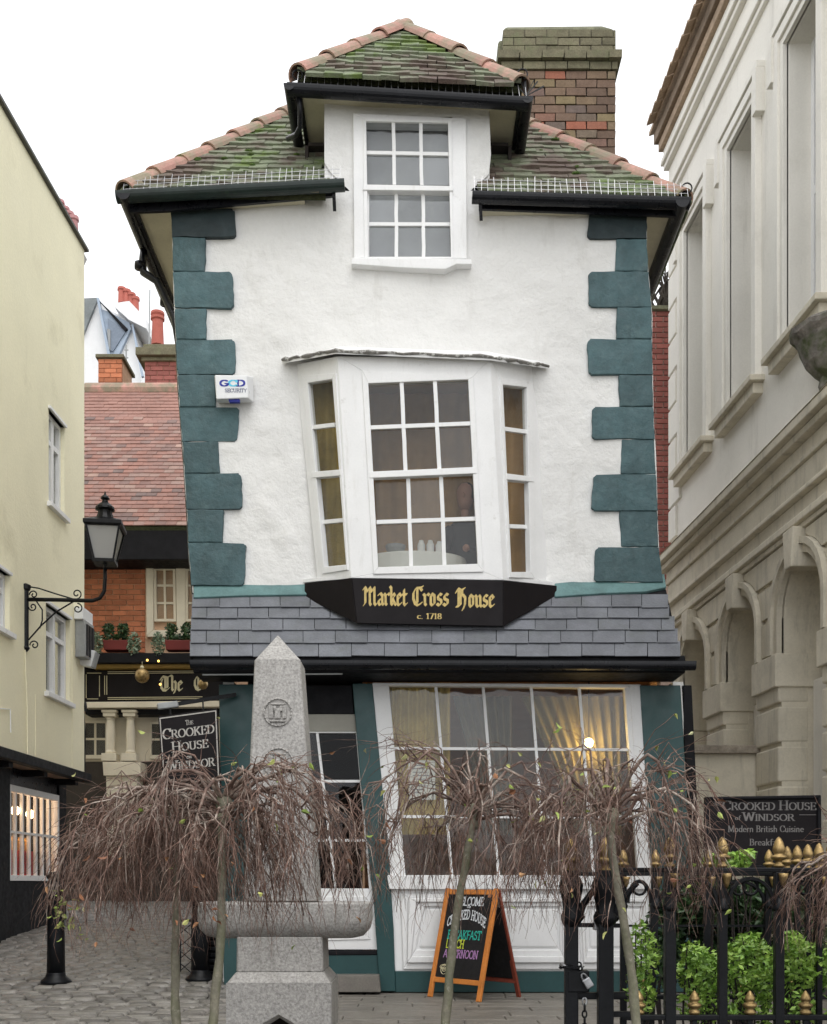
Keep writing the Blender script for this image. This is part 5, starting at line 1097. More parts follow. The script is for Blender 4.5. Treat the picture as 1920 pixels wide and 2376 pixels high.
for c in GC:
    m = MB(); o_, i_ = .62, .42
    for (e0_, e1_, h) in ((.42, .50, .05), (.50, .62, .08)):
        gb(m, c + e0_, c + e1_, 7.0, 10.4 + e1_ - .42, h, -.02); gb(m, c - e1_, c - e0_, 7.0, 10.4 + e1_ - .42, h, -.02); gb(m, c - e0_, c + e0_, 10.4 + e0_ - .42, 10.4 + e1_ - .42, h - .002, -.02)
    wn = obj('window', m, M['stone'], hall, bevel=.006)
    m = MB(); gb(m, c - .72, c + .72, 10.62, 10.70, .10, -.02); gb(m, c - .72, c - .60, 10.1, 10.62, .11, -.02); gb(m, c + .60, c + .72, 10.1, 10.62, .11, -.02); obj('ear', m, M['stone'], wn, bevel=.006)
    m = MB(); gb(m, c - .72, c + .72, 6.93, 7.0, .18, -.05); gb(m, c - .66, c + .66, 6.80, 6.93, .12, -.05); obj('sill', m, M['stonedk'], wn, bevel=.008)
    m = MB(); gb(m, c + .34, c + .42, 7.0, 10.4, -.27, -.36); gb(m, c - .42, c - .34, 7.0, 10.4, -.27, -.36); gb(m, c - .34, c + .34, 8.66, 8.76, -.27, -.36); gb(m, c - .34, c + .34, 7.0, 7.1, -.27, -.36); obj('frame', m, M['white'], wn)
    m = MB(); gb(m, c - .36, c + .36, 7.0, 10.4, -.33, -.34); obj('pane', m, M['glass'], wn)
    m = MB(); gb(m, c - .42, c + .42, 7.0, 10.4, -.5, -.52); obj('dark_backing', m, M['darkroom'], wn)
# cornices, one moulding each
def gmould(name, rows_, mat, s1=SE + .02):
    for (z0, z1, f) in rows_:
        m = MB(); gb(m, 4.5, s1 + f * .5, z0, z1, f, -.05); obj(name, m, mat, hall, bevel=.012)
gmould('moulding', [(11.30, 11.38, .05), (11.38, 11.46, .09), (11.46, 11.80, .03), (11.80, 11.88, .10), (11.88, 11.96, .14), (11.96, 12.12, .10)], M['stone'])
m = MB(); gb(m, 4.5, SE + .12, 12.12, 12.26, .16, -.05); obj('eaves_board', m, M['oldwood'], hall, bevel=.01); m = MB(); gb(m, 4.5, SE + .16, 12.26, 12.42, .22, -.05); obj('eaves_board', m, mk('dark_eaves', (.26, .20, .15), .9, .25, 4, .1, 40), hall, bevel=.01)
m = MB(); m.prism([V((gx(4.5, .28), 4.5, 12.42)), V((gx(SE + .2, .28), SE + .2, 12.42)), V((9, SE + .2, 14.5)), V((9, 4.5, 14.5))], [V((gx(4.5, .28), 4.5, 12.48)), V((gx(SE + .2, .28), SE + .2, 12.48)), V((9, SE + .2, 14.6)), V((9, 4.5, 14.6))]); obj('roof', m, M['oldwood'], hall)
for k in range(46):
    s = 5 + k * .25; m = MB(); m.obox(V((gx(s, .32), s, 12.47 + rnd(-.015, .015))), V((.07, 0, .03)), V((0, .115, 0)), V((0, 0, .014))); obj('eaves_tile', m, M['oldwood'], hall)
gmould('moulding', [(4.80, 4.86, .07), (4.86, 4.94, .12), (4.94, 5.13, .06), (5.13, 5.18, .14), (5.18, 5.50, .04), (5.50, 5.55, .08), (5.55, 5.70, .06), (5.70, 5.78, .16), (5.78, 5.88, .24)], M['stonedk'])
m = MB(); m.prism([V((gx(4.5, .25), 4.5, 5.88)), V((gx(4.5, -.02), 4.5, 5.88)), V((gx(4.5, -.02), 4.5, 6.02))], [V((gx(SE, .25), SE, 5.88)), V((gx(SE, -.02), SE, 5.88)), V((gx(SE, -.02), SE, 6.02))]); obj('weathering', m, M['stonedk'], hall)
# arcade wall with round arches
mb = MB(); NA = 14
bounds = [SE] + [(a + b) / 2 for a, b in zip(GC, GC[1:])] + [5.4]
def gp(s, z, o=0): return V((gx(s, o), s, z))
for i, c in enumerate(GC):
    s1, s0 = bounds[i], bounds[i + 1]
    mb.quad(gp(s0, 0), gp(c - RI, 0), gp(c - RI, 4.82), gp(s0, 4.82)); mb.quad(gp(c + RI, 0), gp(s1, 0), gp(s1, 4.82), gp(c + RI, 4.82))
    ar = [(c - RI * math.cos(math.pi * k / NA), ZC + RI * math.sin(math.pi * k / NA)) for k in range(NA + 1)]
    for (a, z), (b, y) in zip(ar, ar[1:]): mb.quad(gp(a, z), gp(b, y), gp(b, 4.82), gp(a, 4.82)); mb.quad(gp(a, z), gp(b, y), gp(b, y, -.5), gp(a, z, -.5))
    for s in (c - RI, c + RI): mb.quad(gp(s, 0), gp(s, ZC), gp(s, ZC, -.5), gp(s, 0, -.5))
    mb.quad(gp(c - RI, 0, -.5), gp(c + RI, 0, -.5), gp(c + RI, 4.8, -.5), gp(c - RI, 4.8, -.5))
arc_w = obj('arcade_wall', mb, M['stonedk'], hall, fix=False)
for i, c in enumerate(GC):
    m = MB()
    for (ra, rb_, h) in ((RI, .65, .06), (.65, RX_, .10)):
        for sgn in (-1, 1): gb(m, min(c + sgn * ra, c + sgn * rb_), max(c + sgn * ra, c + sgn * rb_), ZI, ZC, h, -.02)
        for k in range(NA):
            t0, t1 = math.pi * k / NA, math.pi * (k + 1) / NA
            q = [gp(c - r * math.cos(t), ZC + r * math.sin(t), h) for r, t in ((ra, t0), (rb_, t0), (rb_, t1), (ra, t1))]
            m.prism(q, [p + V((h + .02, 0, 0)) for p in q])
    obj('archivolt', m, M['stonedk'], hall)
    q = lambda f: [gp(c - .09, 4.40, f), gp(c + .09, 4.40, f), gp(c + .14, 4.82, f), gp(c - .14, 4.82, f)]
    m = MB(); m.prism(q(.17), q(-.3)); obj('keystone', m, M['stonedk'], hall, bevel=.015)
    m = MB(); gb(m, c - RI + .02, c + RI - .02, 1.3, 3.3, -.34, -.5); obj('recess_panel', m, M['stone'], hall, bevel=.02)
for i in range(len(GC)):
    lo_ = GC[i + 1] + RI if i + 1 < len(GC) else GC[i] - RI - .6; hi_ = GC[i] - RI
    m = MB(); gb(m, lo_ - .035, hi_ + .035, 3.22, ZI, .09, -.52); obj('impost', m, M['stonedk'], hall, bevel=.015)
    z = .35
    while z < 3.1:
        m = MB(); gb(m, lo_ - .008, hi_ + .008, z, z + .40, .045, -.3); obj('ashlar_block', m, M['stonedk'], arc_w, bevel=.02); z += .45
    if i + 1 < len(GC):
        for (z0, z1) in ((3.64, 4.02), (4.08, 4.42), (4.48, 4.78)):
            N_ = 6; e = lambda zz: RX_ + .015 if zz < ZC else (math.sqrt(max(RX_ ** 2 - (zz - ZC) ** 2, 0)) + .015 if zz < ZC + RX_ else .02)
            zz = [lerp(z0, z1, k / N_) for k in range(N_ + 1)]
            po = [gp(GC[i + 1] + max(e(z_), .17), z_, .045) for z_ in zz] + [gp(GC[i] - max(e(z_), .17), z_, .045) for z_ in reversed(zz)]
            m = MB(); m.prism(po, [p + V((.1, 0, 0)) for p in po]); obj('ashlar_block', m, M['stonedk'], arc_w)
m = MB(); gb(m, GC[0] + RI - .035, SE, 3.22, ZI, .09, -.52); obj('impost', m, M['stonedk'], hall, bevel=.015)
z = 6.15; k = 0
while z < 11.2:
    m = MB(); L_ = .5 if k % 2 else .32; gb(m, SE - L_, SE + .02, z, z + .46, .04, -.05); obj('quoin', m, M['stone'], hall, bevel=.012); z += .5; k += 1
# carved mossy console under the third window
m = MB(); pc0 = V((gx(11.0, .02), 11.0, 0)); m.lathe([(.03, 5.96), (.10, 5.98), (.13, 6.04), (.11, 6.10), (.19, 6.18), (.26, 6.28), (.31, 6.40), (.34, 6.50), (.40, 6.55), (.41, 6.60), (.36, 6.63)], pc0, 28)
m.v = [p + (p - pc0).normalized() * (.05 * noise.noise(p * 6) + .025 * noise.noise(p * 15)) for p in m.v]
obj('console', m, mk('mossy_carved_stone', (.22, .20, .18), .9, .35, 9, .25, 40, .8, 30, .02, dirt=((.06, .08, .025), .45, .62, 5, .9)), hall, fix=False)
# passage hoarding between hall and house
pwl = thing('passage_hoarding', W(1680, 2150, 13), 'plain beige hoarding with a peeling ledge closing the passage beside the arches', 'hoarding')
a, b = W(1560, 1750, 13.0), W(1762, 1735, 13.0); m = MB(); m.box(a.x, b.x, 13.0, 13.1, 0, a.z); obj('panel', m, M['stonedk'], pwl); m = MB(); m.box(a.x, b.x, 12.92, 13.12, a.z, a.z + .10); obj('ledge', m, mk('peeling_grey_ledge', (.30, .26, .21), .9, .3, 5, .2, 30, .4, 30, .008), pwl, bevel=.01)
# ================================================================== SIGNS AND THINGS FIXED TO THE HOUSE
UX, UZ, UN = V((1, 0, 0)), V((0, 0, 1)), V((0, -1, 0))
sg = thing('house_sign', W(990, 1450, 9.6), 'black angled signboard with gold blackletter under the oriel bay', 'sign')
S1 = Plane((0, 9.60, 0), UN)
m = MB(); m.px(S1, [(817, 1341), (1168, 1347), (1168, 1453), (829, 1446)], 0, -.03); board = obj('board', m, M['signblack'], sg, bevel=.004)
SL = plane3(W(817, 1341, 9.6), W(707, 1353, 9.93), W(829, 1446, 9.6)); SR = plane3(W(1168, 1347, 9.6), W(1293, 1359, 9.93), W(1168, 1453, 9.6))
m = MB(); m.px(SL, [(707, 1353), (816, 1341), (828, 1446), (707, 1386)], 0, -.03); obj('side_board', m, M['signblack'], sg, bevel=.004)
m = MB(); m.px(SR, [(1169, 1347), (1293, 1359), (1292, 1382), (1169, 1453)], 0, -.03); obj('side_board', m, M['signblack'], sg, bevel=.004)
r = V((1, 0, -.012)).normalized()
m = MB()
for t, x0, x1, y in (('Market', 841, 944, 1404), ('Cross', 954, 1041, 1405), ('House', 1056, 1147, 1408)):
    m = MB(); write(m, t, S1.at(x0 + 3, y), r, UZ, UN, .170, BLK, 'black', width=(x1 - x0) * 9.6 / FPX); obj('lettering', m, M['goldprint'], board)
m = MB(); write(m, 'c. 1718', S1.at(968, 1436), r, UZ, UN, .05, CAP, 'roman', width=58 * 9.6 / FPX); obj('lettering', m, M['goldprint'], board)
al = thing('alarm_box', W(540, 900, 9.95), 'white security alarm box with blue lettering fixed over the left teal quoins', 'alarm box')
A1 = Plane((0, 9.84, 0), UN); A0 = Plane((0, 9.965, 0), UN)
fq = [(499, 870), (573, 871), (576, 923), (502, 926)]; bq = [(497, 871), (589, 874), (589, 934), (505, 936)]
m = MB(); m.prism([A1.at(*p) for p in fq], [A0.at(*p) for p in bq]); hs_ = obj('housing', m, M['plastic'], al, bevel=.008)
m = MB(); k = 9.84 / FPX
for t, x0, mm in (('G', 510, 'blueprint'), ('C', 530, 'cyanprint'), ('D', 549, 'blueprint')):
    m = MB(); write(m, t, A1.at(x0, 896), UX, UZ, UN, .055, CAP, 'bold', width=21 * k); obj('lettering', m, M[mm], hs_)
m = MB(); write(m, 'SECURITY', A1.at(522, 910), UX, UZ, UN, .032, CAP, 'mono', width=51 * k); obj('lettering', m, M['greylogo'], hs_)
m = MB(); m.px(A1, [(530, 925), (556, 924), (556, 932), (532, 932)], -.02, -.06); obj('strobe', m, M['blueprint'], al)
# hanging sign
hg = thing('hanging_sign', W(440, 1850, 9.5), 'dark hanging sign with silver capitals swinging from a bar at the house corner', 'sign')
YH = 9.45; HP = Plane((0, YH, 0), UN); q4 = [(367, 1663), (504, 1644), (513, 1838), (380, 1852)]
m = MB(); m.px(HP, q4, 0, -.04); bd = obj('board', m, M['signblack'], hg, bevel=.004)
m = MB(); ring(m, HP, [(370, 1666), (502, 1648), (510, 1834), (383, 1848)], [(372.5, 1668.5), (499.5, 1651), (507, 1831.5), (385.5, 1845)], .003, -.002); obj('border', m, M['greyprint'], bd)
ux = (HP.at(502, 1648) - HP.at(370, 1666)).normalized(); uz = V((-.06, 0, 1)).normalized(); k = YH / FPX
m = MB()
for t, x, y, h, w_, sm in (('THE', 431, 1683, 14, 18, .75), ('CROOKED', 378, 1717, 30, 122, .8), ('HOUSE', 399, 1746, 29, 86, .8), ('of', 433, 1761, 12, 14, 1), ('WINDSOR', 388, 1792, 29, 112, .8)):
    m = MB(); write(m, t, HP.at(x, y), ux, uz, UN, h * k * .82, CAP, 'roman', width=w_ * k, small=sm); obj('lettering', m, M['greyprint'], bd)
m = MB(); m.bar(W(366, 1641, YH + .02), W(548, 1612, YH + .35), .02, .035); obj('bar', m, M['iron'], hg)
m = MB(); m.bar(W(366, 1640, YH), W(414, 1634, YH + .02), .05, .055); m2 = obj('strip_light', m, M['greyplastic'], hg, bevel=.01)
for x, y in ((395, 1636), (471, 1625)):
    m = MB(); m.bar(W(x, y, YH + .02), W(x + 1, y + 34, YH + .02), .012, .012, UX); obj('hanger', m, M['iron'], hg)
# shop interior things
lp = thing('hanging_bulb', W(1368, 1600, 10.06), 'glowing bare bulb hanging behind the upper right shop panes', 'lamp')
c = W(1367, 1724, 10.06); obj('bulb', MB().ball(c, .045, 12), M['bulb'], lp, smooth=True); obj('cord', MB().bar(c + V((0, 0, .04)), V((c.x, c.y, 2.9)), .008, .008, UX), M['black'], lp)
li = bpy.data.lights.new('bulb_light', 'POINT'); li.energy = 5; li.color = (1, .70, .30); li.shadow_soft_size = .05; lo = bpy.data.objects.new('bulb_light', li); COL.objects.link(lo); lo.location = c + V((0, -.09, -.02))
for i, (s, dx) in enumerate(((13.45, -.5), (14.0, -.62), (12.2, -.9))):
    li = bpy.data.lights.new('shop_light', 'POINT'); li.energy = 14; li.color = (1, .72, .46); li.shadow_soft_size = .08; lo = bpy.data.objects.new('shop_light', li); COL.objects.link(lo); lo.location = (yx(s) + R_ + dx - .12, s, 2.05)
m = MB(); m.px(GP, [(948, 1764), (1010, 1765), (1011, 1856), (949, 1856)], -.03, -.033); pp_ = tag(obj('paper_notice', m, M['paper'], at=W(980, 1850, 9.95)), 'white paper notice stuck inside the left shop panes', 'notice')
m = MB()
for k_ in range(9): m.bar(GP.at(958, 1776 + k_ * 8, -.029), GP.at(rnd(975, 1000), 1776 + k_ * 8, -.029), .006, .001, UN)
obj('print', m, M['greylogo'], pp_)
tb_ = thing('round_table', V((.02, 10.25, 3.35)), 'round table under a white cloth behind the lower bay panes', 'table')
m = MB(); m.lathe([(.50, 3.6), (.50, 4.03), (.485, 4.05)], V((.0, 10.25, 0)), 28, 0, .62); obj('cloth', m, M['paper'], tb_, smooth=False)
for i, (x, h) in enumerate(((978, .13), (999, .13), (1020, .12))):
    c = W(x, 1290, 10.08); c.z = 4.052; m = MB(); m.lathe([(.03, 0), (.034, .02), (.036, h * .7), (.022, h * .9), (.02, h)], c, 12); tag(obj('white_candle_jar', m, M['plastic'], at=c), ('leftmost', 'middle', 'rightmost')[i] + ' of three small white jars on the table behind the bay panes', 'jar', 'white jars on the bay table')
c = W(918, 1290, 10.08); c.z = 4.052; m = MB(); m.lathe([(.06, 0), (.09, .05), (.095, .08), (.085, .08), (.05, .01)], c, 16); tag(obj('glass_bowl', m, M['greyplastic'], at=c), 'pale bowl on the table behind the lower left bay pane', 'bowl')
# a guest sitting at the table
gs = thing('person', V((.58, 10.55, 3.35)), 'person in a dark jacket seated at the table behind the right bay panes', 'person')
m = MB(); hc = V((.50, 10.5, 4.73)); m.lathe([(.004, -.13), (.05, -.12), (.072, -.07), (.08, 0), (.083, .05), (.07, .10), (.04, .13), (.004, .14)], hc, 14, 0, 1.15); m.lathe([(.045, -.25), (.042, -.1)], hc, 10)
m.lathe([(.004, -.02), (.018, 0), (.004, .03)], hc + V((-.02, -.095, -.01)), 6); obj('head', m, M['skin'], gs, smooth=True)
m = MB(); m.lathe([(.086, -.02), (.09, .05), (.075, .11), (.045, .14), (.004, .15)], hc + V((.01, .02, .0)), 14, 0, 1.1); obj('hair', m, M['darkroom'], gs, smooth=True)
m = MB(); m.lathe([(.16, 3.85), (.19, 4.05), (.215, 4.3), (.21, 4.42), (.14, 4.50), (.05, 4.53)], V((.52, 10.55, 0)), 16, 0, .62)
m.tube([V((.36, 10.5, 4.42)), V((.31, 10.42, 4.24)), V((.30, 10.3, 4.14)), V((.24, 10.17, 4.12))], [.06, .055, .045, .035], 8); m.tube([V((.68, 10.5, 4.42)), V((.72, 10.4, 4.24)), V((.64, 10.22, 4.14)), V((.52, 10.12, 4.12))], [.06, .055, .045, .035], 8); obj('jacket', m, mk('navy_jacket', (.02, .02, .03), .8, .2, 6, .1, 40), gs, smooth=True)
m = MB(); m.ball(V((.22, 10.15, 4.12)), .035, 8); m.ball(V((.49, 10.10, 4.12)), .035, 8); obj('hand', m, M['skin'], gs, smooth=True)
# ================================================================== GROUND PIECES
street = tag(obj('cobbled_street', MB().quad(V((-1.2, 7.0, -.028)), V((-.5, 7.0, -.028)), V((-.5, 8.9, -.028)), V((-1.2, 8.9, -.028))), M['ground'], fix=False), kind='structure')
def settmesh(i):
    m = MB(); a, b = .096, .050; j = lambda s: rnd(-s, s)
    L0 = [V((x + j(.006), y + j(.004), 0)) for x, y in ((-a, -b), (a, -b), (a, b), (-a, b))]; L1 = [V((p.x * .97, p.y * .95, .022 + j(.003))) for p in L0]; L2 = [V((p.x * .80, p.y * .66, .036 + j(.004))) for p in L0]
    m.add(L0 + L1 + L2, [(0, 1, 5, 4), (1, 2, 6, 5), (2, 3, 7, 6), (3, 0, 4, 7), (4, 5, 9, 8), (5, 6, 10, 9), (6, 7, 11, 10), (7, 4, 8, 11), (8, 9, 10, 11)])
    return m
SM = [meshdata('cobble', settmesh(i), M['cobble'], smooth=True) for i in range(5)]
rest = MB(); n = 0; Y = 7.3; row = 0
while Y < 18.2:
    off = rnd(0, .2); x = -.30 * Y - 1.6 - off; wob = rnd(0, 6)
    while x < (-1.0 if Y < 9.0 else -1.05):
        y = Y + .018 * math.sin(x * 2.3 + wob); z = gz(y, x) - .026 + rnd(-.006, .006); sx_ = rnd(.86, 1.1)
        vis = abs(CX + x * FPX / y - 480) < 520
        Mx = mtx(V((x, y, z)), V((sx_, rnd(-.05, .05), rnd(-.03, .03))), V((rnd(-.03, .03), 1, .08 if y > 9 and x < -1.9 else 0)), V((0, 0, 1)))
        if vis and n < 300 and Y > 7.6: piece('cobble', random.choice(SM), street, Mx); n += 1
        else:
            m = random.choice(SM); b = len(rest.v); rest.v += [Mx @ v.co for v in m.vertices]; rest.f += [tuple(i + b for i in p.vertices) for p in m.polygons]
        x += .205 * sx_
    Y += .112; row += 1
tag(obj('cobbles', rest, mk('granite_sett_mass', (.195, .182, .165), .5, .30, 7.0, .15, 70, .4, 50, .006, hue=.02, spec=.5), street, smooth=True, fix=False), kind='stuff')
pave = tag(obj('pavement', MB().quad(V((-1.0, 5.0, -.014)), V((4, 5.0, -.014)), V((4, 9.95, -.014)), V((-1.0, 9.95, -.014))), M['joint'], fix=False), kind='structure')
y = 7.0
while y < 9.9:
    d_ = rnd(.20, .30); x = -1.0 - rnd(0, .3)
    while x < 3.2:
        L = rnd(.35, .75); m = MB(); a, b, c_, e_ = max(x, -1.0) + .003, x + L - .003, y + .003, y + d_ - .003
        if b - a > .05:
            P = [V((a, c_, 0)), V((b, c_, 0)), V((b, e_, 0)), V((a, e_, 0))]; hz = [rnd(-.0015, .002) for _ in P]
            m.prism([p + V((0, 0, -.03)) for p in P], [p + V((0, 0, .0 + h)) for p, h in zip(P, hz)]); obj('paving_stone', m, M['paver'], pave, bevel=.006, seg=1)
        x += L
    y += d_
# ------------------------------------------------------------------ bollards
def bollard(c, label):
    t = thing('bollard', c, label, 'bollard', 'black bollards on the setts')
    m = MB(); m.lathe([(.135, 0), (.14, .015), (.13, .03), (.095, .06), (.086, .085), (.083, .1)], c, 20); obj('base', m, M['iron'], t, smooth=True)
    m = MB(); m.lathe([(.083, .09), (.078, .4), (.070, .86), (.085, .88), (.088, .905), (.07, .92), (.066, .95), (.082, .97), (.082, .99), (.05, 1.02), (.004, 1.03)], c, 20); obj('shaft', m, M['iron'], t, smooth=True)
Yb = 10.0; bollard(V(((130 - CX) * Yb / FPX, Yb, gz(Yb))), 'black bollard in front of the black shopfront on the left'); Yb = 10.15; bx_ = (465 - CX) * Yb / FPX; bollard(V((bx_, Yb, gz(Yb, bx_))), 'black bollard beside the granite fountain, behind the tree trunks')
Yb = 10.5; c = V(((520 - CX) * Yb / FPX, Yb, gz(Yb, -1.8) - .02))
t = thing('planter_basket', c, 'dark woven planter basket behind the fountain pedestal', 'planter'); m = MB(); m.prism([c + V((x, y, 0)) for x, y in ((-.17, -.15), (.17, -.15), (.17, .15), (-.17, .15))], [c + V((x, y, .42)) for x, y in ((-.2, -.18), (.2, -.18), (.2, .18), (-.2, .18))]); obj('basket', m, M['blackwood'], t)
for k in range(7): m = MB(); z = .03 + k * .058; m.box(c.x - .19 - z * .06, c.x + .19 + z * .06, c.y - .175 - z * .08, c.y - .14, c.z + z, c.z + z + .036); obj('slat', m, M['black'], t, bevel=.006)
c = V(((432 - CX) * 10.6 / FPX, 10.6, gz(10.6, -2.2)))
t = thing('iron_stand', c, 'lattice iron plant stand between the trunk and the bollard', 'stand'); m = MB()
for x in (-.07, .07):
    for y in (-.07, .07): m.bar(c + V((x, y, 0)), c + V((x, y, .5)), .012, .012, UX)
obj('frame', m, M['iron'], t); m = MB()
for k in range(4): m.bar(c + V((-.07, -.07, k * .12)), c + V((.07, -.07, k * .12 + .12)), .008, .008, UN); m.bar(c + V((.07, -.07, k * .12)), c + V((-.07, -.07, k * .12 + .12)), .008, .008, UN)
obj('lattice', m, M['iron'], t); m = MB(); m.box(c.x - .1, c.x + .1, c.y - .1, c.y + .1, c.z + .5, c.z + .52); obj('shelf', m, M['iron'], t)
# ------------------------------------------------------------------ A-board
ab = thing('pavement_sign', V((.45, 9.5, 0)), 'orange framed chalkboard standing open in front of the white panel', 'sign')
BL, BR_ = V((.145, 9.56, 0)), V((.548, 9.14, 0)); bk = V((.38, .41, 0)); Ht = .955
TL = BL + bk * .44 + V((.0, 0, Ht)); TR = BR_ + bk * .44 + V((.0, 0, Ht))
u_ = (BR_ - BL).normalized(); up_ = (TL - BL).normalized(); nf = u_.cross(up_).normalized()
if nf.y > 0: nf = -nf
for a, b in ((BL, TL), (BR_, TR)): m = MB(); m.bar(a, b, .045, .028, nf); obj('leg', m, M['orange'], ab, bevel=.004)
for f_ in (.16, .965): a = BL.lerp(TL, f_) + u_ * .02; b = BR_.lerp(TR, f_) - u_ * .02; m = MB(); m.bar(a, b, .045, .024, nf); obj('rail', m, M['orange'], ab, bevel=.004)
a, b, c_, d_ = BL.lerp(TL, .19) + u_ * .02, BR_.lerp(TR, .19) - u_ * .02, BR_.lerp(TR, .945) - u_ * .02, BL.lerp(TL, .945) + u_ * .02
m = MB(); m.prism([a, b, c_, d_], [p - nf * .012 for p in (a, b, c_, d_)]); cb = obj('chalkboard', m, M['chalkboard'], ab)
fw = (b - a).length; k_ = Ht * .755
def chalk(t, f, col, h, wd, x0=None, curve=None):
    st = a.lerp(d_, f) + u_ * ((fw - wd) / 2 if x0 is None else x0); m = MB(); write(m, t, st, u_, up_, nf, h, CAP, 'mono', width=wd, curve=curve); obj('lettering', m, M[col], cb)
chalk('WELCOME', .865, 'chalkwhite', .075, .34); chalk('to', .835, 'chalkwhite', .03, .05)
chalk('CROOKED HOUSE', .60, 'chalkwhite', .082, .46, curve=lambda x: .075 * (1 - ((x - .23) / .23) ** 2))
chalk('BREAKFAST', .46, 'chalkgreen', .075, .40); chalk('LUNCH', .35, 'chalkyellow', .075, .22, x0=.07); chalk('AFTERNOON', .235, 'chalkpink', .07, .41, x0=.06)
m = MB(); cc = a.lerp(d_, .09) + u_ * .10; 
for rx, rz, dz in ((.055, .022, .02), (.035, .014, .02), (.04, .045, -.0), (.02, .02, .0)): m.tube([cc + u_ * (rx * math.cos(q * .5236)) + up_ * (rz * math.sin(q * .5236) + dz) + nf * .004 for q in range(13)], .0035, 4)
obj('drawing', m, M['creamprint'], cb)
for a_, b_ in ((BL + bk, TL), (BR_ + bk, TR)): m = MB(); m.bar(a_, b_ - V((0, 0, .01)) + bk * .03, .040, .026, nf); obj('leg', m, M['redwood'], ab, bevel=.004)
m = MB(); q = [(BL + bk).lerp(TL, .17), (BR_ + bk).lerp(TR, .17), (BR_ + bk).lerp(TR, .95), (BL + bk).lerp(TL, .95)]; m.prism(q, [p + nf * .01 for p in q]); obj('chalkboard', m, M['chalkboard'], ab)
m = MB(); m.bar((BL + bk).lerp(TL, .15), (BR_ + bk).lerp(TR, .15), .04, .022, nf); obj('rail', m, M['redwood'], ab)
# ------------------------------------------------------------------ granite drinking fountain with obelisk
YF_ = 6.0; pf = YF_ / FPX
fx = lambda x: (x - CX) * pf
fz = lambda y: EYE + (HY - y) * pf
ft = thing('granite_fountain', V((fx(645), 6.15, 0)), 'grey granite drinking fountain with an obelisk above a long stone bowl', 'fountain')
def frustum(mb, xc0, hx0, z0, xc1, hx1, z1, yc, hy0, hy1, ch=.0, cap=True):
    def rg(xc, hx, hy, z):
        c_ = ch * hx
        return [V((xc + x, yc + y, z)) for x, y in ((-hx + c_, -hy), (hx - c_, -hy), (hx, -hy + c_), (hx, hy - c_), (hx - c_, hy), (-hx + c_, hy), (-hx, hy - c_), (-hx, -hy + c_))]
    A_, B_ = rg(xc0, hx0, hy0, z0), rg(xc1, hx1, hy1, z1); mb.prism(A_, B_)
oy = 6.16
m = MB(); h0, h1 = (fx(735) - fx(566)) / 2, (fx(696) - fx(588)) / 2
frustum(m, fx(651), h0, fz(2092), fx(642), h1, fz(1527), oy, h0 * .98, h1 * .98, .07)
def pyr(mb, xc, hx, z0, z1, tx, yc):
    c_ = .07 * hx; r_ = [V((xc + x, yc + y, z0)) for x, y in ((-hx + c_, -hx), (hx - c_, -hx), (hx, -hx + c_), (hx, hx - c_), (hx - c_, hx), (-hx + c_, hx), (-hx, hx - c_), (-hx, -hx + c_))]
    k = len(mb.v); mb.add(r_ + [V((tx, yc, z1))], [(i, (i + 1) % 8, 8) for i in range(8)])
pyr(m, fx(642), h1 * .985, fz(1528), EYE + (HY - 1474) * oy / FPX, (645 - CX) * oy / FPX, oy); obl = obj('obelisk', m, M['granite'], ft, bevel=.006)
for (y, r) in ((1652, 34), (1770, 36)):
    m = MB(); k = r * pf; zc = fz(y); xc_ = fx(lerp(642, 651, (y - 1527) / 560)); N_ = 24; yf_ = lambda z_: oy - lerp(h0, h1, (z_ - fz(2092)) / (fz(1527) - fz(2092))) * .98 - .011
    ang = [2 * math.pi * i / N_ for i in range(N_)]
    for i in range(N_):
        a_, b_ = ang[i], ang[(i + 1) % N_]; q = [V((xc_ + rr * math.cos(t_), yf_(zc + rr * math.sin(t_)), zc + rr * math.sin(t_))) for rr, t_ in ((k, a_), (k, b_), (k * .88, b_), (k * .88, a_))]; m.prism(q, [p + V((0, .016, 0)) for p in q])
    for (x_, z_, w_, h_) in ((-.45, .0, .14, .9), (.0, -.1, .2, .7), (.45, .0, .14, .9), (0, .55, .5, .12), (0, -.62, .55, .12), (-.2, .25, .1, .4), (.22, .25, .1, .4)):
        zq = zc + z_ * k; m.box(xc_ + (x_ - w_) * k, xc_ + (x_ + w_) * k, yf_(zq) - .002 + rnd(-.002, .002), yf_(zq) + .03, zq - h_ / 2 * k, zq + h_ / 2 * k)
    obj('carved_roundel', m, mk('pale_carved_granite', (.36, .345, .325), .75, .1, 4, .34, 75, .8, 45, .012), obl, bevel=.007)
m = MB(); bw_, bh = (fx(862) - fx(455)) / 2, .24; xc_ = fx(658); zt_, zb_ = fz(2094), fz(2178)
def rrect(hx, hy, r_, z, n=6):
    o = []
    for (sx, sy, a0) in ((1, 1, 0), (-1, 1, 90), (-1, -1, 180), (1, -1, 270)):
        for i in range(n + 1): t_ = math.radians(a0 + 90 * i / n); o.append(V((xc_ + sx * (hx - r_) + r_ * math.cos(t_), oy + sy * (hy - r_) + r_ * math.sin(t_), z)))
    return o
L = [rrect(bw_ - .09, bh - .09, .1, zb_), rrect(bw_ - .045, bh - .045, .12, zb_ + .012), rrect(bw_ - .012, bh - .012, .13, zb_ + .05), rrect(bw_, bh, .14, zb_ + .10), rrect(bw_ - .002, bh - .002, .14, zt_ - .012), rrect(bw_ - .014, bh - .014, .13, zt_), rrect(bw_ - .06, bh - .06, .1, zt_), rrect(bw_ - .09, bh - .09, .08, zt_ - .08)]
k = len(L[0])
for l in L: m.v += l
for i in range(len(L) - 1):
    for j in range(k): m.f.append((i * k + j, i * k + (j + 1) % k, (i + 1) * k + (j + 1) % k, (i + 1) * k + j))
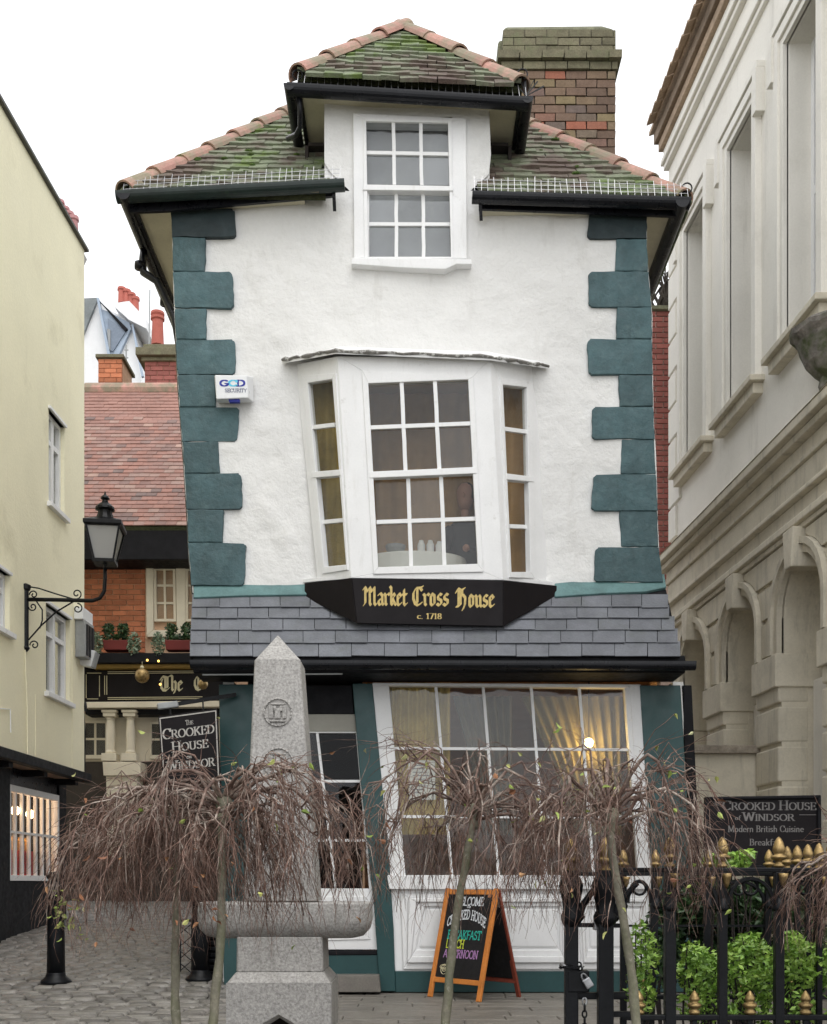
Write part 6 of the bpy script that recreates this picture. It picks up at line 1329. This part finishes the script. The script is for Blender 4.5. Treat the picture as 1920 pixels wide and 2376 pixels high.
m.f.append(tuple(range(k - 1, -1, -1))); m.f.append(tuple((len(L) - 1) * k + j for j in range(k))); bo_ = obj('bowl', m, M['granite'], ft, smooth=True); bo_.modifiers.new('normals', 'WEIGHTED_NORMAL')
m = MB(); frustum(m, fx(652), (fx(752) - fx(552)) / 2, fz(2254), fx(651), (fx(750) - fx(553)) / 2, zb_ + .01, oy, .22, .215, .05); frustum(m, fx(652), (fx(771) - fx(534)) / 2, fz(2278), fx(652), (fx(752) - fx(552)) / 2, fz(2254), oy, .27, .22, .05)
obj('pedestal', m, M['granite'], ft, bevel=.006)
m = MB(); xl0, xr0 = fx(533), fx(773); y0_, y1_ = oy - .275, oy + .275; n0, n1, nt2, nz_ = fx(600), fx(706), fz(2348), fz(2400)
m.prism([V((xl0, y0_, 0)), V((n0, y0_, 0)), V((n0, y0_, nz_)), V((fx(618), y0_, fz(2368))), V((fx(653), y0_, nt2)), V((fx(688), y0_, fz(2368))), V((n1, y0_, nz_)), V((n1, y0_, 0)), V((xr0, y0_, 0)), V((xr0, y0_, fz(2278))), V((xl0, y0_, fz(2278)))],
        [V((xl0, y1_, 0)), V((n0, y1_, 0)), V((n0, y1_, nz_)), V((fx(618), y1_, fz(2368))), V((fx(653), y1_, nt2)), V((fx(688), y1_, fz(2368))), V((n1, y1_, nz_)), V((n1, y1_, 0)), V((xr0, y1_, 0)), V((xr0, y1_, fz(2278))), V((xl0, y1_, fz(2278)))]); pb = obj('base', m, M['granite'], ft)
m = MB(); pa = [(600, 2400), (618, 2368), (653, 2348), (688, 2368), (706, 2400)]; pb2 = [(609, 2404), (626, 2376), (653, 2359), (680, 2376), (697, 2404)]
for i in range(4): q = [V((fx(pa[i][0]), y0_ - .006, fz(pa[i][1]))), V((fx(pa[i + 1][0]), y0_ - .006, fz(pa[i + 1][1]))), V((fx(pb2[i + 1][0]), y0_ + .05, fz(pb2[i + 1][1]))), V((fx(pb2[i][0]), y0_ + .05, fz(pb2[i][1])))]; m.prism(q, [p + V((0, .05, 0)) for p in q])
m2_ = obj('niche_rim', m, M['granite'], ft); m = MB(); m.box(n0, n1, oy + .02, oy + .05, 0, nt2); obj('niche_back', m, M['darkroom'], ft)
m = MB(); m.box(xl0 - .08, xr0 + .08, y0_ - .08, y1_ + .08, -.02, .12); obj('plinth', m, M['granite'], ft, bevel=.01)

# ------------------------------------------------------------------ railings with gilded heads
def finprof(s): return [(.018, 0), (.028, .004), (.030, .012), (.018, .022), (.018, .036), (.036, .044), (.044, .054), (.040, .062), (.026, .068), (.027, .074), (.033, .086), (.032, .104), (.024, .132), (.013, .152), (.002, .162)]
def spearhead(parent, c, s, big=True):
    pr = [(r_ * s, z * s) for r_, z in finprof(s)] if big else [(r_ * s, z * s) for r_, z in ((.022, 0), (.034, .01), (.03, .022), (.018, .03), (.036, .042), (.042, .056), (.03, .066), (.02, .07), (.028, .08), (.030, .092), (.02, .112), (.008, .13), (.002, .136))]
    m = MB(); m.lathe(pr, c, 10); o = obj('finial', m, M['gold'], parent, smooth=True); return o
def railing(name, Y, posts, dogs, toprail, label, x0, x1, s, lean=0, dogz=.40, mid=None, grp='railings round the evergreen bed'):
    t = thing(name, V(((x0 + x1) / 2, Y, 0)), label, 'railing', grp)
    m = MB(); m.box(x0, x1, Y - .022, Y + .022, toprail - .022, toprail); obj('top_rail', m, M['iron'], t, bevel=.004); m = MB(); m.box(x0, x1, Y - .018, Y + .018, dogz - .025, dogz); obj('lower_rail', m, M['iron'], t, bevel=.004)
    if mid: m = MB(); m.box(x0, x1, Y - .01, Y + .01, mid - .012, mid); obj('mid_rail', m, M['iron'], t)
    for (x, wd, ln) in posts:
        m = MB(); m.bar(V((x - ln, Y, -.02)), V((x, Y, toprail - .02)), wd, wd, (0, 1, 0)); obj('bar', m, M['iron'], t, bevel=.004)
        m = MB(); m.lathe([(wd * .62, -.06), (wd * .75, -.045), (wd * .6, -.03), (wd * .55, 0)], V((x, Y, toprail - .14)), 10); obj('collar', m, M['iron'], t, smooth=True)
        spearhead(t, V((x, Y, toprail)), s * .88)
        m = MB(); m.lathe([(.002, -.07 * s), (.012 * s, -.05 * s), (.02 * s, -.02 * s), (.024 * s, 0)], V((x + .012, Y - .028, toprail - .026)), 8); obj('drop', m, M['gold'], t, smooth=True)
    for (a, b) in zip(posts, posts[1:]):
        m = MB(); xm = (a[0] + b[0]) / 2; hw = (b[0] - a[0]) / 2 - .025
        m.tube([V((xm - hw * math.cos(q * math.pi / 10), Y, toprail - .17 + .12 * math.sin(q * math.pi / 10))) for q in range(11)], .011, 5); m.tube([V((xm + .035 * math.cos(q * math.pi / 6), Y, toprail - .09 + .035 * math.sin(q * math.pi / 6))) for q in range(13)], .007, 4); obj('hoop', m, M['iron'], t)
    for x in dogs:
        m = MB(); m.bar(V((x, Y, .0)), V((x, Y, dogz + .01)), .022, .022, (0, 1, 0)); obj('dog_bar', m, M['iron'], t); spearhead(t, V((x, Y, dogz)), s * .82, False)
    return t
R5 = lambda x, Y=5.0: (x - CX) * Y / FPX
railing('iron_railing', 5.0, [(R5(1555), .050, 0), (R5(1677), .040, 0), (R5(1808), .042, 0), (R5(1935), .042, 0), (R5(2062), .042, 0)], [R5(1483), R5(1612), R5(1741), R5(1870), R5(2000)], 1.072, 'front black railing with large gilded heads before the bright green shrubs', R5(1440), R5(2120), 1.0, dogz=.395)
railing('iron_railing', 5.9, [(R5(1447, 5.9), .034, 0), (R5(1522, 5.9), .042, .04), (R5(1645, 5.9), .034, .03), (R5(1785, 5.9), .036, .03), (R5(1900, 5.9), .034, .02)], [R5(1497, 5.9), R5(1613, 5.9), R5(1724, 5.9), R5(1836, 5.9), R5(1940, 5.9)], 1.062, 'rear black railing seen through the front one behind the shrubs', R5(1335, 5.9), R5(2000, 5.9), .86, dogz=.395, mid=.775)
t = thing('iron_railing', V((R5(1880), 5.5, 0)), 'short return railing with gilded heads along the right side of the bed', 'railing', 'railings round the evergreen bed'); xr_ = 1.98
m = MB(); m.box(xr_ - .02, xr_ + .02, 5.03, 5.87, 1.045, 1.068); obj('top_rail', m, M['iron'], t)
for yy in (5.15, 5.3, 5.45, 5.6, 5.75): m = MB(); m.bar(V((xr_, yy, 0)), V((xr_, yy, 1.05)), .025, .025, (0, 1, 0)); obj('bar', m, M['iron'], t); spearhead(t, V((xr_, yy, 1.068)), .8)
def gatepost(x, Y, wd, label, side=1):
    t = thing('gate_post', V((R5(x, Y), Y, 0)), label, 'post', 'gate posts beside the chalkboard'); X = R5(x, Y)
    m = MB(); m.box(X - wd / 2, X + wd / 2, Y - wd / 2, Y + wd / 2, -.02, 1.06); obj('shaft', m, M['iron'], t, bevel=.006)
    m = MB(); m.lathe([(wd * .55, .80), (wd * .78, .83), (wd * .8, .85), (wd * .62, .875), (wd * .7, .92), (wd * .85, .96), (wd * .95, .99), (wd * .7, 1.03)], V((X, Y, 0)), 14); obj('capital', m, M['iron'], t, smooth=True)
    m = MB()
    for s_ in (-1, 1) if side == 0 else (side,): m.tube([V((X + s_ * wd * .4, Y, .82)), V((X + s_ * (wd * .9), Y, .90)), V((X + s_ * (wd * 1.9), Y, .985)), V((X + s_ * (wd * 2.2), Y, 1.0))], [.022, .018, .014, .010], 6); m.lathe([(.004, -.02), (.022, 0), (.004, .02)], V((X + s_ * wd * .75, Y, .845)), 6)
    obj('leaf_bracket', m, M['iron'], t); spearhead(t, V((X, Y, 1.05)), 1.0); return t
gatepost(1326, 5.0, .060, 'thinner black gate post wrapped with a chain', 1); gatepost(1405, 4.95, .068, 'thicker black gate post just left of the pale leaning trunk', 1)
t = thing('gate_latch', V((R5(1360), 5.0, .8)), 'black iron latch bars bridging the two gate posts', 'latch')
m = MB(); m.bar(V((R5(1341), 5.0, .808)), V((R5(1440), 5.0, .805)), .016, .020); obj('bar', m, M['iron'], t); m = MB(); m.bar(V((R5(1341), 5.0, .485)), V((R5(1452), 5.0, .49)), .016, .022); obj('bar', m, M['iron'], t); m = MB(); m.box(R5(1378), R5(1392), 4.97, 5.03, .785, .825); obj('catch', m, M['steel'], t, bevel=.004); m = MB(); m.bar(V((R5(1420), 4.98, .40)), V((R5(1470), 4.98, .40)), .02, .026); obj('bar', m, M['iron'], t)
ch = thing('chain', V((R5(1326), 4.95, .3)), 'heavy chain wrapped round the thinner gate post and hanging down', 'chain')
def link(c, ax, bx, r=.017, w_=.010):
    m = MB(); m.tube([c + ax * (r * math.cos(q * math.pi / 5)) + bx * (w_ * math.sin(q * math.pi / 5)) for q in range(11)], .0042, 5); obj('link', m, M['steel'] if random.random() < .4 else M['iron'], ch, smooth=True)
for k in range(10):
    a_ = k * .628; c = V((R5(1326) + .048 * math.cos(a_), 5.0 + .048 * math.sin(a_), .617 + .008 * math.sin(a_ * 2))); tg = V((-math.sin(a_), math.cos(a_), 0)); link(c, tg, V((0, 0, 1)) if k % 2 else V((math.cos(a_), math.sin(a_), 0)))
for k in range(8): link(V((R5(1354), 4.96, .46 - k * .029)), V((0, 0, 1)), UX if k % 2 == 0 else UN)
pk = thing('padlock', V((R5(1361), 4.95, .52)), 'shiny steel padlock hanging between the gate posts', 'padlock'); c = V((R5(1361), 4.95, .545)); ax = V((.5, 0, -.8)).normalized()
m = MB(); m.obox(c, V((.016, 0, .01)), V((0, .012, 0)), ax * .024); obj('body', m, M['steel'], pk, bevel=.005); m = MB(); m.tube([c - ax * .02 + V((.8, 0, .5)).normalized() * (.013 * math.cos(q * .628)) - ax * (.03 * math.sin(q * .628)) for q in range(6)], .004, 5); obj('shackle', m, M['steel'], pk)
m = MB(); m.box(R5(1316), R5(1366), 4.965, 5.035, .50, .60); obj('lock_box', m, M['iron'], at=V((R5(1340), 5, .5)), bevel=.006); tag(bpy.data.objects['lock_box'], 'black lock box on the thinner gate post under the chain', 'lock')
# restaurant board on the right
rb_ = thing('restaurant_board', W(1773, 2300, 8.2), 'large black board with dull silver lettering behind the gilded railing heads', 'sign'); RP = Plane((0, 8.2, 0), UN)
m = MB(); m.px(RP, [(1645, 1852), (1902, 1848), (1904, 2010), (1645, 2010)], 0, -.03); bd = obj('board', m, M['signblack'], rb_)
m = MB(); ring(m, RP, [(1638, 1849), (1907, 1845), (1909, 2016), (1638, 2016)], [(1647, 1856), (1899, 1853), (1901, 2008), (1647, 2008)], .03, -.03); obj('frame', m, M['blackwood'], rb_, bevel=.008)
for x in (1660, 1888): m = MB(); m.bar(W(x, 2016, 8.22), V((W(x, 0, 8.22).x, 8.22, 0)), .05, .05, UX); obj('leg', m, M['blackwood'], rb_)
k = 8.2 / FPX; m = MB()
for tx, x, y, h, w_, sm in (('THE', 1657, 1868, 9, 18, .8), ('CROOKED HOUSE', 1677, 1880, 26, 218, .8), ('of', 1706, 1903, 12, 14, 1), ('WINDSOR', 1724, 1905, 23, 120, .8)): m = MB(); write(m, tx, RP.at(x, y), UX, UZ, UN, h * k * .85, CAP, 'roman', width=w_ * k, small=sm); obj('lettering', m, M['dimprint'], bd)
m = MB(); write(m, 'Modern British Cuisine', RP.at(1690, 1931), UX, UZ, UN, 15 * k, CAP, 'roman', width=176 * k); obj('lettering', m, M['dimprint'], bd); m = MB(); write(m, 'Breakfast', RP.at(1740, 1962), UX, UZ, UN, 15 * k, CAP, 'roman', width=78 * k); obj('lettering', m, M['dimprint'], bd); m = MB(); m.bar(RP.at(1856, 1891, .003), RP.at(1895, 1891, .003), .004, .002, UN); obj('lettering', m, M['dimprint'], bd)
# evergreen shrubs in the bed
def shrub(label, blobs, mat, s, name='evergreen_shrub', stems=True):
    c0 = sum((b[0] for b in blobs), V((0, 0, 0))) / len(blobs); t = thing(name, V((c0.x, c0.y, 0)), label, 'shrub', 'evergreen shrubs inside the railings'); m = MB()
    for c, r_, n_ in blobs: leafball(m, c, r_, n_, s)
    tag(obj('foliage', m, mat, t, fix=False), kind='stuff'); m = MB()
    for c, r_, n_ in blobs:
        for q in range(3): p = V((c.x + rnd(-.03, .03), c.y, 0)); m.tube([p, p.lerp(c, .5) + V((rnd(-.05, .05), 0, 0)), c + V((rnd(-.1, .1), rnd(-.05, .05), r_[2] * .6))], [.008, .006, .003], 5)
    obj('stem', m, M['darkroom'], t)
Y = 5.45; B_ = lambda x, y, rx, rz, n_, yy=Y: (W(x, y, yy), (rx * yy / FPX, .22, rz * yy / FPX), n_)
shrub('bright green shrub at the left end of the railed bed', [B_(1492, 2210, 34, 75, 700), B_(1486, 2300, 34, 60, 400)], M['hedge'], .019)
shrub('bright yellow green shrub low behind the middle railing bars', [B_(1625, 2255, 52, 60, 1000), B_(1612, 2215, 22, 32, 300), B_(1640, 2330, 70, 50, 600)], M['hedge'], .019)
shrub('broad bright green shrub behind the right railing bars', [B_(1735, 2240, 70, 62, 1500), B_(1740, 2190, 30, 26, 260), B_(1850, 2235, 60, 58, 1300), B_(1836, 2186, 20, 28, 240), B_(1930, 2240, 50, 60, 700), B_(1800, 2330, 130, 50, 900)], M['hedge'], .020)
shrub('bright sprig of shrub poking up among the gilded railing heads', [B_(1708, 2000, 34, 22, 260, 6.1), B_(1728, 1985, 20, 18, 160, 6.1), B_(1655, 1995, 12, 18, 90, 6.1)], M['hedge'], .026)
shrub('tall dark evergreen behind the railed bed', [B_(1610, 2100, 90, 65, 2600, 6.35), B_(1740, 2110, 80, 70, 2600, 6.35), B_(1850, 2090, 80, 60, 1600, 6.35), B_(1700, 2220, 190, 90, 4200, 6.5), B_(1540, 2180, 40, 120, 1300, 6.4), B_(1880, 2220, 70, 90, 1500, 6.5)], M['darkhedge'], .028)
soil = MB().box(R5(1400), 2.4, 5.05, 6.8, -.03, .10); tag(obj('planting_bed', soil, mk('dark_soil', (.03, .024, .018), .95, .3, 8, .2, 60, .6, 40, .02)), kind='structure')

# ================================================================== WEEPING TREES
LEAFM = []
for q in range(4):
    m = MB(); w_ = rnd(.22, .32); cu = rnd(.08, .25)
    m.add([V((0, 0, 0)), V((.22, -w_ * .8, cu)), V((.5, -w_, cu)), V((.8, -w_ * .45, .02)), V((1.05, 0, -.2)), V((.8, w_ * .45, .04)), V((.5, w_, cu)), V((.22, w_ * .8, cu)), V((.5, 0, -.03))], [(i_, (i_ + 1) % 8, 8) for i_ in range(8)]); LEAFM.append(m)
LM = [meshdata('leaf', m, M['leaf'], fix=False) for m in LEAFM]; DM = [meshdata('dead_leaf', m, M['deadleaf'], fix=False) for m in LEAFM]
def put_leaf(par, p, s_, dead=False):
    e = V((rnd(-1, 1), rnd(-.9, .9), rnd(-1, .4))).normalized(); y = e.cross(V((rnd(-1, 1), rnd(-1, .2), rnd(-1, 1)))).normalized(); z = e.cross(y)
    piece('dead_leaf' if dead else 'leaf', random.choice(DM if dead else LM), par, mtx(p, e * s_, y * s_, z * s_))
def weeping(label, base, top, R, rise, skirt, nb, seed, Ry=None, leaves=10, dead=8, sub=7, thick=1.0, spray=26, second=4, flat=.28):
    random.seed(seed); Ry = Ry or R
    t = thing('weeping_tree', base, label, 'tree', 'bare weeping trees in the foreground')
    m = MB(); n_ = 16; pts = []
    for i in range(n_ + 1): f = i / n_; p = base.lerp(top, f); pts.append(p + V((.016 * math.sin(f * 5 + seed) + rnd(-.003, .003), .01 * math.sin(f * 4), 0)))
    m.tube(pts, [lerp(.0235, .017, i / n_) * (1 + .09 * math.sin(i * 2.3 + seed)) for i in range(n_ + 1)], 10); obj('trunk', m, M['bark'], t, smooth=True)
    m = MB(); m.lathe([(.017, -.07), (.024, -.05), (.022, -.03), (.036, -.005), (.038, .02), (.028, .045), (.01, .05)], top, 9); obj('graft', m, M['bark'], t, smooth=True)
    main, fine, tips, tops = MB(), MB(), [], []
    def twig(p0, d, L, r0, hang=1.0):
        pts = [p0]; d = d.normalized(); st = L / 6; p = p0; cv = V((rnd(-.12, .12), rnd(-.12, .12), 0))
        for i in range(6):
            d = (d + cv + V((rnd(-.34, .34), rnd(-.34, .34), -.24 * hang + rnd(-.24, .24)))).normalized(); p = p + d * st; pts.append(p)
        fine.tube(pts, [r0 * (1 - .11 * i) for i in range(7)], 3, cap=False); tips.append((pts[-1], d)); return pts
    def twigs(pts, n, a, lo=.15):
        for s_ in range(n):
            f = rnd(lo, 1) * (len(pts) - 1.001); i = int(f); p = pts[i].lerp(pts[i + 1], f - i); d = (pts[i + 1] - pts[i]).normalized() * 1.2 + V((rnd(-.8, .8), rnd(-.8, .8), rnd(-.6, .5)))
            L = min(rnd(.10, .36), max(.09, (p.z - skirt) * 1.2 + .05)); hg = .35 + .9 * min(1, max(0, (top.z + .12 - p.z) / max(top.z - skirt, .1))); tw = twig(p, d, L, rnd(.0009, .0023), hg)
            if rnd(0, 1) < .6: twig(tw[random.randint(1, 4)], V((rnd(-1, 1), rnd(-1, 1), rnd(-.8, .3))), L * rnd(.35, .75), .0009)
    def arch(p0, a, rr, H, end, r0, n2=10, jg=.016, rad0=0.0):
        pts = []; wob = rnd(-.5, .5)
        for i in range(n2 + 1):
            f = i / n2; rad = rad0 + (rr - rad0) * (1 - (1 - f) ** 1.35); aa = a + wob * f
            z = p0.z + H * math.sin(min(1, f * 1.15) * math.pi * .62); z = lerp(z, end, max(0, (f - flat * .6) / (1 - flat * .6)) ** 1.6)
            q = V((top.x + R * rad * math.cos(aa), top.y + Ry * rad * math.sin(aa), z)) if rad0 == 0 else p0 + V((R * (rad - rad0) * math.cos(aa), Ry * (rad - rad0) * math.sin(aa), z - p0.z))
            if i: q = q + V((rnd(-jg, jg), rnd(-jg, jg), rnd(-jg, jg)))
            pts.append(q)
        main.tube(pts, [max(.0016, r0 * (1 - .78 * i / n2)) for i in range(n2 + 1)], 5); return pts
    for b in range(nb):
        a = 2 * math.pi * (b + rnd(-.5, .5)) / nb; rr = rnd(.4, .95) if b % 2 else rnd(.8, 1.08)
        pts = arch(top + V((rnd(-.02, .02), rnd(-.02, .02), rnd(-.04, .03))), a, rr, rise * rnd(.05, 1.2) * (1.25 - .5 * rr), lerp(top.z, skirt, min(1, rnd(.35, .7) * (.55 + .6 * rr))), rnd(.005, .012) * thick)
        tops.append(pts[4]); twigs(pts, sub, a, .38)
        for k in range(second):
            i = random.randint(2, 7); p = pts[i]; f = i / 10
            p2 = arch(p, a + rnd(-1.0, 1.0), f + rnd(.15, .5), rise * rnd(-.1, .4), lerp(p.z, skirt, rnd(.3, .9)), rnd(.0022, .0048), 8, .018, max(f, .01)); twigs(p2, sub, a, .25)
    for k in range(spray):
        p = random.choice(tops[:nb]) + V((rnd(-.05, .05), 0, 0)); o_ = (p - top); tw = twig(p, V((o_.x * 3 + rnd(-.5, .5), o_.y * 3 + rnd(-.5, .5), rnd(.35, 1.0))), rnd(.14, .34), rnd(.002, .0032), .55); tops.append(tw[-1])
        for _ in range(3): twig(random.choice(tw[1:5]), V((rnd(-1, 1), rnd(-1, 1), rnd(-.3, .7))), rnd(.05, .16), .0012, .6)
    cr = obj('crown', main, M['branch'], t, fix=False, smooth=True); tag(obj('twigs', fine, M['twig'], cr, fix=False), kind='stuff')
    for k in range(leaves + dead):
        dd = k >= leaves; cand = [random.choice(tips) for _ in range(5)]; cand.sort(key=lambda q: q[0].y); p = cand[0][0]
        if k % 2 and not dd and k // 2 < spray: p = tops[-1 - k // 2]
        put_leaf(cr, p, rnd(.022, .042), dd)
    return t, cr, tips
Yt = 5.0; T_ = lambda x, y, Y=Yt: W(x, y, Y)
def gbase(x, Y=Yt): p = W(x, HY, Y); return V((p.x, Y, 0))
weeping('bare weeping tree on the pale straight trunk at the left', gbase(422), T_(402, 1895), .57, .30, T_(0, 2190).z, 30, 3, Ry=.40, leaves=8, dead=16)
weeping('bare weeping tree on the greenish trunk before the fountain bowl', gbase(480, 4.8), T_(520, 1870, 4.8), .64, .36, T_(0, 2140, 4.8).z, 30, 5, Ry=.40, leaves=14, dead=16)
weeping('bare weeping tree on the leaning trunk in front of the chalkboard', gbase(1010), T_(1100, 1890), .58, .46, T_(0, 2140).z, 24, 8, Ry=.40, leaves=18, dead=10, sub=6, second=3, spray=40)
weeping('bare weeping tree on the smooth trunk beside the gate posts', gbase(1495, 4.7), T_(1418, 1900, 4.7), .53, .44, T_(0, 2130, 4.7).z, 23, 12, Ry=.36, leaves=34, dead=6, spray=44, sub=7, second=3)
weeping('bare weeping tree mostly cut off at the right edge', gbase(2085, 4.4), T_(2080, 1980, 4.4), .42, .10, T_(0, 2170, 4.4).z, 24, 15, Ry=.34, leaves=2, dead=10)
random.seed(77)
# the leafy shoot at the far left end of the crown
t = thing('leafy_shoot', W(165, 2150, 5.0), 'leafy yellow green shoot hanging before the left bollard', 'shoot'); m = MB(); p = W(235, 2060, 5.0); pts = [p]
for q in ((200, 2085), (172, 2105), (155, 2140), (160, 2170)): pts.append(W(*q, 5.0))
m.tube(pts, [.003, .0026, .002, .002, .0015], 4); m.tube([W(300, 2020, 5.0), p], .003, 4); obj('stem', m, M['twig'], t)
for k in range(46):
    c = W(random.gauss(152, 20), random.gauss(2118, 28), 4.97 + rnd(-.08, .08)); put_leaf(t, c, rnd(.018, .042))
